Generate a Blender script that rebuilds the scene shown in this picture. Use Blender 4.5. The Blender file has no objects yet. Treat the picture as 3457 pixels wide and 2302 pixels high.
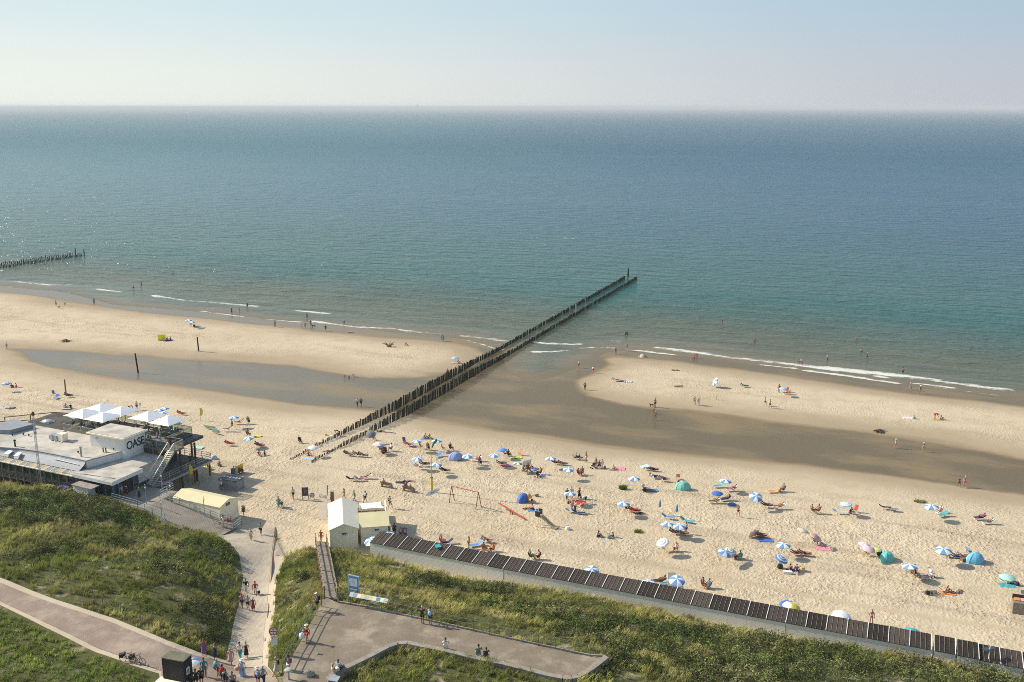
import bpy, bmesh, math, random
import numpy as np
from mathutils import Vector, Matrix, Euler
random.seed(7); rng = np.random.default_rng(7)
D = bpy.data; SC = bpy.context.scene; COL = SC.collection
R = math.radians
# ---------------------------------------------------------------- camera model (photo 3457x2302)
F_, HZ, CY, CX, H = 3300., 360., 1151., 1728.5, 55.
PITCH = math.atan((CY - HZ) / F_)
def W(px, py, z=0.):
    px = np.asarray(px, float); py = np.asarray(py, float)
    dx = (px - CX) / F_; dy = -(py - CY) / F_
    y = math.cos(PITCH) + dy * math.sin(PITCH); zz = -math.sin(PITCH) + dy * math.cos(PITCH)
    t = (z - H) / zz
    return dx * t, y * t
CR = {'K1': (0, 1300, 2.6133), 'K2': (0, 1700, 2.6044), 'K3': (800, 1700, 2.6044), 'K4': (900, 1300, 2.6133),
      'K5': (1700, 1300, 2.6133), 'K6': (2557, 1300, 2.6133), 'K7': (1700, 1700, 2.6044), 'K8': (2557, 1700, 2.6044),
      'K9': (0, 800, 2.355), 'KA': (900, 850, 2.355), 'KB': (1800, 900, 2.851), 'KC': (2557, 900, 2.6167), 'PX': (0, 0, 1.),
      'B1': (640, 2140, 6.542), 'B2': (900, 2130, 7.85)}
def px(c, x, y):
    o = CR[c]; return o[0] + x / o[2], o[1] + y / o[2]
def pxl(c, *pts): return [px(c, *p) for p in pts]
# ---------------------------------------------------------------- materials
MATS = {}
def newmat(name):
    m = D.materials.new(name); m.use_nodes = True; nt = m.node_tree
    for n in list(nt.nodes): nt.nodes.remove(n)
    out = nt.nodes.new('ShaderNodeOutputMaterial'); MATS[name] = m
    return m, nt, out
def N(nt, t, ins=None, **kw):
    n = nt.nodes.new(t)
    for k, v in kw.items(): setattr(n, k, v)
    if ins:
        for k, v in ins.items():
            if isinstance(v, bpy.types.NodeSocket): nt.links.new(v, n.inputs[k])
            else: n.inputs[k].default_value = v
    return n
def math_(nt, op, a, b=None, c=None, clamp=False):
    n = nt.nodes.new('ShaderNodeMath'); n.operation = op; n.use_clamp = clamp
    for i, v in enumerate((a, b, c)):
        if v is None: continue
        if isinstance(v, bpy.types.NodeSocket): nt.links.new(v, n.inputs[i])
        else: n.inputs[i].default_value = v
    return n.outputs[0]
def mixc(nt, f, a, b, mode='MIX'):
    n = nt.nodes.new('ShaderNodeMix'); n.data_type = 'RGBA'; n.blend_type = mode
    for s, v in ((n.inputs[0], f), (n.inputs[6], a), (n.inputs[7], b)):
        if isinstance(v, bpy.types.NodeSocket): nt.links.new(v, s)
        else: s.default_value = v if not isinstance(v, tuple) or len(v) == 4 else (*v, 1)
    return n.outputs[2]
def ramp(nt, fac, lo, hi):      # smooth 0..1 between lo and hi
    n = nt.nodes.new('ShaderNodeMapRange'); n.interpolation_type = 'SMOOTHSTEP'
    if isinstance(fac, bpy.types.NodeSocket): nt.links.new(fac, n.inputs[0])
    n.inputs[1].default_value = lo; n.inputs[2].default_value = hi
    return n.outputs[0]
def noise(nt, vec, scale, detail=3, rough=.55, dist=0.):
    n = N(nt, 'ShaderNodeTexNoise', {'Vector': vec, 'Scale': scale, 'Detail': detail, 'Roughness': rough, 'Distortion': dist})
    return n.outputs[0]
def mapv(nt, vec, sc=(1, 1, 1), rot=(0, 0, 0)):
    return N(nt, 'ShaderNodeMapping', {'Vector': vec, 'Scale': sc, 'Rotation': rot}).outputs[0]
def plain(name, col, rough=.6, metal=0., var=.12, nscale=3., bump=0., spec=.4):
    m, nt, out = newmat(name)
    co = N(nt, 'ShaderNodeTexCoord').outputs['Object']
    n1 = noise(nt, co, nscale, 4)
    lo = tuple(c * (1 - var) for c in col); hi = tuple(min(1, c * (1 + var)) for c in col)
    c = mixc(nt, ramp(nt, n1, .3, .7), lo, hi)
    b = N(nt, 'ShaderNodeBsdfPrincipled', {'Base Color': c, 'Roughness': rough, 'Metallic': metal, 'Specular IOR Level': spec})
    if bump: nt.links.new(N(nt, 'ShaderNodeBump', {'Height': noise(nt, co, nscale * 6, 3), 'Strength': bump, 'Distance': .05}).outputs[0], b.inputs['Normal'])
    nt.links.new(b.outputs[0], out.inputs[0]); return m
def objcol(name, rough=.8, sss=0., var=.10, nscale=9.):
    m, nt, out = newmat(name)
    oc = N(nt, 'ShaderNodeObjectInfo').outputs['Color']
    co = N(nt, 'ShaderNodeTexCoord').outputs['Object']
    n1 = noise(nt, co, nscale, 2)
    k = N(nt, 'ShaderNodeMapRange', {0: n1, 1: .3, 2: .7, 3: 1 - var, 4: 1 + var}).outputs[0]
    c = N(nt, 'ShaderNodeVectorMath', {0: oc, 'Scale': k}, operation='SCALE').outputs[0]
    b = N(nt, 'ShaderNodeBsdfPrincipled', {'Base Color': c, 'Roughness': rough, 'Specular IOR Level': .3})
    nt.links.new(b.outputs[0], out.inputs[0]); return m
M_CLOTH = objcol('cloth'); M_SKIN = objcol('skin', .55, var=.05); M_PAINT = objcol('paint', .45, var=.08)
M_CANVAS = objcol('canvas', .75, var=.04, nscale=2.)
M_WHITE = plain('white_canvas', (.78, .78, .76), .8, var=.04)
M_WPAINT = plain('white_paint', (.70, .685, .64), .5, var=.06, nscale=1.2)
M_METAL = plain('galvanised_metal', (.36, .40, .42), .45, .5, .15)
M_DARK = plain('dark_metal', (.035, .035, .04), .5, .2)
M_WOOD = plain('weathered_wood', (.22, .185, .135), .85, var=.25, nscale=2.5, bump=.3)
M_BWOOD = plain('brown_wood', (.20, .11, .06), .8, var=.25, nscale=3, bump=.3)
M_RED = plain('red_paint', (.42, .10, .04), .6, var=.15)
M_YEL = plain('yellow_paint', (.55, .42, .03), .5, var=.1)
M_GLASS = plain('tinted_glass', (.03, .05, .055), .12, var=.1, spec=.8)
M_BLACK = plain('black_rubber', (.02, .02, .022), .7)
M_CREAM = plain('cream_paint', (.84, .765, .56), .7, var=.05, nscale=.8)
M_YROOF = plain('pale_yellow_roof', (.62, .55, .31), .65, var=.05, nscale=.6)
M_ZINC = plain('zinc_sheet', (.23, .245, .26), .6, 0., .12, 1.5)
M_ROOFB = plain('roof_membrane', (.43, .395, .325), .8, var=.24, nscale=.5)
M_ROCK = plain('grey_rock', (.22, .22, .19), .85, var=.35, nscale=2, bump=.6)
M_CONC = plain('concrete', (.27, .235, .19), .85, var=.15, nscale=1.5, bump=.2)
# ---------------------------------------------------------------- mesh builder
class MB:
    def __init__(s): s.v = []; s.f = []; s.m = []
    def add(s, vs, fs, mi=0):
        o = len(s.v); s.v += [tuple(map(float, v)) for v in vs]
        for f in fs: s.f.append(tuple(i + o for i in f)); s.m.append(mi)
        return s
    def box(s, c, d, rz=0., mi=0, M=None):
        hx, hy, hz = d[0] / 2, d[1] / 2, d[2] / 2; ca, sa = math.cos(rz), math.sin(rz); vs = []
        for z in (-hz, hz):
            for x, y in ((-hx, -hy), (hx, -hy), (hx, hy), (-hx, hy)):
                if M is not None: p = M @ Vector((x, y, z)); vs.append((c[0] + p.x, c[1] + p.y, c[2] + p.z))
                else: vs.append((c[0] + x * ca - y * sa, c[1] + x * sa + y * ca, c[2] + z))
        return s.add(vs, [(3, 2, 1, 0), (4, 5, 6, 7), (0, 1, 5, 4), (1, 2, 6, 5), (2, 3, 7, 6), (3, 0, 4, 7)], mi)
    def bar(s, a, b, w, h=None, mi=0):
        a = Vector(a); b = Vector(b); d = b - a; L = d.length
        if L < 1e-6: return s
        q = d.to_track_quat('Y', 'Z').to_matrix()
        return s.box((a + b) / 2, (w, L, h or w), M=q, mi=mi)
    def tube(s, a, b, r0, r1=None, n=6, mi=0):
        a = Vector(a); b = Vector(b); d = b - a
        if d.length < 1e-6: return s
        r1 = r0 if r1 is None else r1; q = d.to_track_quat('Z', 'Y').to_matrix(); vs = []
        for p, r in ((a, r0), (b, r1)):
            for i in range(n):
                t = 2 * math.pi * i / n; e = q @ Vector((math.cos(t) * r, math.sin(t) * r, 0)); vs.append(p + e)
        fs = [(i, (i + 1) % n, n + (i + 1) % n, n + i) for i in range(n)] + [tuple(range(n - 1, -1, -1)), tuple(range(n, 2 * n))]
        return s.add(vs, fs, mi)
    def path(s, pts, r, n=6, mi=0):
        for a, b in zip(pts[:-1], pts[1:]): s.tube(a, b, r, r, n, mi)
        return s
    def prism(s, poly, z0, z1, mi=0, mt=None):
        n = len(poly); a = sum(poly[i][0] * poly[(i + 1) % n][1] - poly[(i + 1) % n][0] * poly[i][1] for i in range(n))
        if a < 0: poly = poly[::-1]
        zf0 = z0 if callable(z0) else (lambda x, y: z0); zf1 = z1 if callable(z1) else (lambda x, y: z1)
        vs = [(x, y, zf0(x, y)) for x, y in poly] + [(x, y, zf1(x, y)) for x, y in poly]
        s.add(vs, [(i, (i + 1) % n, n + (i + 1) % n, n + i) for i in range(n)] + [tuple(range(n - 1, -1, -1))], mi)
        o = len(s.v) - 2 * n; s.f.append(tuple(range(o + n, o + 2 * n))); s.m.append(mi if mt is None else mt)
        return s
    def lathe(s, prof, n=10, c=(0, 0, 0), mi=0, cap=True):
        vs = [(c[0] + r * math.cos(2 * math.pi * i / n), c[1] + r * math.sin(2 * math.pi * i / n), c[2] + z) for r, z in prof for i in range(n)]
        k = len(prof)
        fs = [(j * n + i, j * n + (i + 1) % n, (j + 1) * n + (i + 1) % n, (j + 1) * n + i) for j in range(k - 1) for i in range(n)]
        if cap: fs += [tuple(range(n - 1, -1, -1)), tuple(range((k - 1) * n, k * n))]
        return s.add(vs, fs, mi)
    def ell(s, c, r, n=8, k=5, mi=0):
        prof = [(max(.02, math.sin(math.pi * j / k)), -math.cos(math.pi * j / k)) for j in range(k + 1)]
        vs = [(c[0] + r[0] * q * math.cos(2 * math.pi * i / n), c[1] + r[1] * q * math.sin(2 * math.pi * i / n), c[2] + r[2] * z) for q, z in prof for i in range(n)]
        fs = [(j * n + i, j * n + (i + 1) % n, (j + 1) * n + (i + 1) % n, (j + 1) * n + i) for j in range(k) for i in range(n)]
        return s.add(vs, fs + [tuple(range(n - 1, -1, -1)), tuple(range(k * n, (k + 1) * n))], mi)
    def mesh(s, name, mats, smooth=False):
        me = D.meshes.new(name); me.from_pydata(s.v, [], s.f); me.update()
        for m in (mats if isinstance(mats, (list, tuple)) else [mats]): me.materials.append(m)
        me.polygons.foreach_set('material_index', s.m)
        if smooth: me.polygons.foreach_set('use_smooth', [True] * len(s.f))
        return me
    def build(s, name, mats, parent=None, smooth=False, color=None, loc=None, rz=0.):
        return obj(name, s.mesh(name, mats, smooth), parent, color, loc, rz)
def obj(name, me, parent=None, color=None, loc=None, rz=0.):
    o = D.objects.new(name, me); COL.objects.link(o)
    if parent is not None: o.parent = parent
    if color is not None: o.color = (*color[:3], 1)
    if loc is not None: o.location = loc
    if rz: o.rotation_euler = (0, 0, rz)
    return o
def tag(o, label=None, cat=None, group=None, kind=None):
    for k, v in (('label', label), ('category', cat), ('group', group), ('kind', kind)):
        if v: o[k] = v
    return o
def empty(name, loc=(0, 0, 0), rz=0., label=None, cat=None, group=None):
    o = D.objects.new(name, None); COL.objects.link(o); o.location = loc; o.rotation_euler = (0, 0, rz)
    o.empty_display_size = .2
    return tag(o, label, cat, group)
CHC0 = {}
def copy_tree(o, parent=None):
    c = o.copy(); COL.objects.link(c); c.parent = parent
    if o.name not in CHC0: CHC0[o.name] = list(o.children)
    for ch in CHC0[o.name]: copy_tree(ch, c)
    return c
def npmesh(name, V, Fq, mats, attrs=None, smooth=False):
    me = D.meshes.new(name); V = np.asarray(V, np.float32); Fq = np.asarray(Fq, np.int32); k = Fq.shape[1]
    me.vertices.add(len(V)); me.vertices.foreach_set('co', V.ravel())
    me.loops.add(Fq.size); me.loops.foreach_set('vertex_index', Fq.ravel())
    me.polygons.add(len(Fq)); me.polygons.foreach_set('loop_start', np.arange(0, Fq.size, k, dtype=np.int32))
    me.polygons.foreach_set('loop_total', np.full(len(Fq), k, np.int32))
    me.update(calc_edges=True)
    for a, d in (attrs or {}).items():
        at = me.attributes.new(a, 'FLOAT', 'POINT'); at.data.foreach_set('value', np.asarray(d, np.float32))
    for m in (mats if isinstance(mats, (list, tuple)) else [mats]): me.materials.append(m)
    if smooth: me.polygons.foreach_set('use_smooth', np.ones(len(Fq), bool))
    return me
# ---------------------------------------------------------------- polygon tools
def seg_dist(X, Y, P, closed=True):
    P = np.asarray(P, float); Q = np.roll(P, -1, 0) if closed else P[1:]; A = P if closed else P[:-1]
    d = np.full(X.shape, 1e9)
    for (ax, ay), (bx, by) in zip(A, Q):
        vx, vy = bx - ax, by - ay; L = vx * vx + vy * vy + 1e-9
        t = np.clip(((X - ax) * vx + (Y - ay) * vy) / L, 0, 1)
        d = np.minimum(d, np.hypot(X - ax - t * vx, Y - ay - t * vy))
    return d
def inside(X, Y, P):
    P = np.asarray(P, float); r = np.zeros(X.shape, bool)
    for (ax, ay), (bx, by) in zip(P, np.roll(P, -1, 0)):
        if ay == by: continue
        c = ((ay > Y) != (by > Y)) & (X < (bx - ax) * (Y - ay) / (by - ay) + ax); r ^= c
    return r
def sdf(X, Y, P):      # positive inside
    d = seg_dist(X, Y, P); return np.where(inside(X, Y, P), d, -d)
def wpoly(pts, z):
    a = np.array(pts, float); zz = a[:, 2] if a.shape[1] > 2 else z
    x, y = W(a[:, 0], a[:, 1], zz); return np.stack([x, y], 1)
def sst(x, a, b):
    t = np.clip((x - a) / (b - a), 0, 1); return t * t * (3 - 2 * t)
# coast frame
CA = R(-22.4); UX, UY = math.cos(CA), math.sin(CA); VX, VY = -UY, UX
def to_st(x, y): return x * UX + y * UY, x * VX + y * VY
def from_st(s, t): return s * UX + t * VX, s * UY + t * VY
# ---------------------------------------------------------------- plan of the place
EDGE = pxl('PX', (-700, 1110), (-300, 1135), (0, 1162), (42, 1174), (76, 1191), (106, 1216), (170, 1237), (255, 1252), (382, 1271), (510, 1288), (637, 1305), (764, 1324), (900, 1345), (1027, 1364), (1155, 1374), (1303, 1383), (1440, 1408), (1589, 1434), (1700, 1453), (1853, 1468), (2006, 1495), (2159, 1514), (2312, 1530), (2465, 1545), (2600, 1558), (2710, 1564), (2901, 1591), (3054, 1610), (3208, 1633), (3361, 1656), (3457, 1669), (4300, 1790))
BARL = pxl('PX', (-700, 930), (-200, 975), (0, 985), (106, 995), (191, 1008), (297, 1025), (382, 1040), (510, 1055), (679, 1072), (849, 1091), (1000, 1104), (1070, 1117), (1197, 1126), (1325, 1139), (1452, 1147), (1562, 1160), (1618, 1175), (1641, 1200), (1618, 1230), (1575, 1245), (1516, 1258), (1410, 1275), (1325, 1278), (1240, 1275), (1155, 1264), (1087, 1253), (1000, 1236), (849, 1225), (722, 1220), (594, 1214), (488, 1201), (382, 1199), (297, 1189), (191, 1184), (90, 1178), (30, 1176), (-60, 1185), (-700, 1160))
BARR = pxl('PX', (1940, 1286), (1968, 1272), (2017, 1251), (2053, 1226), (2035, 1209), (2081, 1202), (2168, 1207), (2291, 1217), (2396, 1233), (2502, 1245), (2600, 1260), (2710, 1277), (2863, 1297), (3016, 1320), (3168, 1338), (3321, 1353), (3457, 1369), (4300, 1470), (4300, 1660), (3457, 1553), (3322, 1526), (3169, 1499), (3016, 1476), (2863, 1453), (2710, 1438), (2600, 1425), (2431, 1398), (2326, 1386), (2203, 1381), (2116, 1368), (2046, 1352), (1982, 1335), (1951, 1314))
SHORE = pxl('PX', (-700, 918), (-200, 955), (0, 966), (106, 976), (212, 985), (300, 1006), (382, 1029), (531, 1040), (722, 1057), (900, 1079), (1000, 1087), (1100, 1094), (1197, 1105), (1325, 1122), (1452, 1130), (1554, 1143), (1643, 1168), (1694, 1185), (1700, 1215), (1722, 1262), (1800, 1288), (1880, 1270), (1951, 1240), (2010, 1212), (2045, 1190), (2116, 1183), (2273, 1198), (2396, 1212), (2557, 1232), (2710, 1251), (2863, 1271), (3016, 1294), (3207, 1317), (3359, 1336), (3457, 1347), (4300, 1440))
pE = wpoly(EDGE, -.9); pBL = wpoly(BARL, -.85); pBR = wpoly(BARR, -.85); pS = wpoly(SHORE, -1.)
def seaward(line):
    a, b = line[0], line[-1]; u = np.array([UX, UY]) * 9000; v = np.array([VX, VY]) * 9000
    return np.vstack([a - u, line, b + u, b + u + v, a - u + v])
def wetf(x, y): return np.minimum(sdf(x, y, seaward(pE)), np.minimum(-sdf(x, y, pBL), -sdf(x, y, pBR)))
def seaf(x, y): return sdf(x, y, seaward(pS))
# inland (dunes, ramp, promenade): control points px,py,z
DUNE = [(-200, 1650, 4.2), (0, 1652, 4.2), (150, 1655, 4.2), (250, 1672, 4.1), (400, 1702, 3.9), (480, 1733, 3.5), (560, 1768, 2.9), (640, 1797, 2.3), (720, 1812, 1.5),
 (-200, 1625, 2), (0, 1630, 2.), (250, 1648, 2.), (400, 1680, 1.9), (520, 1722, 1.7), (600, 1765, 1.6), (690, 1795, 1.3),
 (0, 1800, 6.0), (300, 1850, 5.8), (600, 1850, 4.2), (740, 1870, 3.4), (818, 1925, 2.1), (803, 2046, 3.6), (772, 2161, 5.3), (762, 2210, 6.2), (-200, 1800, 6.2), (-200, 1950, 8.4),
 (0, 1965, 8.6), (192, 2038, 8.7), (384, 2101, 8.8), (568, 2178, 8.8), (665, 2220, 8.5), (0, 2034, 8.7), (326, 2195, 8.8), (545, 2265, 8.8), (0, 2200, 9.), (200, 2302, 9.2), (0, 2400, 9.2), (500, 2400, 9), (-200, 2200, 9),
 (300, 1950, 7.6), (500, 1980, 6.9), (650, 2050, 6.3), (690, 2130, 6.9), (600, 1950, 6.1), (450, 1800, 4.7), (750, 2050, 5.2), (735, 1960, 4.3),
 (923, 1785, 1.1), (723, 1801, 1.2), (926, 1811, 1.2), (870, 1900, 1.6), (911, 1950, 1.9), (850, 2000, 2.5), (905, 2050, 3.2), (850, 2090, 3.9), (889, 2168, 5.4), (830, 2160, 5.2), (886, 2226, 6.9), (820, 2240, 6.7), (830, 2302, 8.3), (900, 2302, 8.6), (740, 2302, 8.7), (850, 2400, 9.0),
 (990, 1872, 1.6), (1045, 1848, 1.4), (1000, 1950, 3.9), (955, 2000, 3.9), (1050, 1950, 4.8), (1075, 2010, 8.2), (1010, 2100, 7.6), (945, 2100, 5.4), (960, 2190, 8.2), (918, 2230, 7.4), (960, 2260, 8.9),
 (1138, 2034, 9.2), (1300, 2066, 9.2), (1652, 2143, 9.2), (1815, 2180, 9.2), (1992, 2213, 9.2), (1300, 2150, 9.2), (1100, 2200, 9.2), (1000, 2250, 9.2), (1150, 2302, 9.2), (1000, 2400, 9.2),
 (1400, 2240, 9.5), (1600, 2290, 9.5), (1200, 2330, 9.1), (1900, 2330, 9.5), (2050, 2250, 9.1), (1500, 2400, 9.5),
 (1130, 1850, 1.6), (1255, 1868, 1.8), (1368, 1895, 1.9), (1453, 1932, 2.0), (1587, 1950, 2.1), (1800, 1975, 2.2), (1969, 2005, 2.2), (2161, 2046, 2.2), (2391, 2093, 2.2), (2557, 2130, 2.3), (2800, 2170, 2.3), (3056, 2207, 2.3), (3457, 2284, 2.3), (3800, 2340, 2.3),
 (1250, 1950, 5.2), (1170, 1920, 3.6), (1120, 1900, 2.6), (1400, 2000, 6.2), (1600, 2050, 6.8), (1800, 2090, 7.0), (2000, 2130, 7.0), (2120, 2200, 8.2), (2300, 2190, 6.9), (2300, 2302, 8.8), (2600, 2210, 5.6), (2600, 2302, 7.6), (2900, 2260, 4.8), (3000, 2330, 6.), (3300, 2330, 4.4), (3500, 2350, 3.6), (2600, 2420, 8.5), (3100, 2450, 7.5), (2100, 2420, 9)]
dp = np.array(DUNE); dX, dY = W(dp[:, 0], dp[:, 1], dp[:, 2]); dZ = dp[:, 2]
def _k(r): return r * r * np.log(r + 1e-9)
_n = len(dX); _A = np.zeros((_n + 3, _n + 3)); _A[:_n, :_n] = _k(np.hypot(dX[:, None] - dX, dY[:, None] - dY)) + np.eye(_n) * .6
_A[:_n, _n] = 1; _A[:_n, _n + 1] = dX / 30; _A[:_n, _n + 2] = dY / 30; _A[_n:, :_n] = _A[:_n, _n:].T
_w = np.linalg.solve(_A, np.concatenate([dZ, [0, 0, 0]]))
def dune_z(x, y):
    sh = np.shape(x); x = np.ravel(x); y = np.ravel(y); o = np.empty(x.shape)
    for i in range(0, len(x), 20000):
        a, b = x[i:i + 20000], y[i:i + 20000]
        o[i:i + 20000] = _k(np.hypot(a[:, None] - dX, b[:, None] - dY)) @ _w[:_n] + _w[_n] + _w[_n + 1] * a / 30 + _w[_n + 2] * b / 30
    return np.clip(o.reshape(sh), .8, 10.)
INL = [(-900, 1600, 2), (0, 1628, 2.), (250, 1646, 2.), (400, 1678, 1.9), (520, 1720, 1.7), (600, 1763, 1.6), (700, 1797, 1.3), (723, 1799, 1.2), (923, 1781, 1.1), (940, 1811, 1.2), (960, 1870, 1.5), (1030, 1840, 1.4), (1130, 1840, 1.6), (1255, 1866, 1.8), (1368, 1893, 1.9), (1587, 1947, 2.1), (1969, 2000, 2.2), (2161, 2040, 2.2), (2557, 2123, 2.3), (3056, 2202, 2.3), (3457, 2279, 2.3), (4600, 2500, 2.3)]
_i = wpoly(INL, 0); pINL = np.vstack([_i, [90, 15], [-130, 15]])
PAV_O = np.array([-55.19, 131.86]); PAV_A = R(-24.3)
def beach_z(x, y):
    w = wetf(x, y); s = seaf(x, y)
    d = np.maximum(-w, 0); inb = np.maximum(sdf(x, y, pBL), sdf(x, y, pBR)) > 0
    zb = -.93 + .055 * np.minimum(d, 7) * (1 - .0) ; zb = np.where(inb, zb, -.93 + .058 * np.minimum(d, 26) + .012 * np.clip(d - 26, 0, 40))
    zw = -.93 - .012 * np.minimum(np.maximum(w, 0), 5)
    z = np.where(w > 0, zw, zb)
    return np.where(s > -1.5, np.minimum(z, -1.0 - .05 * np.clip(s, -1.2, 60)), z)
def ground(x, y):
    x = np.asarray(x, float); y = np.asarray(y, float)
    return beach_z(x, y) + (dune_z(x, y) - beach_z(x, y)) * sst(sdf(x, y, pINL), -.8, 1.2)
def G(c, x, y, dz=0.):     # photo point -> point on the ground (plus dz above it)
    X, Y = px(c, x, y); z = 0.5
    for _ in range(6):
        a, b = W(X, Y, z + dz); z = float(ground(np.array([a]), np.array([b]))[0])
    return Vector((float(a), float(b), z))
def Wz(c, x, y, z):
    X, Y = px(c, x, y); a, b = W(X, Y, z); return Vector((float(a), float(b), z))
# ================================================================ GROUND
ds = .8
S_, T_ = np.meshgrid(np.arange(-300, 200, ds), np.arange(-20, 300, .7)); gx, gy = from_st(S_, T_)
wet = wetf(gx, gy); sea = seaf(gx, gy); inl = sdf(gx, gy, pINL)
gz = ground(gx, gy)
TRACK = pxl('K4', (1150, 1110), (1500, 1170), (1900, 1260), (2352, 1380)) + pxl('K7', (200, 345), (800, 455), (1400, 560), (2344, 720)) + pxl('K8', (400, 785), (900, 880), (1500, 985), (2344, 1115), (2900, 1210))
trk = seg_dist(gx, gy, wpoly(TRACK, 1.), False)
PATH2 = pxl('K4', (0, 870), (300, 940), (560, 985), (700, 1010)) ; pth = seg_dist(gx, gy, wpoly(PATH2, .9), False)
nr, nc = gx.shape; idx = np.arange(nr * nc).reshape(nr, nc)
FQ = np.stack([idx[:-1, :-1], idx[:-1, 1:], idx[1:, 1:], idx[1:, :-1]], -1).reshape(-1, 4)
# real footprints / hummocks in the loose sand
def vnoise(x, y, s, seed):
    r = np.random.default_rng(seed); g = r.random((64, 64)); xf = x / s; yf = y / s; i = np.floor(xf).astype(int); j = np.floor(yf).astype(int); u = xf - i; v = yf - j
    u = u * u * (3 - 2 * u); v = v * v * (3 - 2 * v)
    a = g[i % 64, j % 64]; b = g[(i + 1) % 64, j % 64]; c = g[i % 64, (j + 1) % 64]; d = g[(i + 1) % 64, (j + 1) % 64]
    return (a * (1 - u) + b * u) * (1 - v) + (c * (1 - u) + d * u) * v
dry = sst(-wet, 9, 20) * sst(-inl, -1, 1)
gz = np.where(sdf(gx, gy, wpoly(pxl('K3', (880, 868), (1535, 1000), (2344, 1180)) + pxl('K7', (850, 1350), (905, 1348), (770, 1450), (660, 1512), (520, 1524), (0, 1399)) + pxl('K3', (1800, 1278), (1410, 1223), (1180, 1330), (830, 1520), (900, 1700), (420, 1700), (490, 1330), (790, 826)), 9.5)) > -.5, np.minimum(gz, 9.2), gz)
gz = gz + dry * ((vnoise(gx, gy, 9, 1) - .5) * .30 + (vnoise(gx, gy, 3.1, 2) - .5) * .12) * sst(trk, 1, 3)
m, nt, out = newmat('ground_sand')
geo = N(nt, 'ShaderNodeNewGeometry').outputs['Position']
A = lambda n: N(nt, 'ShaderNodeAttribute', attribute_name=n).outputs['Fac']
wt, inn, tk, dd, p2_ = A('wet'), A('inl'), A('trk'), A('dry'), A('pth')
rot = mapv(nt, geo, rot=(0, 0, -CA))
big = noise(nt, geo, .035, 4); med = noise(nt, geo, .35, 4); fine = noise(nt, geo, 3.5, 3)
strk = noise(nt, mapv(nt, rot, (.03, .35, .3)), 1., 4)
wtn = math_(nt, 'ADD', wt, math_(nt, 'MULTIPLY', math_(nt, 'SUBTRACT', noise(nt, geo, .25, 4), .5), 1.6))
wetmask = ramp(nt, wtn, -1.2, .9)
dampedge = ramp(nt, math_(nt, 'ADD', wtn, math_(nt, 'MULTIPLY', math_(nt, 'SUBTRACT', strk, .5), 7.)), -5.5, .3)
# footprints: dents
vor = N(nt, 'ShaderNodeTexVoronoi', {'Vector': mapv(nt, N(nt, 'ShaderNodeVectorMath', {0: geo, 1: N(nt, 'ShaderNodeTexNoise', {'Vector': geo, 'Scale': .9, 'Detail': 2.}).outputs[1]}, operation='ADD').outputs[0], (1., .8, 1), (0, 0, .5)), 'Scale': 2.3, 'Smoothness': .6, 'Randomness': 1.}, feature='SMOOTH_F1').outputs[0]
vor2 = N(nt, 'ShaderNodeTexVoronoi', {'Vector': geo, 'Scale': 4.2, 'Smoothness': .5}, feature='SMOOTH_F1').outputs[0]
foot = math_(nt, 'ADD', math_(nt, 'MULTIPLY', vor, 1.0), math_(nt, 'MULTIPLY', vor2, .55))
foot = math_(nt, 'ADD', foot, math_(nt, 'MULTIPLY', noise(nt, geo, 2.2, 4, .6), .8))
tkm = math_(nt, 'MULTIPLY', ramp(nt, math_(nt, 'ADD', tk, math_(nt, 'MULTIPLY', fine, .5)), .35, 1.1), ramp(nt, math_(nt, 'ADD', p2_, math_(nt, 'MULTIPLY', fine, .5)), .8, 1.6))
clump = ramp(nt, noise(nt, geo, .09, 3), .35, .62)
fmask = math_(nt, 'MULTIPLY', math_(nt, 'MULTIPLY', dd, tkm), math_(nt, 'ADD', math_(nt, 'MULTIPLY', math_(nt, 'MULTIPLY', clump, ramp(nt, noise(nt, geo, .45, 3), .3, .6)), .65), .38))
barm = math_(nt, 'MULTIPLY', ramp(nt, wt, -2., -9.), math_(nt, 'SUBTRACT', 1., dd)); 
fm2 = math_(nt, 'MULTIPLY', barm, math_(nt, 'MULTIPLY', ramp(nt, noise(nt, geo, .06, 3), .42, .6), .55))
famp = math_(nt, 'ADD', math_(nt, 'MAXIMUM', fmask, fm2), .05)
# colours
dryc = mixc(nt, ramp(nt, big, .3, .7), (.49, .397, .262), (.545, .45, .305))
dryc = mixc(nt, math_(nt, 'MULTIPLY', ramp(nt, med, .45, .7), .35), dryc, (.38, .295, .20))
dryc = mixc(nt, math_(nt, 'MULTIPLY', ramp(nt, strk, .52, .66), math_(nt, 'MULTIPLY', dd, .4)), dryc, (.30, .235, .165))
dryc = mixc(nt, math_(nt, 'MULTIPLY', math_(nt, 'SUBTRACT', 1., tkm), .55), dryc, (.44, .34, .21))
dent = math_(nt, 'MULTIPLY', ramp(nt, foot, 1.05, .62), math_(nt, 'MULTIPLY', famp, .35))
dryc = mixc(nt, dent, dryc, (.30, .225, .15))
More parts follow.
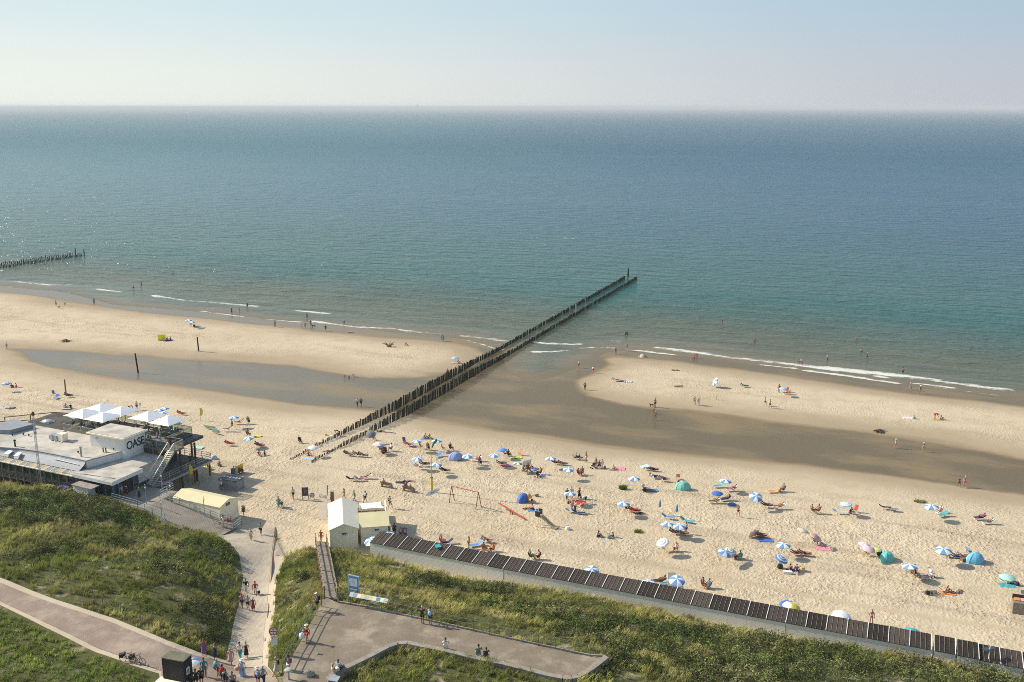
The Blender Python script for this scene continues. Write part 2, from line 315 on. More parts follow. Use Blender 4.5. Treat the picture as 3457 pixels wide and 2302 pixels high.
# wrack lines between pool and dry sand
wl = noise(nt, mapv(nt, rot, (.045, .55, .3)), 1., 5, .65, .6)
wzone = math_(nt, 'MULTIPLY', ramp(nt, wt, -24., -13.), ramp(nt, wt, -1., -5.)); wzone = math_(nt, 'MULTIPLY', wzone, math_(nt, 'SUBTRACT', 1., ramp(nt, tk, -1, -.5)))
dryc = mixc(nt, math_(nt, 'MULTIPLY', math_(nt, 'MULTIPLY', ramp(nt, wl, .51, .62), wzone), .65), dryc, (.20, .145, .10))
dampc = mixc(nt, med, (.20, .145, .085), (.27, .205, .125))
wide = math_(nt, 'MULTIPLY', ramp(nt, math_(nt, 'ADD', wtn, math_(nt, 'MULTIPLY', math_(nt, 'SUBTRACT', noise(nt, mapv(nt, rot, (.3, 1, 1)), .06, 4), .5), 16.)), -13., -1.), .6)
c1 = mixc(nt, math_(nt, 'MAXIMUM', math_(nt, 'MULTIPLY', dampedge, .85), wide), dryc, dampc)
pool = noise(nt, mapv(nt, rot, (.35, .9, 1)), .12, 5, .6)
wetc = mixc(nt, ramp(nt, pool, .46, .66), (.135, .100, .050), (.215, .160, .085))
c2 = mixc(nt, wetmask, c1, wetc)
gsoil = mixc(nt, ramp(nt, noise(nt, geo, .5, 4), .56, .72), (.085, .088, .032), (.33, .27, .18))
vegm = ramp(nt, inn, -.6, .8)
c3 = mixc(nt, vegm, c2, gsoil)
rough = N(nt, 'ShaderNodeMapRange', {0: wetmask, 1: 0., 2: 1., 3: .9, 4: .28}).outputs[0]
rough = math_(nt, 'ADD', rough, math_(nt, 'MULTIPLY', math_(nt, 'MULTIPLY', ramp(nt, pool, .5, .66), wetmask), .2))
rip = noise(nt, mapv(nt, rot, (1.1, 3.0, 1)), .9, 4, .6)
hh = math_(nt, 'ADD', math_(nt, 'MULTIPLY', math_(nt, 'MULTIPLY', foot, famp), .15), math_(nt, 'MULTIPLY', rip, .035))
b1 = N(nt, 'ShaderNodeBump', {'Height': hh, 'Strength': .9, 'Distance': 1.}).outputs[0]
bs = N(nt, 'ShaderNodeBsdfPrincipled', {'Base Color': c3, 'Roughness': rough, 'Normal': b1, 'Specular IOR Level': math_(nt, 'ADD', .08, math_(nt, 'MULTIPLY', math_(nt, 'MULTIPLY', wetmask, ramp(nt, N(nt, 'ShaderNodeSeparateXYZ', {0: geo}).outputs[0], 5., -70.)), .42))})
nt.links.new(bs.outputs[0], out.inputs[0])
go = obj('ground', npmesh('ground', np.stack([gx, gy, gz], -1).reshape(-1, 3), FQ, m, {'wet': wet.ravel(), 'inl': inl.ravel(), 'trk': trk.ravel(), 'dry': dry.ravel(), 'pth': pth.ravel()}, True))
tag(go, kind='structure')
# ================================================================ SEA
def grow(a, step, k, n):
    o = []; 
    for _ in range(n): step *= k; a += step; o.append(a)
    return o
tt = list(np.arange(150, 300, .6)); tt += grow(300, .6, 1.075, 118); tt = np.array(tt)
ss = np.arange(-300, 190, 1.1); e = np.array(grow(0, 1.1, 1.22, 48)); ss = np.concatenate([ss[0] - e[::-1], ss, ss[-1] + e])
SS, TT = np.meshgrid(ss, tt); sx, sy = from_st(SS, TT)
shore = seaf(sx, sy); shore[np.hypot(SS, TT) > 900] = 500
FO = [(1.2, pxl('PX', (55, 951), (174, 962), (229, 961))), (1.1, pxl('PX', (520, 997), (637, 1014), (756, 1023), (866, 1034))), (.8, pxl('PX', (325, 976), (378, 982), (408, 985))),
 (1.0, pxl('PX', (998, 1047), (1070, 1054), (1117, 1059))), (1.1, pxl('PX', (1057, 1084), (1197, 1103), (1329, 1109))), (1.0, pxl('PX', (1350, 1113), (1414, 1122), (1494, 1128))), (.9, pxl('PX', (1554, 1132), (1707, 1151))),
 (.6, pxl('PX', (680, 1050), (850, 1073), (1000, 1087))), (.5, pxl('PX', (1554, 1143), (1643, 1168), (1694, 1181))), (.9, pxl('PX', (1804, 1155), (1847, 1159))), (.9, pxl('PX', (1867, 1160), (1954, 1162))),
 (.7, pxl('PX', (1800, 1188), (1870, 1186), (1916, 1182))), (.6, pxl('PX', (1954, 1175), (2017, 1172), (2081, 1175))), (.7, pxl('PX', (2066, 1149), (2095, 1152))),
 (1.25, pxl('PX', (2214, 1172), (2291, 1181), (2361, 1191), (2431, 1202), (2502, 1210), (2600, 1221), (2691, 1231), (2825, 1246), (2970, 1261), (3130, 1278), (3283, 1301), (3409, 1315))),
 (.8, pxl('PX', (2147, 1182), (2273, 1198))), (.7, pxl('PX', (2557, 1229), (2680, 1243))), (.9, pxl('PX', (2716, 1252), (2863, 1270), (3030, 1294))), (.7, pxl('PX', (3088, 1294), (3218, 1309))), (.8, pxl('PX', (2962, 1270), (2990, 1275)))]
foam = np.zeros(SS.shape); near = (np.abs(SS) < 320) & (TT < 330)
xs, ys = sx[near], sy[near]; fv = np.zeros(xs.shape)
for wd, ln in FO:
    d = seg_dist(xs, ys, wpoly(ln, -1.), False); fv = np.maximum(fv, np.clip(1.15 - d / (wd * 1.55), 0, 1))
foam[near] = fv
ln = wpoly(SHORE, -1.); fs = np.clip(1 - np.abs(seaf(xs, ys) - .6) / .6, 0, 1) * .55 * sst(np.hypot(xs - W(1770, 1240, -1)[0], ys - W(1770, 1240, -1)[1]), 14, 20); ff = foam[near]; foam[near] = np.maximum(ff, fs)
sz = np.full(SS.shape, -1.)
# low swells rolling in, in real geometry
dsh = np.clip(shore, 0, 500)
swell = np.sin((dsh + 3.2 * vnoise(SS, TT, 38, 5) * 2) * 2 * math.pi / 9.5) * .10 * sst(dsh, 2, 12) * (1 - sst(dsh, 55, 110)) * (.35 + vnoise(SS, TT, 26, 6))
sz = sz + swell
nr, nc = SS.shape; idx = np.arange(nr * nc).reshape(nr, nc)
FQ = np.stack([idx[:-1, :-1], idx[:-1, 1:], idx[1:, 1:], idx[1:, :-1]], -1).reshape(-1, 4)
keep = (shore.ravel()[FQ].max(1) > -2.2); FQ = FQ[keep]
m, nt, out = newmat('sea_water')
A = lambda n: N(nt, 'ShaderNodeAttribute', attribute_name=n).outputs['Fac']
sh, fo = A('shore'), A('foam')
geo = N(nt, 'ShaderNodeNewGeometry').outputs['Position']
rot = mapv(nt, geo, rot=(0, 0, -CA))
far = N(nt, 'ShaderNodeMapRange', {0: N(nt, 'ShaderNodeSeparateXYZ', {0: rot}).outputs[1], 1: 250., 2: 1400., 3: 0., 4: 1.}); far.interpolation_type = 'SMOOTHSTEP'; far = far.outputs[0]
w1 = noise(nt, mapv(nt, rot, (.28, 1.0, 1)), .9, 3, .6, .3)
w2 = noise(nt, mapv(nt, rot, (.35, 1.0, 1), (0, 0, .25)), .22, 4, .6, .2)
w3 = noise(nt, mapv(nt, rot, (.5, 1., 1)), 3.2, 3, .6)
patch = noise(nt, mapv(nt, rot, (.22, 1, 1)), .012, 5, .6)
shn = math_(nt, 'ADD', sh, math_(nt, 'MULTIPLY', math_(nt, 'SUBTRACT', noise(nt, mapv(nt, rot, (.3, 1, 1)), .05, 4), .5), 30.))
cA = mixc(nt, ramp(nt, shn, 0., 14.), (.175, .138, .085), (.090, .100, .062))
cA = mixc(nt, ramp(nt, shn, 14., 85.), cA, (.018, .094, .084))
sunside = ramp(nt, N(nt, 'ShaderNodeSeparateXYZ', {0: geo}).outputs[0], 260., -420.)  # brighter teal towards the sun side, scattered sunlight put into the water colour
cA = mixc(nt, ramp(nt, shn, 70., 330.), cA, mixc(nt, sunside, (.006, .070, .122), (.014, .104, .128)))
cA = mixc(nt, ramp(nt, shn, 300., 2500.), cA, mixc(nt, sunside, (.004, .056, .142), (.012, .098, .142)))
cA = mixc(nt, math_(nt, 'MULTIPLY', ramp(nt, patch, .45, .65), .22), cA, (.04, .115, .12))
fnz = ramp(nt, math_(nt, 'ADD', math_(nt, 'MULTIPLY', noise(nt, mapv(nt, rot, (.35, 1.3, 1)), .9, 8, .85), .65), math_(nt, 'MULTIPLY', noise(nt, mapv(nt, rot, (.6, 1, 1)), .09, 3), .35)), .36, .62); fn = math_(nt, 'SUBTRACT', fo, math_(nt, 'MULTIPLY', fnz, 1.05))
fm = math_(nt, 'MULTIPLY', ramp(nt, fn, -.02, .42), .9)
cA = mixc(nt, fm, cA, (.66, .66, .58))
hgt = math_(nt, 'ADD', math_(nt, 'MULTIPLY', w1, .55), math_(nt, 'ADD', math_(nt, 'MULTIPLY', w2, 2.2), math_(nt, 'MULTIPLY', w3, .05)))
amp = N(nt, 'ShaderNodeMapRange', {0: sh, 1: 0., 2: 40., 3: .04, 4: 1.}).outputs[0]
hgt = math_(nt, 'MULTIPLY', hgt, amp)
bst = N(nt, 'ShaderNodeMapRange', {0: far, 1: 0., 2: 1., 3: 1., 4: .8}).outputs[0]
bmp = N(nt, 'ShaderNodeBump', {'Height': hgt, 'Strength': bst, 'Distance': 1.}).outputs[0]
rg = N(nt, 'ShaderNodeMapRange', {0: far, 3: .16, 4: .34}).outputs[0]
rg = math_(nt, 'ADD', rg, math_(nt, 'MULTIPLY', fm, .5))
bs = N(nt, 'ShaderNodeBsdfPrincipled', {'Base Color': cA, 'Roughness': rg, 'Normal': bmp, 'IOR': 1.33, 'Specular IOR Level': math_(nt, 'MULTIPLY', N(nt, 'ShaderNodeMapRange', {0: far, 3: .13, 4: .05}).outputs[0], ramp(nt, sh, -2., 9.))})
nt.links.new(bs.outputs[0], out.inputs[0])
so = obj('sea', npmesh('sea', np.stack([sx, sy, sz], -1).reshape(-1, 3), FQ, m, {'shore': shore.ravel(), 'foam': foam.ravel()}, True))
tag(so, kind='structure')
# ================================================================ SKY, SUN, HAZE, CAMERA
SUN_AZ = R(-72.); SUN_EL = R(33.)     # sun to the left of the view, azimuth from +Y
wd = D.worlds.new('World'); SC.world = wd; wd.use_nodes = True; nt = wd.node_tree
for n in list(nt.nodes): nt.nodes.remove(n)
sky = N(nt, 'ShaderNodeTexSky', sky_type='NISHITA', sun_disc=False, sun_elevation=SUN_EL, sun_rotation=SUN_AZ, altitude=0., air_density=1.0, dust_density=1.2, ozone_density=1.5)
SDX, SDY = math.sin(SUN_AZ), math.cos(SUN_AZ)
dirv = N(nt, 'ShaderNodeTexCoord').outputs['Generated']; sep = N(nt, 'ShaderNodeSeparateXYZ', {0: dirv})
g_ = math_(nt, 'ADD', math_(nt, 'MULTIPLY', sep.outputs[0], SDX), math_(nt, 'MULTIPLY', sep.outputs[1], SDY))
g_ = ramp(nt, g_, -.28, .80)
el = sep.outputs[2]; K = 1 / .15
k3 = lambda *c: tuple(v * K for v in c)
hor = mixc(nt, g_, k3(.37, .395, .44), k3(.62, .645, .60))
six = mixc(nt, g_, k3(.285, .40, .49), k3(.47, .58, .61))
skn = noise(nt, mapv(nt, dirv, (1., 1., 9.)), 1.6, 3, .5)
hz2 = mixc(nt, ramp(nt, math_(nt, 'ADD', el, math_(nt, 'MULTIPLY', math_(nt, 'SUBTRACT', skn, .5), .03)), .015, .125), hor, six)
skc = mixc(nt, ramp(nt, el, .12, .75), hz2, sky.outputs[0])
bg = N(nt, 'ShaderNodeBackground', {'Color': skc, 'Strength': .15}); ow = nt.nodes.new('ShaderNodeOutputWorld'); nt.links.new(bg.outputs[0], ow.inputs[0])
sl = D.lights.new('sun', 'SUN'); sl.energy = 4.5; sl.angle = R(.53); sl.color = (1., .915, .775); s_ = D.objects.new('sun', sl); COL.objects.link(s_)
sd = Vector((math.sin(SUN_AZ) * math.cos(SUN_EL), math.cos(SUN_AZ) * math.cos(SUN_EL), math.sin(SUN_EL)))
s_.rotation_euler = sd.to_track_quat('Z', 'Y').to_euler(); s_.location = sd * 200
hz = MB().box((0, 29000, 29.), (124000, 60000, 66.))
m, nt, out = newmat('haze_air')
pv = N(nt, 'ShaderNodeVolumePrincipled', {'Color': (.76, .80, .82, 1), 'Density': 1.25e-4, 'Anisotropy': .0}); nt.links.new(pv.outputs[0], out.inputs[1])
m.cycles.homogeneous_volume = True; tag(hz.build('haze', m), kind='stuff')
cam = D.cameras.new('camera'); co = D.objects.new('camera', cam); COL.objects.link(co); SC.camera = co
cam.sensor_width = 36.; cam.sensor_fit = 'HORIZONTAL'; cam.lens = 36. * F_ / 3457.; cam.clip_start = .5; cam.clip_end = 90000
co.location = (0, 0, H); co.rotation_euler = (R(90) - PITCH, 0, 0)
SC.view_settings.view_transform = 'Standard'; SC.view_settings.look = 'None'; SC.view_settings.gamma = 1; SC.view_settings.exposure = .5
SC.cycles.use_denoising = False; SC.cycles.filter_width = .9; SC.cycles.pixel_filter_type = 'BLACKMAN_HARRIS'
try: SC.cycles.denoising_prefilter = 'ACCURATE'; SC.cycles.denoising_input_passes = 'RGB_ALBEDO_NORMAL'
except Exception: pass
SC.render.resolution_x = 1024; SC.render.resolution_y = 682
SC.cycles.max_bounces = 6; SC.cycles.volume_bounces = 0
# ================================================================ PAVED GROUND AND PROMENADE STRUCTURES
def paving(name, c1, c2, brick=None, rotz=0., sandy=.5, ns=.5):
    m, nt, out = newmat(name)
    geo = N(nt, 'ShaderNodeNewGeometry').outputs['Position']
    c = mixc(nt, ramp(nt, noise(nt, geo, .6, 5), .35, .65), c1, c2)
    if brick:
        bt = N(nt, 'ShaderNodeTexBrick', {'Vector': mapv(nt, geo, rot=(0, 0, rotz)), 'Color1': (.9, .9, .9, 1), 'Color2': (1.1, 1.1, 1.1, 1), 'Mortar': (.6, .6, .6, 1), 'Scale': 1., 'Mortar Size': .012, 'Brick Width': brick, 'Row Height': brick * .5}).outputs[0]
        c = mixc(nt, .8, c, bt, 'MULTIPLY')
    sd = math_(nt, 'MULTIPLY', ramp(nt, noise(nt, geo, ns, 6, .7), .52 - .1 * sandy, .72 - .1 * sandy), sandy)
    c = mixc(nt, sd, c, (.46, .385, .275))
    bmp = N(nt, 'ShaderNodeBump', {'Height': noise(nt, geo, 4., 4), 'Strength': .35, 'Distance': .06}).outputs[0]
    b = N(nt, 'ShaderNodeBsdfPrincipled', {'Base Color': c, 'Roughness': .9, 'Specular IOR Level': .2, 'Normal': bmp}); nt.links.new(b.outputs[0], out.inputs[0]); return m
M_PLAZA = paving('plaza_asphalt', (.215, .172, .12), (.255, .208, .15), .22, .3, .42, .3)
M_BRICK = paving('brick_path', (.275, .205, .155), (.32, .25, .19), .2, .6, .35, .3)
M_RAMP = paving('ramp_slabs', (.36, .305, .23), (.42, .36, .275), .6, 1.2, .75, .5)
M_SANDM = paving('blown_sand', (.44, .365, .26), (.48, .40, .29), None, 0, .5, .4)
def sheet(name, poly, mat, dz, step=.8, flat=None, kind='structure'):      # a paved sheet that follows the ground, with a thin edge
    P = np.array(poly); x0, y0 = P.min(0) - step; x1, y1 = P.max(0) + step
    bm = bmesh.new(); vs = [bm.verts.new((x, y, 0)) for x, y in poly]; bm.faces.new(vs)
    for ax, lo, hi in ((0, x0, x1), (1, y0, y1)):
        v = lo
        while v < hi:
            co_ = (v, 0, 0) if ax == 0 else (0, v, 0); no = (1, 0, 0) if ax == 0 else (0, 1, 0)
            bmesh.ops.bisect_plane(bm, geom=bm.verts[:] + bm.edges[:] + bm.faces[:], plane_co=co_, plane_no=no); v += step
    for f in bm.faces:
        if f.normal.z < 0: f.normal_flip()
    e = [x for x in bm.edges if x.is_boundary]; r = bmesh.ops.extrude_edge_only(bm, edges=e); low = {v for v in r['geom'] if isinstance(v, bmesh.types.BMVert)}
    bm.verts.ensure_lookup_table(); X = np.array([v.co.x for v in bm.verts]); Y = np.array([v.co.y for v in bm.verts])
    Z = ground(X, Y) + dz if flat is None else np.full(X.shape, flat)
    for v, z in zip(bm.verts, Z): v.co.z = z - (.6 if v in low else 0)
    bmesh.ops.recalc_face_normals(bm, faces=bm.faces)
    me = D.meshes.new(name); bm.to_mesh(me); bm.free(); me.materials.append(mat)
    return tag(obj(name, me), kind=kind)
PLZ = 9.5
plaza_px = pxl('K3', (880, 868), (1000, 890), (1145, 915), (1270, 945), (1535, 1000), (1800, 1060), (2080, 1122), (2344, 1180)) + pxl('K7', (305, 1248), (600, 1313), (850, 1350), (905, 1348), (830, 1405), (770, 1450), (700, 1490), (660, 1512), (600, 1524), (520, 1524), (380, 1497), (200, 1449), (0, 1399)) + pxl('K3', (2150, 1361), (1800, 1278), (1600, 1238), (1500, 1219), (1410, 1223), (1330, 1252), (1180, 1330), (1000, 1418), (860, 1488), (830, 1520), (900, 1700), (420, 1700), (400, 1530), (440, 1440), (490, 1330), (560, 1215), (640, 1060), (760, 850), (790, 826))
plaza_poly = wpoly(plaza_px, PLZ)
sheet('plaza', plaza_poly, M_PLAZA, 0, 50, flat=PLZ)
def gw(pts):      # follow the ground: list of crop points -> world xy
    return [tuple(G(c, x, y)[:2]) for c, x, y in pts]
pathp = [('K2', x, y) for x, y in ((-900, 330), (0, 700), (500, 893), (1000, 1058), (1480, 1258), (1720, 1348), (2000, 1420), (2330, 1440), (2500, 1700), (1420, 1700), (1420, 1478), (1160, 1388), (850, 1272), (400, 1052), (0, 862), (-900, 480))]
sheet('brick_path', gw(pathp), M_BRICK, .10)
sandm = gw([('K2', x, y) for x, y in ((-900, 290), (0, 655), (500, 850), (1000, 1012), (1480, 1212), (1740, 1310), (2000, 1390), (2330, 1420), (2500, 1690), (1420, 1690), (1400, 1498), (1160, 1425), (850, 1312), (400, 1092), (0, 892), (-900, 520))])
sheet('sand_verge', sandm, M_SANDM, .05)
rsand = gw([('K3', x, y) for x, y in ((322, 290), (330, 292), (425, 470), (395, 560), (352, 660), (335, 900), (305, 1150), (270, 1440), (300, 1480), (220, 1480), (225, 1220), (255, 940), (284, 650), (292, 480))])
sheet('sand_strip', rsand, M_SANDM, .04)
ramp_pts = [('K1', 1890, 1310), ('K3', 40, 215), ('K3', 328, 212), ('K3', 326, 290), ('K3', 300, 480), ('K3', 290, 650), ('K3', 262, 940), ('K3', 232, 1220), ('K3', 226, 1370), ('K3', 222, 1430), ('K2', 1990, 1410), ('K2', 2000, 1300), ('K2', 2040, 1130), ('K2', 2100, 900), ('K2', 2140, 650), ('K2', 2100, 440), ('K2', 1990, 330)]
sheet('ramp_path', gw(ramp_pts), M_RAMP, .06, .6)
sheet('boardwalk_mat', gw([('K3', 712, 30), ('K3', 735, -170), ('K3', 790, -170), ('K3', 790, 300), ('K3', 705, 300), ('K3', 735, 170)]), M_SANDM, .03, .6)
sheet('footpath', gw([('K4', 0, 862), ('K4', 150, 892), ('K4', 300, 925), ('K4', 440, 950), ('K4', 560, 985), ('K4', 560, 1010), ('K4', 420, 985), ('K4', 270, 950), ('K4', 120, 912), ('K4', 0, 885)]), M_SANDM, .03, .6)
# low retaining wall round the southern plaza edge
def wall_strip(name, pts, w, z0, z1, mat, label, cat='wall', capm=None):
    mb = MB(); n = len(pts)
    for i in range(n - 1):
        a = Vector((*pts[i], 0)); b = Vector((*pts[i + 1], 0)); d = (b - a).normalized(); nn = Vector((-d.y, d.x, 0)) * w / 2; e = d * .02
        q = [(a - nn)[:2], (b - nn)[:2], (b + nn)[:2], (a + nn)[:2]]
        mb.prism(q, z0, z1)
    o = mb.build(name, mat); tag(o, label, cat)
    c = MB()
    for i in range(n - 1):
        a = Vector((*pts[i], 0)); b = Vector((*pts[i + 1], 0)); d = (b - a).normalized(); nn = Vector((-d.y, d.x, 0)) * (w / 2 + .04)
        c.prism([(a - nn)[:2], (b - nn)[:2], (b + nn)[:2], (a + nn)[:2]], z1 + .002, z1 + .07)
    c.build('coping', capm or M_CONC, o); return o
wl_px = pxl('K7', (905, 1345), (830, 1405), (770, 1450), (700, 1492), (660, 1514), (600, 1528), (520, 1528), (380, 1500), (200, 1452), (0, 1402)) + pxl('K3', (2150, 1365), (1800, 1282), (1600, 1242), (1500, 1221), (1410, 1225), (1330, 1254), (1180, 1332), (1000, 1420), (860, 1492), (812, 1520), (830, 1600), (850, 1700))
wl = [tuple(p) for p in wpoly(wl_px, PLZ + .33)]
wall_strip('retaining_wall', wl, .42, PLZ - 2.2, PLZ + .30, M_CONC, 'low curved concrete wall edging the south side of the paved viewing platform')
# ---- railings
def railing(name, pts, label, h=1.1, nr=2, r=.022, pr=.03, mat=M_METAL, spacing=None, cat='railing', group=None, flat=None, postw=False):
    t = empty(name, (*pts[0][:2], pts[0][2]), 0, label, cat, group); o0 = Vector(pts[0]); P = [Vector(p) for p in pts]
    posts = []
    if spacing:
        for a, b in zip(P[:-1], P[1:]):
            k = max(1, round((b - a).length / spacing)); posts += [a.lerp(b, i / k) for i in range(k)]
        posts.append(P[-1])
    else: posts = P
    for p in posts:
        mb = MB(); q = p - o0
        if postw: mb.box(q + Vector((0, 0, h / 2 - .15)), (pr * 2.4, pr * 2.4, h + .5))
        else: mb.tube(q - Vector((0, 0, .3)), q + Vector((0, 0, h)), pr, pr, 6)
        mb.build('post', mat, t)
    for k in range(nr):
        z = h - k * (h - .25) / nr; mb = MB()
        for a, b in zip(P[:-1], P[1:]): mb.tube(a - o0 + Vector((0, 0, z)), b - o0 + Vector((0, 0, z)), r, r, 6)
        mb.build('rail', mat, t)
    return t
M_RAILG = plain('olive_steel', (.17, .18, .13), .5, .4, .15)
rail_r = [Wz('K3', 890, 872, PLZ)] + [Wz('K3', x, y, PLZ) for x, y in ((1000, 890), (1145, 915), (1270, 945), (1400, 975), (1535, 1003), (1668, 1032), (1800, 1062), (1940, 1092), (2080, 1123), (2220, 1155))] + [Wz('K7', x, y, PLZ) for x, y in ((20, 1187), (160, 1217), (305, 1249), (455, 1280), (600, 1313), (760, 1343), (900, 1352))]
railing('platform_railing', rail_r, 'long olive steel railing along the seaward edge of the viewing platform', mat=M_RAILG)
rail_l = [Wz('K3', x, y, PLZ) for x, y in ((745, 905), (668, 980), (627, 1052), (545, 1205), (487, 1300), (400, 1468))]
railing('platform_railing', rail_l, 'olive steel railing between the grassy wedge and the viewing platform', mat=M_RAILG, r=.035, pr=.04)
kb = MB()
for a, b in zip(rail_r[:-1], rail_r[1:]): kb.bar(a + Vector((0, .16, .05)), b + Vector((0, .16, .05)), .14, .12)
tag(kb.build('kerb', M_CONC), 'low concrete kerb under the seaward railing of the viewing platform', 'kerb')
# ---- wooden stairway down to the beach
A0, A1 = Wz('K3', 770, 822, PLZ), Wz('K3', 885, 838, PLZ); B0, B1 = Wz('K3', 692, 335, 1.5), Wz('K3', 790, 345, 1.5)
st = empty('beach_stairway', (0, 0, 0), 0, 'steep grey wooden stairway with rails from platform down to the sand', 'stairway')
mb = MB(); n = 44
for i in range(n):
    f = i / n; a = A0.lerp(B0, f); b = A1.lerp(B1, f); a2 = A0.lerp(B0, f + .82 / n); b2 = A1.lerp(B1, f + .82 / n); z = a.z
    mb.add([(a.x, a.y, z), (b.x, b.y, z), (b2.x, b2.y, z), (a2.x, a2.y, z), (a.x, a.y, z - .07), (b.x, b.y, z - .07), (b2.x, b2.y, z - .07), (a2.x, a2.y, z - .07)], [(0, 1, 2, 3)[::-1], (4, 5, 6, 7), (0, 1, 5, 4), (1, 2, 6, 5), (2, 3, 7, 6), (3, 0, 4, 7)])
mb.build('tread', M_WOOD, st)
for p, q in ((A0, B0), (A1, B1)):
    MB().bar(p - Vector((0, 0, .14)), q - Vector((0, 0, .14)), .08, .25).build('stringer', M_WOOD, st)
    rm = MB()
    for hz_ in (.55, 1.05): rm.bar(p + Vector((0, 0, hz_)), q + Vector((0, 0, hz_)), .10, .07)
    rm.build('handrail', M_WOOD, st)
    for i in range(11):
        c = p.lerp(q, i / 10); MB().tube(c - Vector((0, 0, 1.0)), c + Vector((0, 0, 1.15)), .085, .075, 7).build('post', M_BWOOD, st)
# ================================================================ BEACH CABINS
cf = [Wz('PX', x, y, 3.5) for x, y in ((1282, 1796), (1700, 1877), (2150, 1960), (2600, 2044), (3145, 2143.5))]
M_CWALL = plain('cabin_board', (.37, .375, .35), .8, var=.10, nscale=.9, bump=.1)
def siding():
    m, nt, out = newmat('cabin_siding'); co = N(nt, 'ShaderNodeTexCoord').outputs['Object']
    w = N(nt, 'ShaderNodeTexWave', {'Vector': mapv(nt, co, rot=(0, R(90), 0)), 'Scale': 1.9, 'Distortion': 0.}).outputs[1]
    c = mixc(nt, ramp(nt, w, .80, .97), (.82, .79, .69), (.62, .60, .52)); c = mixc(nt, math_(nt, 'MULTIPLY', ramp(nt, noise(nt, co, .7, 4), .4, .7), .3), c, (.68, .62, .50))
    b = N(nt, 'ShaderNodeBsdfPrincipled', {'Base Color': c, 'Roughness': .75, 'Specular IOR Level': .25}); nt.links.new(b.outputs[0], out.inputs[0]); return m
M_SIDE = siding()
M_FELT = plain('roof_felt', (.050, .040, .032), .95, var=.3, nscale=6, bump=.4, spec=.05)
nt_ = M_FELT.node_tree; pb_ = [n for n in nt_.nodes if n.type == 'BSDF_PRINCIPLED'][0]; lk_ = pb_.inputs['Base Color'].links[0].from_socket
nt_.links.new(N(nt_, 'ShaderNodeVectorMath', {0: lk_, 'Scale': N(nt_, 'ShaderNodeMapRange', {0: N(nt_, 'ShaderNodeObjectInfo').outputs['Random'], 3: .65, 4: 1.7}).outputs[0]}, operation='SCALE').outputs[0], pb_.inputs['Base Color'])
M_BATT = plain('grey_batten', (.24, .215, .18), .8, var=.15)
cw = 2.0; CDIR = Vector((UX, UY, 0)); CNRM = Vector((VX, VY, 0))
def make_cabin():
    t = empty('beach_cabin'); b = MB(); dz0, zb, zf = 0., 2.12, 2.5     # local x along row, y seaward (depth 0..2.35)
    b.prism([(.0, 0), (cw - .012, 0), (cw - .012, 2.3), (.0, 2.3)], -.8, lambda x, y: zb + (zf - zb) * y / 2.3); b.build('wall', M_SIDE, t)
    r = MB(); r.prism([(.03, -.06), (cw - .08, -.06), (cw - .08, 2.42), (.03, 2.42)], lambda x, y: zb + .004 + (zf - zb) * y / 2.3, lambda x, y: zb + .055 + (zf - zb) * y / 2.3); ro = r.build('roof', M_FELT, t)
    for k in (1, 2, 3):
        x = .0 + k * (cw - .05) / 4; q = MB(); q.prism([(x - .014, -.07), (x + .014, -.07), (x + .014, 2.43), (x - .014, 2.43)], lambda x, y: zb + .057 + (zf - zb) * y / 2.3, lambda x, y: zb + .10 + (zf - zb) * y / 2.3); q.build('batten', M_BATT, ro)
    q = MB(); q.prism([(cw - .055, -.08), (cw + .005, -.08), (cw + .005, 2.44), (cw - .055, 2.44)], lambda x, y: zb + .03 + (zf - zb) * y / 2.3, lambda x, y: zb + .13 + (zf - zb) * y / 2.3); q.build('bargeboard', M_WPAINT, t)
    d = MB().box((cw / 2, 2.33, .95), (.8, .05, 1.9)).build('door', M_WPAINT, t); MB().tube((cw / 2 + .3, 2.36, 1.), (cw / 2 + .3, 2.42, 1.), .02).build('handle', M_DARK, d)
    return t
cab0 = make_cabin(); tot = sum((b - a).length for a, b in zip(cf[:-1], cf[1:])); ncab = 32
def cab_at(s):
    for a, b in zip(cf[:-1], cf[1:]):
        L = (b - a).length
        if s <= L or b is cf[-1]: return a.lerp(b, s / L), math.atan2(b.y - a.y, b.x - a.x)
        s -= L
sc = tot / ncab
def cab_label(i):
    if i == 0: return 'felt roofed beach cabin at the hut end of the long row, blue white parasol beside'
    if i == 10: return 'beach cabin in the long row nearest behind the pair of green deck chairs'
    return 'white walled beach cabin with dark felt roof inside the long row'
for i in range(ncab):
    p, a = cab_at(i * sc); o = cab0 if i == 0 else copy_tree(cab0)
    n_ = Vector((-math.sin(a), math.cos(a), 0)); q = p - n_ * 2.35
    o.location = (q.x, q.y, 1.0); o.rotation_euler = (0, 0, a); o.scale = (sc / cw, 1, 1)
    tag(o, cab_label(i), 'beach cabin', 'beach cabins in the long row behind the dune')
for i, (fx, fy, dx, lab) in enumerate(((3154, 2145, 0, 'first separate cabin after the long row, narrow gap on both sides'), (3231, 2160, 0, 'second separate cabin beside a wide weathered gap board'), (3302, 2172, 0, 'beach cabin with a black shadow triangle on its stepped roof'), (3376, 2186, 0, 'faded brown roofed cabin behind the thin white mast'), (3452, 2199, 0, 'last cabin at the right edge of the view'))):
    o = copy_tree(cab0); p = Wz('PX', fx, fy, 3.5); a = R(-22.); n_ = Vector((-math.sin(a), math.cos(a), 0)); q = p - n_ * 2.35
    o.location = (q.x, q.y, 1.0 - (.12 if i >= 2 else 0)); o.rotation_euler = (0, 0, a); o.scale = (.97, 1, 1); tag(o, lab, 'beach cabin', 'beach cabins east of the gap')
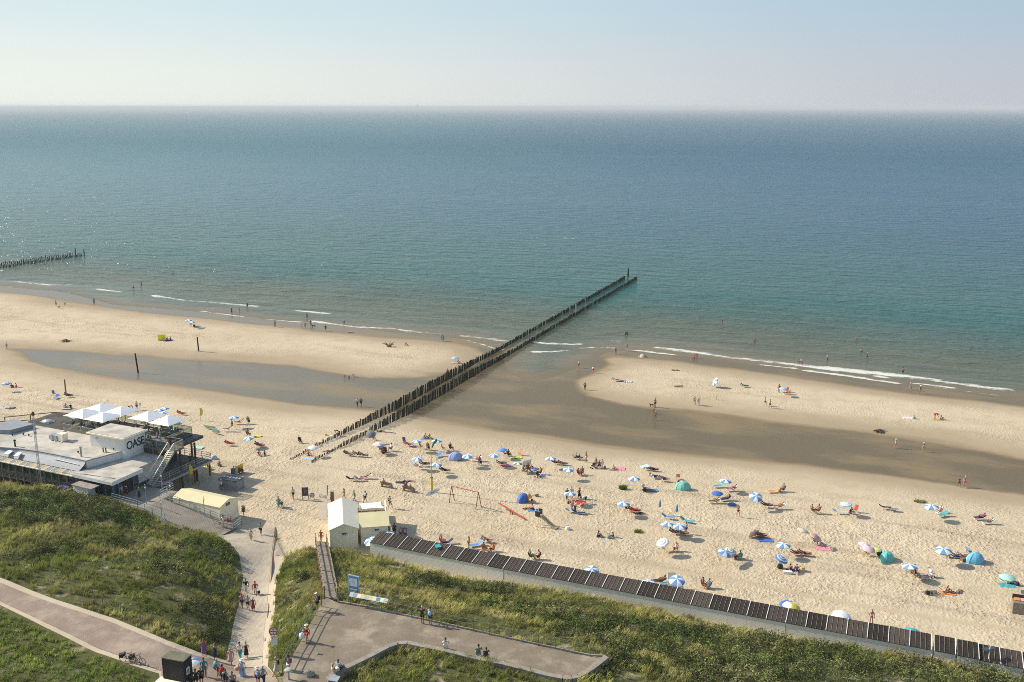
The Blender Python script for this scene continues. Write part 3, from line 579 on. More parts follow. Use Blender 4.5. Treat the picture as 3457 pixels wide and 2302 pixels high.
# ================================================================ WHITE HUTS BY THE STAIRWAY
def hut(name, loc, rz, w, l, ze, zr, label, wallm, roofm, ridge='y', cat='hut', win=None, over=.18, asym=.5, base=0.):
    t = empty(name, loc, rz, label, cat); b = MB(); rx = w * asym
    if ridge == 'y':      # gable faces -y
        prof = [(0, -.5), (w, -.5), (w, ze), (rx, zr), (0, ze)]
        vs = [(x, y, z) for y in (0, l) for x, z in prof]
        b.add(vs, [(0, 1, 2, 3, 4), (9, 8, 7, 6, 5), (0, 5, 6, 1), (1, 6, 7, 2), (2, 7, 8, 3), (3, 8, 9, 4), (4, 9, 5, 0)]); b.build('wall', wallm, t)
        for sgn, nm in ((0, 'roof'), (1, 'roof')):
            r = MB(); x0, x1 = (-over, rx) if sgn == 0 else (rx, w + over); s = (zr - ze) / rx if sgn == 0 else (zr - ze) / (w - rx)
            f = (lambda x, y: zr - (rx - x) * s) if sgn == 0 else (lambda x, y: zr - (x - rx) * s)
            r.prism([(x0, -over), (x1, -over), (x1, l + over), (x0, l + over)], lambda x, y: f(x, y) + .01, lambda x, y: f(x, y) + .08); r.build(nm, roofm, t)
    else:                 # ridge along x, slope towards -y
        ry = l * asym; prof = [(0, -.5), (l, -.5), (l, ze), (ry, zr), (0, ze)]
        vs = [(x, y, z) for x in (0, w) for y, z in prof]
        b.add(vs, [(0, 1, 2, 3, 4)[::-1], (5, 6, 7, 8, 9), (0, 5, 6, 1)[::-1], (1, 6, 7, 2), (2, 7, 8, 3), (3, 8, 9, 4), (4, 9, 5, 0)]); b.build('wall', wallm, t)
        for sgn in (0, 1):
            y0, y1 = (-over, ry) if sgn == 0 else (ry, l + over); s = (zr - ze) / ry if sgn == 0 else (zr - ze) / (l - ry)
            f = (lambda x, y: zr - (ry - y) * s) if sgn == 0 else (lambda x, y: zr - (y - ry) * s)
            MB().prism([(-over, y0), (w + over, y0), (w + over, y1), (-over, y1)], lambda x, y: f(x, y) + .01, lambda x, y: f(x, y) + .08).build('roof', roofm, t)
    if win:
        for (x, z) in win:
            f = MB().box((x, -.02, z), (.75, .06, .42)).build('window', M_WPAINT, t); MB().box((x, -.055, z), (.56, .03, .22)).build('pane', M_GLASS, f)
    return t
wa = Wz('PX', 1112.5, 1789.9, 3.6); wb = Wz('PX', 1210.5, 1782.3, 3.6); wd_ = (wb - wa).length; wrz = math.atan2(wb.y - wa.y, wb.x - wa.x)
hut('white_hut', (wa.x, wa.y, 1.25), wrz + R(0), wd_ - .1, 8.3, 2.35, 3.05, 'cream hut with white gabled roof at the foot of the wooden stairway', M_CREAM, plain('ivory_roof', (.64, .60, .47), .7, var=.04), win=[(wd_ * .5, 1.75)])
ya = Wz('PX', 1213, 1781.4, 3.3); yb = Wz('PX', 1309.5, 1774.5, 3.3)
hut('yellow_roof_hut', (ya.x + .12, ya.y + .1, 1.25), math.atan2(yb.y - ya.y, yb.x - ya.x), (yb - ya).length - .1, 3.6, 2.05, 2.75, 'cream hut with pale yellow roof squeezed in beside the white gabled hut', M_CREAM, M_YROOF, ridge='x', win=[(2.05, 1.6)], asym=.78)
t = empty('timber_terrace', (0, 0, 0), 0, 'small timber terrace with brown rails behind the yellow roofed hut', 'terrace')
q = [Wz('K4', x, y, 1.9) for x, y in ((800, 1150), (1045, 1140), (1030, 1075), (792, 1085))]
MB().prism([tuple(p[:2]) for p in q], 1.7, 1.9).build('floor', M_WOOD, t)
rr = [Wz('K4', 800, 1125, 2.6), Wz('K4', 1042, 1112, 2.6)]; a, b = rr
m2 = MB()
for z in (0, -.4): m2.bar((a.x, a.y, 2.75 + z), (b.x, b.y, 2.75 + z), .07, .12)
m2.build('rail', M_BWOOD, t)
for i in range(4): c = a.lerp(b, i / 3); MB().box((c.x, c.y, 2.2), (.1, .1, 1.2)).build('post', M_BWOOD, t)
t = empty('shade_sail', (0, 0, 0), 0, 'white rectangular shade sail stretched over the timber terrace', 'shade sail')
q = [Wz('K4', x, y, z) for x, y, z in ((838, 1094, 3.9), (1036, 1082, 4.0), (1010, 1026, 4.2), (806, 1044, 4.1))]
g = []; nn = 8
for i in range(nn + 1):
    for j in range(nn + 1):
        u, v = i / nn, j / nn; p = q[0].lerp(q[1], u).lerp(q[3].lerp(q[2], u), v); c = (q[0] + q[1] + q[2] + q[3]) / 4
        sag = .10 * (1 - min(1, max(abs(u - .5), abs(v - .5)) * 2)) ; e = abs(u - .5) * 2; f = abs(v - .5) * 2
        pull = .12 * (f ** 2 * (1 - e ** 2) + e ** 2 * (1 - f ** 2)); p = p.lerp(c, pull); g.append((p.x, p.y, p.z - sag))
MB().add(g, [(i * 9 + j, (i + 1) * 9 + j, (i + 1) * 9 + j + 1, i * 9 + j + 1) for i in range(8) for j in range(8)]).build('sail', M_WHITE, t, True)
for p in q: MB().tube((p.x, p.y, 1.2), (p.x, p.y, p.z + .1), .05).build('pole', M_METAL, t)
bd = [Wz('K4', 1040, 1030, 3.6), Wz('K4', 1090, 1265, 2.6)]
t = empty('board_fence', bd[0] * 0, 0, 'pale sloping board screen on the seaward side of the yellow roofed hut', 'fence')
mb = MB(); a, b = bd; mb.add([(a.x, a.y, 1.3), (b.x, b.y, 1.3), (b.x, b.y, 2.7), (a.x, a.y, 3.9), (a.x + .12, a.y, 1.3), (b.x + .12, b.y, 1.3), (b.x + .12, b.y, 2.7), (a.x + .12, a.y, 3.9)], [(0, 1, 2, 3), (7, 6, 5, 4), (0, 4, 5, 1), (1, 5, 6, 2), (2, 6, 7, 3), (3, 7, 4, 0)]); mb.build('board', M_CREAM, t)
# ================================================================ YELLOW STORE BY THE PAVILION
ya = Wz('PX', 583.5, 1678.8, 3.6); yb = Wz('PX', 742.3, 1713.3, 3.6)
o = hut('yellow_store', (ya.x, ya.y, 1.5), math.atan2(yb.y - ya.y, yb.x - ya.x), (yb - ya).length, 3.5, 2.05, 2.65, 'long store shed with pale yellow roof beside the boardwalk', M_CREAM, M_YROOF, ridge='x', over=.06, cat='shed')
L_ = (yb - ya).length; MB().box((L_ + .05, 1.5, 2.05), (.04, .75, .35)).build('vent', M_BWOOD, o)
# ================================================================ KIOSK, BICYCLES' PLACE, SIGNS
kz = 8.9; c4 = [Wz('K2', x, y, kz + 2.6) for x, y in ((1420, 1360), (1610, 1395), (1670, 1330), (1482, 1292))]
ka = math.atan2(c4[1].y - c4[0].y, c4[1].x - c4[0].x); kw = (c4[1] - c4[0]).length; kd = (c4[2] - c4[1]).length
M_DBRICK = paving('dark_brick', (.028, .024, .024), (.05, .042, .04), .22, ka, .0)
t = empty('brick_kiosk', (c4[0].x, c4[0].y, kz), ka, 'dark brick cubicle with flat mossy top beside the brick path', 'kiosk')
MB().box((kw / 2, kd / 2, 1.2), (kw, kd, 2.8)).build('wall', M_DBRICK, t)
MB().box((kw / 2, kd / 2, 2.64), (kw + .04, kd + .04, .07)).build('roof', plain('mossy_top', (.14, .13, .085), .9, var=.2, nscale=2), t)
MB().box((kw + .015, kd * .45, 1.55), (.03, .42, .62)).build('notice', M_WPAINT, t); MB().box((kw + .035, kd * .45, 1.55), (.012, .26, .36)).build('notice_print', M_CONC, t)
p = Wz('K2', 1480, 1545, 9.6)
tag(MB().box((0, 0, .1), (2.6, 2.4, .14), rz=ka).box((0, 0, -.5), (2.3, 2.1, 1.1), rz=ka).build('roof_slab', M_CREAM, loc=(p.x + .2, p.y - 1.2, 9.5)), 'pale concrete roof slab in front of the dark brick cubicle', 'roof slab')
# prohibition sign
M_SRED = plain('sign_red', (.50, .03, .04), .4, var=.03); M_SBLUE = plain('sign_blue', (.09, .19, .33), .4, var=.08); M_SPALE = plain('sign_pale', (.45, .50, .55), .5, var=.25, nscale=5)
gp = G('B1', 1895, 720); t = empty('prohibition_sign', gp, R(18), 'round red rimmed prohibition sign with white plate below, on a pole beside the ramp', 'sign')
hp = 3.3
MB().tube((0, .03, -.3), (0, .03, hp + .3), .03).build('pole', M_METAL, t)
def disc(mb, c, r, y0, y1, n=20, mi=0): return mb.tube((c[0], y1, c[1]), (c[0], y0, c[1]), r, r, n, mi)
f = disc(MB(), (0, hp), .38, -.03, 0).build('sign_face', M_SRED, t)
disc(MB(), (0, hp), .29, -.045, -.031).build('white_field', M_WPAINT, f)
mb = MB(); mb.bar((-.24, -.06, hp + .05), (.24, -.06, hp - .05), .02, .07); mb.build('slash', M_SRED, f)
mb = MB()
for z in (.16, -.16): mb.box((0, -.052, hp + z), (.11, .012, .06)); mb.box((.02, -.052, hp + z * 1.25), (.05, .012, .05))
mb.build('pictogram', M_DARK, f)
f = MB().box((.02, -.02, hp - .87), (.46, .03, .9)).build('plate', M_WPAINT, t); disc(MB(), (.02, hp - .62), .13, -.05, -.036).build('ring', M_SRED, f); disc(MB(), (.02, hp - .62), .095, -.06, -.051).build('ring_field', M_WPAINT, f)
# blue information board + panorama panel
ib = Wz('K3', 984, 860, PLZ - .1); ic = Wz('K3', 1068, 880, PLZ - .1); iw = (ic - ib).length; ia = math.atan2(ic.y - ib.y, ic.x - ib.x)
t = empty('information_board', (ib.x, ib.y + .5, PLZ - .6), ia, 'tall blue information board with map panel behind the platform railing', 'sign')
MB().box((iw / 2, 0, 1.9), (iw + .1, .10, 2.3)).build('frame', plain('pale_blue_frame', (.30, .47, .56), .4), t)
f = MB().box((iw / 2, -.058, 1.9), (iw - .06, .02, 2.15)).build('panel', M_SBLUE, t)
MB().box((iw / 2, -.075, 2.35), (iw - .16, .012, .80)).build('map', M_SPALE, f)
MB().box((iw / 2, -.075, 1.62), (iw - .3, .012, .12)).build('text_band', M_SPALE, f)
MB().box((iw * .76, -.075, 1.30), (iw * .25, .012, .15)).build('red_tag', M_SRED, f)
mb = MB()
for i in range(5): mb.box((iw * .42, -.075, 1.42 - i * .1), (iw * .5, .012, .03))
mb.build('lettering', M_SPALE, f)
mb = MB().tube((.06, 0, -.6), (.06, 0, 3.), .04).tube((iw - .06, 0, -.6), (iw - .06, 0, 3.), .04); mb.build('pole', M_METAL, t)
pa = Wz('K3', 990, 800, PLZ + 1.1); pb = Wz('K3', 1325, 862, PLZ + 1.1); pw = (pb - pa).length; pa_ = math.atan2(pb.y - pa.y, pb.x - pa.x)
t = empty('panorama_panel', (pa.x, pa.y, PLZ), pa_, 'long tilted panorama panel with colourful pictures on the platform railing', 'panel')
cols = [(.35, .45, .50), (.30, .28, .25), (.62, .66, .62), (.70, .48, .10), (.28, .42, .62), (.72, .50, .12), (.55, .62, .60), (.12, .22, .32), (.60, .64, .58), (.45, .44, .40)]
TM = Matrix.Rotation(R(38), 3, 'X')
MB().box((pw / 2, .05, 1.12), (pw, .42, .03), M=TM).build('backing', M_WPAINT, t)
for i, c in enumerate(cols):
    MB().box(Vector((pw * (i + .5) / 10, .05, 1.12)) + TM @ Vector((0, 0, .022)), (pw / 10 - .02, .36, .012), M=TM).build('picture', M_PAINT, t, color=c)
# white mast right of the cabins
gp = G('PX', 3330, 2287); t = empty('white_mast', gp, R(20), 'thin white mast with small dark solar panels behind the last cabins', 'mast')
MB().tube((0, 0, -.3), (0, 0, 3.3), .06, .05, 8).build('pole', M_WPAINT, t)
for s in (-1, 1): MB().box((s * .36, .1, 3.05), (.6, .5, .05)).build('solar_panel', M_GLASS, t)
# grey bollard lamp cover, boulder, cabinet near the junction
gp = Vector((*Wz('B2', 590, 1340, 9.3)[:2], 9.3)); t = empty('mushroom_bollard', gp + Vector((0, 0, 0)), 0, 'pale round topped mushroom post beside the walking couple', 'post')
MB().lathe([(.28, 1.0), (.32, 1.05), (.30, 1.12), (.16, 1.17), (.02, 1.18)], 16).build('cap', plain('pale_green_cap', (.34, .37, .31), .6), t); MB().tube((0, 0, -.2), (0, 0, 1.02), .09).build('stem', M_METAL, t)
gp = Vector((*Wz('B2', 1150, 1180, 9.5)[:2], 9.5)); bm = bmesh.new(); bmesh.ops.create_icosphere(bm, subdivisions=3, radius=1.)
for v in bm.verts:
    n3 = sum(math.sin(v.co.x * a + v.co.y * b + v.co.z * c + a) for a, b, c in ((3, 2, 1), (1, 4, 3), (5, 2, 4))) * .09; v.co = Vector((v.co.x * .98, v.co.y * .62, max(-.2, v.co.z * .55))) * (1 + n3)
me = D.meshes.new('boulder'); bm.to_mesh(me); bm.free(); me.materials.append(M_ROCK); me.transform(Matrix.Diagonal((.48, .55, .75, 1))); tag(obj('boulder', me, loc=gp + Vector((0, 0, .12))), 'large rugged grey boulder on the platform beside the walking couple', 'boulder')
gp = Vector((*Wz('B2', 1790, 1280, 10.2)[:2], 9.5)); t = empty('utility_cabinet', gp, R(-15), 'small grey cabinet with sloping lid at the end of the low wall', 'cabinet')
MB().box((0, 0, .3), (.75, .5, .9)).build('body', M_DARK, t); MB().box((0, 0, .78), (.85, .62, .07), M=Matrix.Rotation(R(12), 3, 'X')).build('lid', M_METAL, t)
tag(MB().box((0, 0, .012), (.42, .16, .02), rz=R(-12)).build('drain_grate', M_DARK, loc=Wz('B2', 1418, 622, PLZ)), 'small dark drain grate in the platform paving', 'drain grate')
# fence stakes and low board edging of the ramp
gr = [('K2', 1238, 1065), ('K2', 1410, 1115), ('K2', 1580, 1190), ('K2', 1645, 1170), ('K2', 1820, 1165), ('K2', 1063, 975), ('K2', 905, 905)]
for i, (c, x, y) in enumerate(gr):
    g_p = G(c, x, y); tag(MB().tube((0, 0, -.3), (.03, 0, 1.15), .05, .045, 7).tube((0.03, 0, 1.15), (.03, 0, 1.19), .045, .02, 7).build('fence_post', M_WOOD, loc=g_p), 'weathered wooden stake poking out of the grass above the brick path', 'fence post', 'stakes above the brick path')
ed = [G('K3', x, y) for x, y in ((326, 212), (326, 290), (300, 480), (290, 650), (262, 940), (232, 1220))]
mb = MB()
for a, b in zip(ed[:-1], ed[1:]): mb.bar(a + Vector((.15, 0, .06)), b + Vector((.15, 0, .06)), .08, .2)
tag(mb.build('edging_board', M_BWOOD), 'long dark timber edging board along the right side of the ramp', 'edging')
# ================================================================ PAVILION (local frame a,b at its tower corner)
PCA, PSA = math.cos(PAV_A), math.sin(PAV_A)
pav = empty('beach_pavilion', (PAV_O[0], PAV_O[1], 0), PAV_A, 'large grey beach pavilion with white tower lettered OASE and roof terrace', 'building')
def part(name, mb, mat, parent=None, **k): return mb.build(name, mat, parent or pav, **k)
# main body, upper roof with curved zinc edge
ed = [(-26, -6.6), (-22, -6.35), (-18, -5.9), (-15, -5.2), (-11.3, -4.85), (-7.7, -4.8), (-4.5, -4.85), (-2.25, -4.92)]
up = ed + [(-.7, .15), (-.2, .6), (-6.6, 3.45), (-26, 3.45)]
part('wall', MB().prism([(-26, -6.0), (-2.4, -6.0), (-2.4, 3.4), (-26, 3.4)], 3.4, 6.0), M_ZINC)
part('upper_wall', MB().prism([(x, y + .06) for x, y in ed] + [(-.75, .1), (-.75, 3.35), (-26, 3.35)], 6.0, 6.98), M_WPAINT)
part('roof', MB().prism(ed + [(-.7, .12), (-.7, 3.45), (-26, 3.45)], 6.985, 7.08), M_ROOFB)
rim = MB()
for a, b in zip(ed[:-1], ed[1:]): rim.bar((*a, 7.11), (*b, 7.11), .12, .07)
rim.bar((-2.25, -4.92, 7.11), (-.7, .1, 7.11), .12, .07); part('roof_edge', rim, M_ZINC)
fl = MB()
for a, b in zip(ed[:-1], ed[1:]):
    oa = (a[0], a[1] - .02, 7.06); ob = (b[0], b[1] - .02, 7.06); k = 5
    for i in range(k):
        f0, f1 = i / k, (i + 1) / k
        def cu(p, f): return (p[0], p[1] + (-5.95 - .35 - p[1]) * (f ** 1.6), 7.06 - 1.02 * f)
        if cu(a, 1)[1] > a[1]: continue
        fl.add([cu(oa, f0), cu(ob, f0), cu(ob, f1), cu(oa, f1)], [(0, 3, 2, 1)])
part('zinc_slope', fl, M_ZINC, smooth=True)
for x, w in ((-16.2, .9), (-14.3, .8)):
    s = MB().box((x, -6.05, 6.62), (w, .9, .10), M=Matrix.Rotation(R(18), 3, 'X')); part('skylight', s, M_WHITE)
part('gutter_tube', MB().tube((-7.9, -5.35, 6.72), (-3.1, -5.45, 6.6), .06), M_WPAINT)
# glazed canopy
cn = empty('canopy', (0, 0, 0)); cn.parent = pav
M_CA = plain('amber_panel', (.42, .33, .19), .5, var=.08, nscale=1); M_CG = plain('grey_panel', (.22, .22, .19), .5, var=.1, nscale=1)
x = -26.0; i = 0; rr = random.Random(3)
while x < -2.6:
    m_ = (M_CA, M_CG, M_CA, M_CG, M_CG)[i % 5]; x1 = min(x + 1.02, -2.3)
    MB().prism([(x + .04, -7.35), (x1 - .04, -7.35), (x1 - .04, -5.95), (x + .04, -5.95)], lambda a, b: 5.70 + (b + 7.35) * .21, lambda a, b: 5.74 + (b + 7.35) * .21).build('canopy_pane', m_, cn)
    MB().bar((x, -7.35, 5.73), (x, -5.95, 6.03), .07, .09).build('glazing_bar', M_CREAM, cn); x += 1.02; i += 1
MB().bar((-26, -7.38, 5.70), (-2.3, -7.38, 5.70), .10, .14).build('fascia', M_CREAM, cn)
# facade: posts, rails and windows, standing on piles
fa = MB().prism([(-26, -7.0), (-2.4, -7.0), (-2.4, -5.95), (-26, -5.95)], 3.25, 3.42); part('floor_edge', fa, M_WOOD)
x = -25.2; k = 0
while x < -2.5:
    part('facade_post', MB().box((x, -6.98, 4.4), (.17, .17, 2.6)), M_WOOD)
    x2 = x + 1.42
    if x2 < -2.3:
        part('window', MB().box(((x + x2) / 2, -6.80, 5.05), (1.24, .05, 1.15)), M_GLASS)
        gsl = MB()
        for j in range(5): gsl.box(((x + x2) / 2, -6.94, 3.55 + j * .19), (1.24, .05, .07))
        part('slat_rail', gsl, M_WOOD)
        if k in (0, 1, 2, 3): MB().box(((x + x2) / 2 - .1, -6.84, 5.1), (.9, .02, .7)).build('poster', M_PAINT, pav, color=((.30, .05, .05), (.05, .08, .35), (.32, .06, .05), (.25, .30, .28))[k])
    part('pile', MB().box((x, -6.9, 2.3), (.16, .16, 2.1)), M_WOOD); x = x2; k += 1
part('back_skirt', MB().prism([(-26, -5.2), (-2.4, -5.2), (-2.4, 3.2), (-26, 3.2)], .9, 3.4), M_DARK)
# parapet box + roof clutter
part('parapet', MB().prism([(-26, -2.4), (-21.7, -1.2), (-20.9, 2.4), (-26, 3.0)], 7.09, 7.75), M_ZINC)
rc = random.Random(5)
def vent(a, b, h, r=.09, m=M_DARK):
    part('vent_pipe', MB().tube((a, b, 7.05), (a, b, 7.05 + h), r, r * .8, 7).ell((a, b, 7.05 + h), (r * 1.6, r * 1.6, r * 1.2), 7, 4), m)
for p in pxl('K1', (133, 540), (207, 440), (255, 448), (110, 445), (817, 490), (690, 598), (1005, 572)):
    w_ = W(*p, 7.1); d_ = np.array([w_[0], w_[1]]) - PAV_O; vent(d_[0] * PCA + d_[1] * PSA, -d_[0] * PSA + d_[1] * PCA, .28)
def loc(c, x, y, z):
    w_ = W(*px(c, x, y), z); d_ = np.array([float(w_[0]), float(w_[1])]) - PAV_O; return float(d_[0] * PCA + d_[1] * PSA), float(-d_[0] * PSA + d_[1] * PCA)
a, b = loc('K1', 135, 540, 7.1); vent(a, b, .95, .13)
a, b = loc('K1', 718, 630, 7.1); part('flue', MB().tube((a, b, 7.), (a, b, 8.35), .13, .13, 8).tube((a, b, 8.35), (a, b, 8.6), .17, .17, 8), M_METAL)
for xx in (912, 936): a, b = loc('K1', xx, 590, 7.1); part('flue', MB().tube((a, b, 7.), (a, b, 7.75), .09, .09, 7), plain('rust', (.10, .045, .035), .8) if xx == 912 else MATS['rust'])
# ventilation unit
a, b = loc('K1', 545, 490, 7.1); u = empty('ventilation_unit', (a, b, 7.08)); u.parent = pav
MB().box((.15, .1, .62), (1.0, 1.0, 1.1)).build('housing', M_CREAM, u); MB().box((-.95, -.15, .5), (1.1, .8, .75)).build('duct', M_METAL, u)
MB().tube((-1.5, -.6, .5), (-1.5, .3, .5), .42, .42, 12).build('duct', M_METAL, u)
MB().ell((-.1, .75, 1.2), (.28, .28, .28), 8, 5).tube((-.1, .75, 0), (-.1, .75, 1.2), .06).build('cowl', M_METAL, u)
mb = MB()
for x in (-1.5, -.8, -.1, .5): mb.box((x, 0, .06), (.16, 1.2, .12))
mb.build('support', M_WPAINT, u)
# tower
tw = MB().prism([(-6.6, 0), (0, 0), (0, 4.0), (-6.6, 4.0)], 5.9, 9.0); part('tower', tw, M_WPAINT)
tr = part('tower_roof', MB().prism([(-6.95, -.32), (.32, -.32), (.32, 4.3), (-6.95, 4.3)], 9.0, 9.2), M_CREAM)
MB().prism([(-6.8, -.18), (.18, -.18), (.18, 4.16), (-6.8, 4.16)], 9.202, 9.26).build('roof_sheet', M_ROOFB, tr)
part('wall_lamp', MB().box((-5.2, -.08, 8.5), (.18, .14, .14)), M_METAL)
tc = D.curves.new('lettering', 'FONT'); tc.body = 'OASE'; tc.size = 1.5; tc.extrude = .03; tc.space_character = .92; tc.offset = .012
to = D.objects.new('lettering', tc); COL.objects.link(to); bpy.context.view_layer.update()
dg = bpy.context.evaluated_depsgraph_get(); tm = D.meshes.new_from_object(to.evaluated_get(dg)); D.objects.remove(to)
tm.materials.clear(); tm.materials.append(M_BLACK); xs_ = [v.co.x for v in tm.vertices]; sx_ = 3.35 / (max(xs_) - min(xs_)); x0_ = min(xs_)
for v in tm.vertices: v.co = Vector((0.035 + v.co.z * .5, .38 + (v.co.x - x0_) * sx_, 7.28 + v.co.y * 1.12))
obj('lettering', tm, pav)
# entrance block with flat roof
part('entrance_wall', MB().prism([(-2.4, -6.7), (4.3, -6.7), (4.3, -2.2), (3.3, -2.2), (3.3, 3.4), (-2.4, 3.4)], 3.3, 5.72), M_WPAINT)
part('entrance_roof', MB().prism([(-2.9, -7.25), (5.0, -7.4), (4.9, -1.75), (4.2, -1.75), (3.9, 3.3), (-2.2, 3.3), (-2.2, -4.9)], 5.73, 6.02), M_ROOFB)
part('fascia', MB().prism([(-2.9, -7.3), (5.05, -7.45), (5.05, -7.405), (-2.9, -7.255)], 5.55, 5.99), M_WPAINT); part('fascia', MB().prism([(5.005, -7.4), (5.06, -7.4), (4.96, -1.75), (4.905, -1.75)], 5.5, 5.99), M_WPAINT)
part('opening', MB().box((4.34, -4.4, 4.4), (.1, 2.3, 2.15)), M_BLACK)
for y_, w_ in ((-6.25, .9), (-2.75, 1.05)):
    d = part('door', MB().box((4.42, y_, 4.4), (.09, w_, 2.1)), plain('teal_frame', (.07, .15, .17), .5) if y_ < -6 else MATS['teal_frame'])
    MB().box((4.475, y_, 4.5), (.02, w_ - .3, 1.5)).build('pane', M_GLASS, d); MB().box((4.5, y_ + .3, 4.4), (.04, .03, .3)).build('handle', M_METAL, d)
x = -2.3
for k in range(5):
    part('window', MB().box((x + .65, -6.74, 4.55), (1.1, .05, 1.9)), M_GLASS); part('facade_post', MB().box((x, -6.78, 4.4), (.13, .13, 2.4)), M_WOOD); x += 1.34
part('facade_post', MB().box((4.35, -6.78, 4.4), (.15, .15, 2.4)), MATS['teal_frame'])
# side shed with pale front
s = empty('lean_to', (0, 0, 0)); s.parent = pav
MB().prism([(-1.0, -8.6), (1.9, -8.75), (1.9, -7.5), (-1.0, -7.4)], 2.4, 5.1).build('wall', M_WPAINT, s); MB().prism([(-1.1, -8.75), (2.7, -8.9), (2.7, -7.42), (-1.1, -7.3)], 5.102, 5.2).build('roof', M_CONC, s)
# rear sun deck roof (dark boards) and terrace floor
M_DECK = paving('dark_deck', (.055, .05, .042), (.09, .08, .065), None, 0, .15)
part('deck_roof', MB().prism([(-24.8, 2.6), (-16.2, 3.0), (-16.2, 10.2), (-24.8, 9.9)], 6.6, 6.98), M_DECK)
for a, b in ((-19.3, 9.0), (-21.8, 5.6)): part('roof_dome', MB().ell((a, b, 7.05), (1.0, .7, .35), 10, 6).box((a, b, 6.99), (2.0, 1.4, .16)), M_METAL)
dw = MB()
for a, b in (((-30, 4.5), (-24.9, 9.6)), ((-24.9, 9.6), (-20.5, 10.6)), ((-30, 1.8), (-25, 5.2))): dw.bar((*a, 7.0), (*b, 7.0), .12, .12)
for p in ((-30, 4.5), (-27.4, 7.1), (-24.9, 9.6), (-20.5, 10.6), (-27, 3.8)): dw.tube((*p, 3.4), (*p, 7.0), .08)
part('outer_rail', dw, M_BWOOD)
M_TERR = paving('terrace_boards', (.17, .15, .12), (.24, .21, .17), .14, PAV_A, .1)
part('terrace_floor', MB().prism([(-16.2, 3.5), (2.85, 3.5), (2.85, 10.6), (-16.2, 10.6)], 6.62, 7.0), M_TERR)
part('terrace_floor', MB().prism([(2.87, 3.5), (5.8, 3.5), (5.8, 5.45), (2.87, 5.45)], 6.7, 6.99), M_TERR)
part('balcony_edge', MB().prism([(2.87, 5.5), (4.6, 5.5), (4.6, 10.9), (2.87, 10.9)], 6.45, 6.85), M_DARK)
for p in ((5.35, 8.1), (5.5, 4.9), (-1, 10.4), (-6, 10.4), (-11, 10.4), (-16, 10.4), (2.6, 10.4)): part('support_post', MB().box((*p, 3.7), (.22, .22, 6.0)), M_DARK if p[0] > 5 else M_BWOOD)
def glass_rail(name, pts, h=1.1, z=7.0, glass=True):
    t = empty(name, (0, 0, 0)); t.parent = pav
    for a, b in zip(pts[:-1], pts[1:]):
        va = Vector((*a, 0)) if len(a) == 2 else Vector(a); vb = Vector((*b, 0)) if len(b) == 2 else Vector(b)
        za = z if len(a) == 2 else 0; up_ = Vector((0, 0, 1)); A_, B_ = va + up_ * za, vb + up_ * za
        MB().bar(A_ + up_ * h, B_ + up_ * h, .07, .06).build('handrail', M_METAL, t)
        k = max(1, round((B_ - A_).length / 1.9))
        for i in range(k + 1): c = A_.lerp(B_, i / k); MB().box(c + up_ * h / 2, (.06, .06, h)).build('post', M_METAL, t)
        if glass: q = MB(); q.bar(A_ + up_ * (h / 2 + .05), B_ + up_ * (h / 2 + .05), .015, h - .2); q.build('glass_panel', MG_, t)
    return t
mg, nt_, out_ = newmat('rail_glass'); b1_ = N(nt_, 'ShaderNodeBsdfTransparent', {'Color': (.80, .84, .80, 1)}); b2_ = N(nt_, 'ShaderNodeBsdfGlossy', {'Roughness': .05, 'Color': (.8, .8, .8, 1)}); mx_ = N(nt_, 'ShaderNodeMixShader', {0: .12, 1: b1_.outputs[0], 2: b2_.outputs[0]}); nt_.links.new(mx_.outputs[0], out_.inputs[0]); MG_ = mg
glass_rail('terrace_railing', [(-16.1, 10.5), (2.8, 10.5), (2.8, 5.45), (5.75, 5.45), (5.75, 3.7)])
glass_rail('terrace_railing', [(-16.1, 10.5), (-16.1, 3.6), (-7.0, 3.6)])
part('knee_wall', MB().prism([(-16.1, 3.47), (-7.0, 3.47), (-7.0, 3.56), (-16.1, 3.56)], 6.9, 7.55), M_WOOD)
glass_rail('terrace_railing', [(.4, 3.6), (4.55, 3.6)])
# outside stairs from the terrace
sa, sb = Vector((5.2, 3.6, 7.0)), Vector((5.2, -1.0, 3.3)); stp = empty('outside_stairs', (0, 0, 0)); stp.parent = pav
mb = MB()
for i in range(19): c = sa.lerp(sb, (i + .5) / 19); mb.box(c, (1.05, .26, .05))
mb.build('tread', M_CREAM, stp)
for x in (4.65, 5.75):
    MB().bar((x, 3.6, 6.85), (x, -1.0, 3.2), .06, .28).build('stringer', M_METAL, stp); MB().bar((x, 3.6, 8.1), (x, -1.0, 4.4), .07, .07).build('handrail', M_WPAINT, stp)
    for i in range(4): c = Vector((x, 3.6, 7)).lerp(Vector((x, -1, 3.3)), i / 3); MB().box(c + Vector((0, 0, .5)), (.05, .05, 1.15)).build('post', M_METAL, stp)
MB().bar((5.76, 3.6, 7.45), (5.76, -1.0, 3.75), .012, .75).build('glass_panel', MG_, stp)
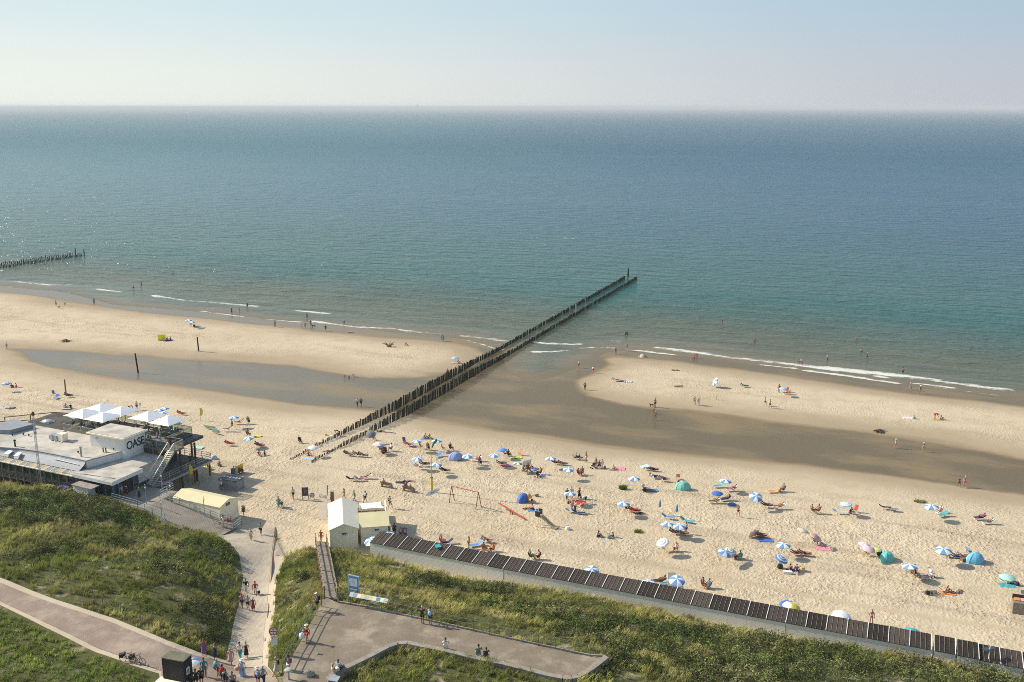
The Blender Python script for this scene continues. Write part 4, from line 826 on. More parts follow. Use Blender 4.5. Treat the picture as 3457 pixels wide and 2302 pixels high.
# lower deck with railing on the seaward side and right side
part('lower_deck', MB().prism([(-16, 3.5), (6.2, 3.5), (6.2, 10.6), (-16, 10.6)], 3.1, 3.3), M_TERR)
part('ground_wall', MB().prism([(-16, 3.5), (1.6, 3.5), (1.6, 8.4), (-16, 8.4)], 3.3, 6.6), M_GLASS)
for i in range(9): part('facade_post', MB().box((-15 + i * 2.05, 8.48, 4.9), (.12, .12, 3.3)), M_WOOD)
for i in range(3): part('facade_post', MB().box((1.66, 4.0 + i * 2.1, 4.9), (.12, .12, 3.3)), M_WOOD)
def bar_rail(name, pts, h=1.1, z=3.3, nr=3, parent=pav, mat=M_METAL):
    t = empty(name, (0, 0, 0)); t.parent = parent; P = [Vector(p) if len(p) == 3 else Vector((*p, z)) for p in pts]
    for k in range(nr):
        mb = MB()
        for a, b in zip(P[:-1], P[1:]): mb.bar(a + Vector((0, 0, h - k * .33)), b + Vector((0, 0, h - k * .33)), .05, .05)
        mb.build('rail', mat, t)
    for a, b in zip(P[:-1], P[1:]):
        n_ = max(1, round((b - a).length / 1.7))
        for i in range(n_ + 1): c = a.lerp(b, i / n_); MB().box(c + Vector((0, 0, h / 2)), (.06, .06, h)).build('post', mat, t)
    return t
bar_rail('deck_railing', [(-16, 10.5), (6.1, 10.5), (6.1, 3.6), (6.1, .2)])
part('deck_beam', MB().bar((6.2, 10.6, 3.1), (6.2, .2, 3.1), .15, .3), M_METAL)
part('lower_deck', MB().prism([(4.3, -1.6), (6.2, -1.6), (6.2, 3.48), (3.4, 3.48)], 3.1, 3.295), M_TERR)
for p in ((6.0, 1.0), (6.0, 4.0), (6.0, 7.0), (6.0, 10.2), (2, 10.2), (-3, 10.2), (-8, 10.2), (3, 5)): part('support_post', MB().box((*p, 2.0), (.2, .2, 2.3)), M_BWOOD)
for j in range(4): part('slat_screen', MB().box((3.5, 7.0, 1.3 + j * .5), (.05, 6.5, .16)), M_WOOD)
# ---- boardwalk from entrance to the ramp
bw = empty('boardwalk', (PAV_O[0], PAV_O[1], 0), PAV_A, 'sloping grey plank boardwalk with steel railings to the pavilion entrance', 'boardwalk')
def bz(x, y): return 3.28 - np.clip((x - 10.5) / 11.5, 0, 1) * 1.95
M_PLANK = paving('plank_boards', (.245, .215, .17), (.30, .265, .21), None, 0, .2)
MB().prism([(4.45, -7.35), (10.5, -7.9), (10.5, -1.0), (4.45, -1.6)], 3.05, 3.28).build('deck', M_PLANK, bw)
pk = MB(); x = 10.52
while x < 22.5:
    f = (x - 10.5) / 12; y0 = -7.9 - .6 * min(1, f * 2.4) + max(0, f - .5) * 2.2; y1 = -3.95 + max(0, x - 20.2) * .35; za, zb = bz(x, 0), bz(x + .19, 0)
    pk.add([(x, y0, za), (x + .19, y0, zb), (x + .19, y1, zb), (x, y1, za), (x, y0, za - .07), (x + .19, y0, zb - .07), (x + .19, y1, zb - .07), (x, y1, za - .07)], [(0, 1, 2, 3), (7, 6, 5, 4), (0, 4, 5, 1), (1, 5, 6, 2), (2, 6, 7, 3), (3, 7, 4, 0)]); x += .215
pk.build('planks', M_PLANK, bw)
MB().prism([(10.5, -7.8), (22.4, -7.0), (22.4, -4.1), (10.5, -4.1)], .6, lambda a, b: bz(a, b) - .1).build('beam', M_BWOOD, bw)
def brail(pts, nm='railing'):
    bar_rail(nm, [(x, y, z if z else float(bz(x, y))) for x, y, z in pts], parent=bw)
brail([(4.7, -7.35, 3.28), (9.7, -7.8, 3.28), (12.6, -8.2, None), (14.9, -8.4, None)])
brail([(14.9, -8.4, None), (15.4, -9.8, 2.3), (19.2, -9.6, 1.5)]); brail([(9.6, -1.1, 3.28), (9.8, -3.9, 3.28), (20.2, -3.95, None), (22.9, -3.2, 1.35), (23.1, -5.0, 1.3), (20.3, -5.4, 1.7)])
brail([(9.6, -1.1, 3.28), (6.3, -1.7, 3.28)])
for i, (x, y, lab) in enumerate(((9.75, -6.3, 'thin lamp post at the near side of the boardwalk in front of the entrance'), (8.6, -2.2, 'lamp post beside the handrail below the outside stairs'), (11.9, -4.1, 'lamp post where the boardwalk leaves the pavilion shadow'), (14.2, -8.2, 'lamp post at the bend of the boardwalk railing'), (17.6, -4.1, 'lamp post before the gable end of the yellow store'))):
    wx = PAV_O[0] + x * PCA - y * PSA; wy = PAV_O[1] + x * PSA + y * PCA; z = float(bz(x, y)); t = empty('boardwalk_lamp', (wx, wy, z - .3), PAV_A, lab, 'lamp post', 'lamp posts along the boardwalk')
    MB().tube((0, 0, 0), (0, 0, 3.0), .045).build('pole', M_METAL, t); MB().ell((.1, -.05, 2.7), (.11, .11, .14), 8, 5).build('lamp_head', M_WPAINT, t); MB().ell((0, 0, 3.05), (.06, .06, .08), 6, 4).build('cap', M_METAL, t)
def pw3(x, y): return PAV_O[0] + x * PCA - y * PSA, PAV_O[1] + x * PSA + y * PCA
# mast with camera head in front of the pavilion
x, y = pw3(-8.3, -7.6); t = empty('lattice_mast', (x, y, 2.0), PAV_A, 'tall galvanised lattice mast in front of the pavilion canopy', 'mast'); hm = 12.0
for q in ((-.13, -.1), (.13, -.1), (0, .13)): MB().tube((*q, 0), (*[c * .9 for c in q], hm), .035, .03, 5).build('leg', M_METAL, t)
mb = MB()
for i in range(30):
    z = i * .4; a = (-.13, -.1, z); b = (.13, -.1, z + .2); c = (0, .13, z + .1)
    mb.tube(a, b, .014, n=4); mb.tube(b, (c[0], c[1], z + .3), .014, n=4); mb.tube(c, (a[0], a[1], z + .4), .014, n=4)
mb.build('bracing', M_METAL, t)
for z in (hm - .1, hm - 1.6, hm - 2.2, hm - 2.8): MB().box((.02, 0, z), (.3, .25, .4)).build('antenna_box', M_METAL if z < hm - .5 else M_DARK, t)
MB().ell((.12, -.05, hm + .15), (.16, .16, .14), 8, 5).build('camera_head', M_DARK, t)
# bins / equipment beside the entrance
for c, x, y, z, col, lab in (('K1', 430, 880, 4.2, (.22, .20, .05), 'dark olive lidded skip beside the lattice mast'), ('K1', 555, 890, 4.2, (.06, .08, .32), 'blue covered trolley beside the pale lean-to')):
    p = Wz(c, x, y, z); t = empty('storage_bin', (p.x, p.y, 2.6), PAV_A, lab, 'bin'); MB().box((0, 0, .7), (1.35, .9, 1.4)).build('body', M_DARK, t); MB().box((0, 0, 1.44), (1.45, 1.0, .10)).build('lid', M_CLOTH, t, color=col)
a, b = Wz('K1', 560, 960, 4.3), Wz('K1', 660, 900, 4.6)
tag(MB().bar((a.x, a.y, 3.6), (b.x, b.y, 3.6), .08, 1.9).build('screen_fence', M_WOOD), 'short wooden screen fence left of the pale lean-to', 'fence')
# ================================================================ DUNE VEGETATION
def leafmat(name, cols, trans=.25):
    m, nt, out = newmat(name); A = lambda n: N(nt, 'ShaderNodeAttribute', attribute_name=n).outputs['Fac']
    h, v = A('hue'), A('val')
    c = mixc(nt, ramp(nt, h, 0., .5), cols[0], cols[1]); c = mixc(nt, ramp(nt, h, .5, 1.), c, cols[2])
    c = N(nt, 'ShaderNodeVectorMath', {0: c, 'Scale': v}, operation='SCALE').outputs[0]
    d = N(nt, 'ShaderNodeBsdfDiffuse', {'Color': c}); t = N(nt, 'ShaderNodeBsdfTranslucent', {'Color': c})
    mx = N(nt, 'ShaderNodeMixShader', {0: trans, 1: d.outputs[0], 2: t.outputs[0]}); nt.links.new(mx.outputs[0], out.inputs[0]); return m
M_GRASS = leafmat('grass_blades', ((.48, .42, .17), (.28, .29, .07), (.15, .22, .036)), .25)
M_LEAF = leafmat('shrub_leaves', ((.19, .18, .075), (.125, .142, .046), (.085, .138, .028)), .12)
pPATH = np.array(gw(pathp)); pRAMP = np.array(gw(ramp_pts)); pSM = np.array(sandm); pRS = np.array(rsand)
pST = np.array([tuple(A0[:2]), tuple(A1[:2]), tuple(B1[:2]), tuple(B0[:2])])
pBAND = wpoly(pxl('K7', (905, 1345), (830, 1405), (700, 1500), (520, 1535), (0, 1402)) + pxl('K3', (1800, 1282), (1500, 1221), (1330, 1254), (860, 1492), (830, 1530)), PLZ)
def local_ab(x, y):
    dx, dy = x - PAV_O[0], y - PAV_O[1]; return dx * PCA + dy * PSA, -dx * PSA + dy * PCA
def allowed(x, y, edge=0.):
    a, b = local_ab(x, y)
    ok = (sdf(x, y, pINL) > .3 + edge) & (sdf(x, y, plaza_poly) < -.25) & (sdf(x, y, pPATH) < -.9 - edge) & (sdf(x, y, pSM) < -.05 - edge) & (sdf(x, y, pRS) < .1) & (sdf(x, y, pRAMP) < -.35 - edge) & (sdf(x, y, pST) < -.15)
    ok &= ~((b > -7.6) & (a < 5)) & ~((a > -1.3) & (a < 2.9) & (b > -8.9)) & ~((a > 4.2) & (a < 23) & (b > -8.9 + np.clip((a - 14) * .3, 0, 2)))
    return ok
def pxm(x, y, z):      # back to photo pixels (used only to decide what grows where)
    X, Y, Z = x, y, z - H; cz = -math.sin(PITCH); f = Y * math.cos(PITCH) + Z * cz; u = Y * math.sin(PITCH) + Z * math.cos(PITCH)
    return CX + F_ * X / f, CY - F_ * u / f
SHR = [tuple(G('PX', a, b)[:2]) + (r,) for a, b, r in ((60, 1690, 6), (200, 1700, 7), (330, 1725, 6), (440, 1750, 4), (120, 1740, 4), (745, 1850, 3.2), (780, 1890, 3), (700, 1870, 3), (660, 1840, 2.5), (230, 1972, 2), (60, 1890, 3), (170, 1860, 2.5), (400, 1850, 2.5), (560, 1880, 2), (700, 2060, 3), (740, 2110, 3), (680, 2100, 2.5), (730, 2170, 2), (560, 1930, 2.5), (690, 2000, 2.5),
   (1500, 1985, 3), (1580, 2000, 3), (1660, 2010, 3.5), (1450, 1970, 2), (1760, 2060, 3.5), (1860, 2060, 4), (1960, 2090, 4.5), (2060, 2110, 4.5), (2160, 2130, 5), (2260, 2140, 4), (2350, 2150, 4), (2000, 2140, 4), (2100, 2180, 3.5), (2300, 2220, 5), (2420, 2180, 5), (2500, 2230, 6), (2620, 2200, 5), (2650, 2280, 6), (2780, 2230, 5), (2800, 2290, 6), (2900, 2240, 4), (2980, 2290, 6), (3100, 2270, 4), (3200, 2300, 5), (2400, 2290, 5), (2200, 2260, 3), (2550, 2300, 5), (3350, 2310, 4),
   (1020, 1960, 1.6), (990, 2030, 1.5))]
def shrubness(x, y):
    v = np.full(x.shape, -1.)
    for a, b, r in SHR: v = np.maximum(v, 1 - np.hypot(x - a, y - b) / r)
    return v * 1.1 + (vnoise(x, y, 2.6, 11) - .5) * 1.3 + (vnoise(x, y, 7, 12) - .5) * .8
def scatter(n, s0=-150, s1=120, t0=25, t1=150):
    s = rng.uniform(s0, s1, n); t = rng.uniform(t0, t1, n); return from_st(s, t)
def visible(x, y, z):
    a, b = pxm(x, y, z); return (a > -250) & (a < 3750) & (b < 2520) & (b > 1500)
# shrubs
x, y = scatter(45000); ok = allowed(x, y, .35); x, y = x[ok], y[ok]; z = ground(x, y); ok = visible(x, y, z) & (shrubness(x, y) > .12); x, y, z = x[ok], y[ok], z[ok]
k = len(x); sn = np.clip(shrubness(x, y), 0, 1); rad = rng.uniform(.38, .95, k); hh_ = rng.uniform(.35, 1.05, k) * (.7 + .6 * sn); hueS = np.clip(vnoise(x, y, 6, 21) * .8 + rng.uniform(-.15, .35, k), 0, 1); valS = rng.uniform(.6, 1.25, k) * (.4 + 1.2 * vnoise(x, y, 1.4, 77))
NL = 95
def leaves(x, y, z, rad, hh, hue, val, NL, size):
    k = len(x); th = rng.uniform(0, 2 * math.pi, (k, NL)); cz = rng.uniform(0., 1, (k, NL)); q = rng.uniform(.72, 1.06, (k, NL)); lump = 1 + .22 * np.sin(th * 3 + rng.uniform(0, 6, (k, 1))) 
    sr = np.sqrt(1 - cz ** 2) * q * lump
    P = np.stack([x[:, None] + rad[:, None] * sr * np.cos(th), y[:, None] + rad[:, None] * sr * np.sin(th), z[:, None] + .05 + hh[:, None] * cz * q * lump], -1).reshape(-1, 3)
    n = P.shape[0]; nrm = np.stack([(sr * np.cos(th)).ravel(), (sr * np.sin(th)).ravel(), cz.ravel() + .3], -1) + rng.normal(0, .55, (n, 3)); nrm /= np.linalg.norm(nrm, axis=1)[:, None]
    a = np.cross(nrm, rng.normal(0, 1, (n, 3))); a /= np.linalg.norm(a, axis=1)[:, None]; b = np.cross(nrm, a); s = rng.uniform(size[0], size[1], (n, 1))
    V = np.stack([P - a * s, P - b * s * .45, P + a * s, P + b * s * .45], 1).reshape(-1, 3)
    va_c = np.repeat(rng.uniform(.6, 1.35, (k, 8)), (NL + 7) // 8, axis=1)[:, :NL].ravel(); hu = np.clip(np.repeat(hue, NL) + rng.uniform(-.2, .2, n), 0, 1); va = np.repeat(val, NL) * rng.uniform(.7, 1.3, n) * va_c
    return V, np.repeat(hu, 4), np.repeat(va, 4)
V, hu, va = leaves(x, y, z, rad, hh_, hueS, valS, NL, (.07, .13))
o = obj('dune_scrub', npmesh('dune_scrub', V, np.arange(len(V)).reshape(-1, 4), M_LEAF, {'hue': hu, 'val': va})); tag(o, kind='stuff')
# grass
def blades(x, y, z, NBl, ln, wd, hue, val, lean=(.30, -.10), spread=.55):
    k = len(x); n = k * NBl; th = rng.uniform(0, 2 * math.pi, n); X = np.repeat(x, NBl) + rng.normal(0, .10, n); Y = np.repeat(y, NBl) + rng.normal(0, .10, n); Z = np.repeat(z, NBl) - .04
    L = np.repeat(ln, NBl) * rng.uniform(.6, 1.15, n); sp = rng.uniform(.1, spread, n)
    dx = np.cos(th) * sp + lean[0]; dy = np.sin(th) * sp + lean[1]; nn = np.sqrt(dx ** 2 + dy ** 2 + 1)
    T = np.stack([X + dx / nn * L, Y + dy / nn * L, Z + L / nn], -1); M = np.stack([X + dx / nn * L * .35, Y + dy / nn * L * .35, Z + L / nn * .60], -1); B = np.stack([X, Y, Z], -1)
    wv = np.stack([-np.sin(th), np.cos(th), np.zeros(n)], -1) * (np.full((n, 1), wd) * rng.uniform(.7, 1.3, (n, 1)))
    V = np.stack([B - wv, B + wv, M + wv * .9, M - wv * .9, T + wv * .25, T - wv * .25], 1).reshape(-1, 3)
    i = np.arange(n)[:, None] * 6; Fq = np.concatenate([i + np.array([[0, 1, 2, 3]]), i + np.array([[3, 2, 4, 5]])], 1).reshape(-1, 4)
    hu = np.clip(np.repeat(hue, NBl) + rng.uniform(-.18, .18, n), 0, 1); va = np.repeat(val, NBl) * rng.uniform(.75, 1.25, n)
    return V, Fq, np.repeat(hu, 6), np.repeat(va, 6)
x, y = scatter(185000); ok = allowed(x, y, 0.); x, y = x[ok], y[ok]; z = ground(x, y); ok = visible(x, y, z); x, y, z = x[ok], y[ok], z[ok]
bare = vnoise(x, y, 3.2, 31) * .6 + vnoise(x, y, 1.3, 32) * .4; a_, b_ = pxm(x, y, z)
lawn = (a_ < 620) & (sdf(x, y, pPATH) < 0) & (b_ > 2034 + (a_ * .42)); keep = (shrubness(x, y) < .25) & ((bare < .64) | lawn | (rng.random(len(x)) < .2)) & ~((a_ > 250) & (a_ < 620) & (b_ > 1890) & (b_ < 2090) & (bare > .50) & (rng.random(len(x)) < .7))
x, y, z, lawn, a_, b_ = x[keep], y[keep], z[keep], lawn[keep], a_[keep], b_[keep]
k = len(x); hue = np.clip(.08 + .95 * (vnoise(x, y, 4.5, 41) - .2) + rng.uniform(-.12, .12, k), 0, 1); hue = np.where(lawn, np.clip(hue * .5 + .62, 0, 1), hue)
edge_ = sdf(x, y, pINL); hue = np.where(edge_ < 3.2, hue * .35, hue); rightz = (a_ > 1100) & (a_ < 3400); hue = np.where(rightz, hue * .8, hue)
ln_ = np.where(lawn, .38, .55) * rng.uniform(.7, 1.35, k) * (.75 + .6 * vnoise(x, y, 2.2, 44)); val = rng.uniform(.65, 1.25, k) * np.where(lawn, 1.25, 1.) * (.45 + 1.1 * vnoise(x, y, 1.7, 78))
V, Fq, hu, va = blades(x, y, z, 13, ln_, .017, hue, val)
print('tufts', k, 'quads', len(Fq))
o = obj('dune_grass', npmesh('dune_grass', V, Fq, M_GRASS, {'hue': hu, 'val': va})); tag(o, kind='stuff')
# low herbs between the tufts
x, y = scatter(75000); ok = allowed(x, y, 0.1); x, y = x[ok], y[ok]; z = ground(x, y); ok = visible(x, y, z); x, y, z = x[ok], y[ok], z[ok]
a_, b_ = pxm(x, y, z); lawn = (a_ < 620) & (b_ > 2034 + (a_ * .42)); kk = (lawn | (vnoise(x, y, 5, 51) > .52)) & (shrubness(x, y) < .4); x, y, z, lawn = x[kk], y[kk], z[kk], lawn[kk]; k = len(x)
V, hu, va = leaves(x, y, z, rng.uniform(.2, .4, k), rng.uniform(.12, .3, k), np.where(lawn, .95, rng.uniform(.2, 1, k)), rng.uniform(.8, 1.3, k), 16, (.05, .09))
o = obj('low_herbs', npmesh('low_herbs', V, np.arange(len(V)).reshape(-1, 4), M_LEAF, {'hue': hu, 'val': va})); tag(o, kind='stuff')
# ================================================================ PEOPLE
def skinned(name, joints, edges, sub=1):
    me = D.meshes.new(name); keys = list(joints); ix = {k: i for i, k in enumerate(keys)}
    me.from_pydata([joints[k][0] for k in keys], [(ix[a], ix[b]) for a, b in edges], []); o = D.objects.new(name, me); COL.objects.link(o)
    sk = o.modifiers.new('s', 'SKIN'); sk.use_smooth_shade = True; sk.branch_smoothing = .4
    if not me.skin_vertices: me.attributes.new('x', 'FLOAT', 'POINT')
    for k in keys:
        r = joints[k][1]; r = r if isinstance(r, tuple) else (r, r); me.skin_vertices[0].data[ix[k]].radius = r
    me.skin_vertices[0].data[0].use_root = True
    if sub: m = o.modifiers.new('u', 'SUBSURF'); m.levels = sub; m.render_levels = sub
    bpy.context.view_layer.update(); dg = bpy.context.evaluated_depsgraph_get(); r = D.meshes.new_from_object(o.evaluated_get(dg)); r.name = name
    D.objects.remove(o); D.meshes.remove(me); return r
V3 = Vector
def pose(kind):      # joint positions, person faces -y, standing height 1.75
    J = {}
    def leg(s, hip, knee, ank, toe): J['hip' + s], J['knee' + s], J['ank' + s], J['toe' + s] = map(V3, (hip, knee, ank, toe))
    def arm(s, sh, el, wr, hd): J['sh' + s], J['el' + s], J['wr' + s], J['hd' + s] = map(V3, (sh, el, wr, hd))
    if kind in ('stand', 'walk', 'rail', 'swim', 'point'):
        J['pel'] = V3((0, 0, .93)); J['waist'] = V3((0, 0, 1.08)); J['chest'] = V3((0, .01, 1.28)); J['neck'] = V3((0, .01, 1.47)); J['head'] = V3((0, -.01, 1.62))
        d = {'stand': .03, 'walk': .27, 'rail': .06, 'swim': .05, 'point': .1}[kind]
        leg('L', (.10, 0, .90), (.11, -d * .75, .50), (.11, -d, .085), (.13, -d - .15, .03)); leg('R', (-.10, 0, .90), (-.11, d * .25, .50), (-.11, d, .10 if kind == 'walk' else .085), (-.13, d - .14, .03))
        if kind == 'walk': arm('L', (.19, .01, 1.42), (.25, .10, 1.15), (.26, .08, .90), (.26, .04, .82)); arm('R', (-.19, .01, 1.42), (-.25, -.06, 1.15), (-.25, -.20, .93), (-.25, -.25, .86))
        elif kind == 'rail': arm('L', (.19, -.01, 1.42), (.27, -.12, 1.20), (.22, -.36, 1.12), (.20, -.44, 1.12)); arm('R', (-.19, -.01, 1.42), (-.27, -.12, 1.20), (-.22, -.36, 1.12), (-.20, -.44, 1.12))
        elif kind == 'swim': arm('L', (.19, 0, 1.42), (.42, -.05, 1.36), (.60, -.10, 1.34), (.68, -.12, 1.34)); arm('R', (-.19, 0, 1.42), (-.42, -.05, 1.36), (-.60, -.10, 1.34), (-.68, -.12, 1.34))
        elif kind == 'point': arm('L', (.19, .01, 1.42), (.26, .05, 1.15), (.26, .0, .90), (.26, -.03, .82)); arm('R', (-.19, .0, 1.42), (-.45, -.05, 1.40), (-.70, -.08, 1.38), (-.78, -.08, 1.38))
        else: arm('L', (.19, .01, 1.42), (.26, .04, 1.15), (.25, -.04, .90), (.24, -.07, .82)); arm('R', (-.19, .01, 1.42), (-.27, .05, 1.16), (-.24, -.10, .98), (-.20, -.17, .95))
    elif kind == 'bend':
        J['pel'] = V3((0, .12, .90)); J['waist'] = V3((0, .0, 1.00)); J['chest'] = V3((0, -.20, 1.05)); J['neck'] = V3((0, -.38, 1.03)); J['head'] = V3((0, -.52, .98))
        leg('L', (.10, .12, .88), (.12, .02, .48), (.12, .06, .085), (.14, -.09, .03)); leg('R', (-.10, .12, .88), (-.12, .06, .48), (-.12, .14, .085), (-.14, 0, .03))
        arm('L', (.18, -.32, 1.0), (.20, -.40, .74), (.16, -.48, .50), (.15, -.50, .42)); arm('R', (-.18, -.32, 1.0), (-.20, -.40, .74), (-.16, -.48, .50), (-.15, -.50, .42))
    elif kind == 'chair':      # origin at ground below the seat, seat height .42
        J['pel'] = V3((0, .05, .50)); J['waist'] = V3((0, .10, .65)); J['chest'] = V3((0, .15, .86)); J['neck'] = V3((0, .17, 1.04)); J['head'] = V3((0, .15, 1.19))
        leg('L', (.10, .03, .49), (.14, -.38, .53), (.13, -.46, .10), (.14, -.61, .04)); leg('R', (-.10, .03, .49), (-.14, -.38, .53), (-.13, -.44, .10), (-.14, -.59, .04))
        arm('L', (.19, .15, 1.0), (.26, .08, .76), (.20, -.18, .66), (.16, -.26, .64)); arm('R', (-.19, .15, 1.0), (-.26, .08, .76), (-.20, -.18, .66), (-.16, -.26, .64))
    elif kind == 'sit':       # on the ground, knees drawn up
        J['pel'] = V3((0, .05, .12)); J['waist'] = V3((0, .08, .27)); J['chest'] = V3((0, .06, .48)); J['neck'] = V3((0, .0, .66)); J['head'] = V3((0, -.06, .80))
        leg('L', (.10, .0, .12), (.16, -.36, .42), (.13, -.58, .07), (.14, -.73, .04)); leg('R', (-.10, .0, .12), (-.14, -.42, .34), (-.13, -.72, .07), (-.14, -.86, .06))
        arm('L', (.18, .02, .61), (.25, -.12, .42), (.16, -.34, .42), (.10, -.40, .42)); arm('R', (-.18, .02, .61), (-.28, .12, .36), (-.26, .22, .10), (-.26, .26, .04))
    elif kind == 'lounge':    # reclined on a sunbed, seat .33 high, head towards +y
        J['pel'] = V3((0, 0, .44)); J['waist'] = V3((0, .15, .50)); J['chest'] = V3((0, .33, .62)); J['neck'] = V3((0, .50, .74)); J['head'] = V3((0, .62, .85))
        leg('L', (.10, -.04, .44), (.13, -.46, .52), (.11, -.88, .42), (.12, -.94, .56)); leg('R', (-.10, -.04, .44), (-.13, -.46, .46), (-.11, -.90, .42), (-.12, -.96, .56))
        arm('L', (.19, .46, .70), (.30, .28, .56), (.24, .04, .52), (.20, -.04, .52)); arm('R', (-.19, .46, .70), (-.30, .28, .56), (-.20, .10, .62), (-.13, .05, .63))
    elif kind == 'lie':       # flat on the back
        J['pel'] = V3((0, 0, .11)); J['waist'] = V3((0, .15, .11)); J['chest'] = V3((0, .35, .13)); J['neck'] = V3((0, .54, .12)); J['head'] = V3((0, .69, .13))
        leg('L', (.10, -.03, .11), (.13, -.44, .16), (.13, -.86, .07), (.15, -.92, .17)); leg('R', (-.10, -.03, .11), (-.14, -.44, .10), (-.15, -.87, .07), (-.18, -.92, .17))
        arm('L', (.19, .48, .12), (.36, .26, .09), (.34, .02, .07), (.34, -.07, .07)); arm('R', (-.19, .48, .12), (-.38, .62, .10), (-.24, .80, .12), (-.16, .80, .14))
    return J
def body_mesh(kind, fem):
    J = pose(kind); q = .92 if fem else 1.
    rad = {'pel': (.15, .115), 'waist': (.125 * q, .10), 'chest': (.155 * q, .115), 'neck': .058, 'head': (.075, .09)}
    for s in 'LR': rad.update({'hip' + s: .088, 'knee' + s: .058, 'ank' + s: .038, 'toe' + s: (.042, .026), 'sh' + s: .062 * q, 'el' + s: .042 * q, 'wr' + s: .028, 'hd' + s: (.036, .020)})
    E = [('pel', 'waist'), ('waist', 'chest'), ('chest', 'neck'), ('neck', 'head')]
    for s in 'LR': E += [('pel', 'hip' + s), ('hip' + s, 'knee' + s), ('knee' + s, 'ank' + s), ('ank' + s, 'toe' + s), ('chest', 'sh' + s), ('sh' + s, 'el' + s), ('el' + s, 'wr' + s), ('wr' + s, 'hd' + s)]
    me = skinned('person_body', {k: (J[k], rad[k]) for k in ['pel', 'waist', 'chest', 'neck', 'head'] + [a + s for s in 'LR' for a in ('hip', 'knee', 'ank', 'toe', 'sh', 'el', 'wr', 'hd')]}, E)
    up = (J['head'] - J['neck']).normalized(); h = J['head'] + up * .03
    q_ = up.to_track_quat('Z', 'Y').to_matrix() if kind in ('lie', 'lounge') else Matrix.Identity(3)
    fw = V3((0, -1, 0)) if kind not in ('lie', 'lounge', 'bend') else (V3((0, 0, 1)) if kind == 'lie' else V3((0, -.7, .7)) if kind == 'lounge' else V3((0, -.4, -.9))).normalized()
    sd_ = V3((1, 0, 0)); mb = MB()
    def el(c, r): mb.ell(c, r, 10, 7)
    el(h, (.078, .094, .115) if kind not in ('lie', 'lounge', 'bend') else (.078, .105, .10))
    mb.tube(h + fw * .08 + up * .015, h + fw * .115 - up * .02, .010, .017, 5)                      # nose
    for s in (-1, 1): mb.ell(h + sd_ * s * .08 - up * .005, (.012, .02, .028), 5, 4); mb.ell(h + fw * .088 + sd_ * s * .032 + up * .02, (.013, .008, .008), 5, 4)     # ears, eyes
    mb.tube(h + fw * .088 - up * .05 - sd_ * .022, h + fw * .088 - up * .05 + sd_ * .022, .007, .007, 5)  # mouth
    for s in 'LR':             # fingers and thumb
        w, hd = J['wr' + s], J['hd' + s]; d = (hd - w).normalized(); a = d.cross(V3((0, 1, .1))).normalized() if abs(d.y) < .9 else V3((1, 0, 0)); b = d.cross(a)
        for i, L in enumerate((.062, .075, .07, .055)): o_ = hd + a * (i - 1.5) * .017; m_ = o_ + d * L * .55 + b * .006; mb.tube(o_ - d * .02, m_, .0095, .009, 5); mb.tube(m_, m_ + d * L * .45 + b * .02, .009, .006, 5)
        o_ = w + d * .03 + a * .03; mb.tube(o_, o_ + d * .035 + a * .025, .012, .009, 5)
    hm = mb.mesh('t', M_SKIN); bm = bmesh.new(); bm.from_mesh(me); bm.from_mesh(hm); bm.to_mesh(me); bm.free(); D.meshes.remove(hm)
    me.materials.clear(); me.materials.append(M_SKIN); me.polygons.foreach_set('material_index', [0] * len(me.polygons)); me.polygons.foreach_set('use_smooth', [True] * len(me.polygons))
    return me, J, h, up, fw
def cloth_skin(name, J, items, E, grow=1.0):
    me = skinned(name, {k: (v[0], v[1]) for k, v in items.items()}, E); me.materials.clear(); me.materials.append(M_CLOTH); me.polygons.foreach_set('use_smooth', [True] * len(me.polygons)); return me
PM = {}
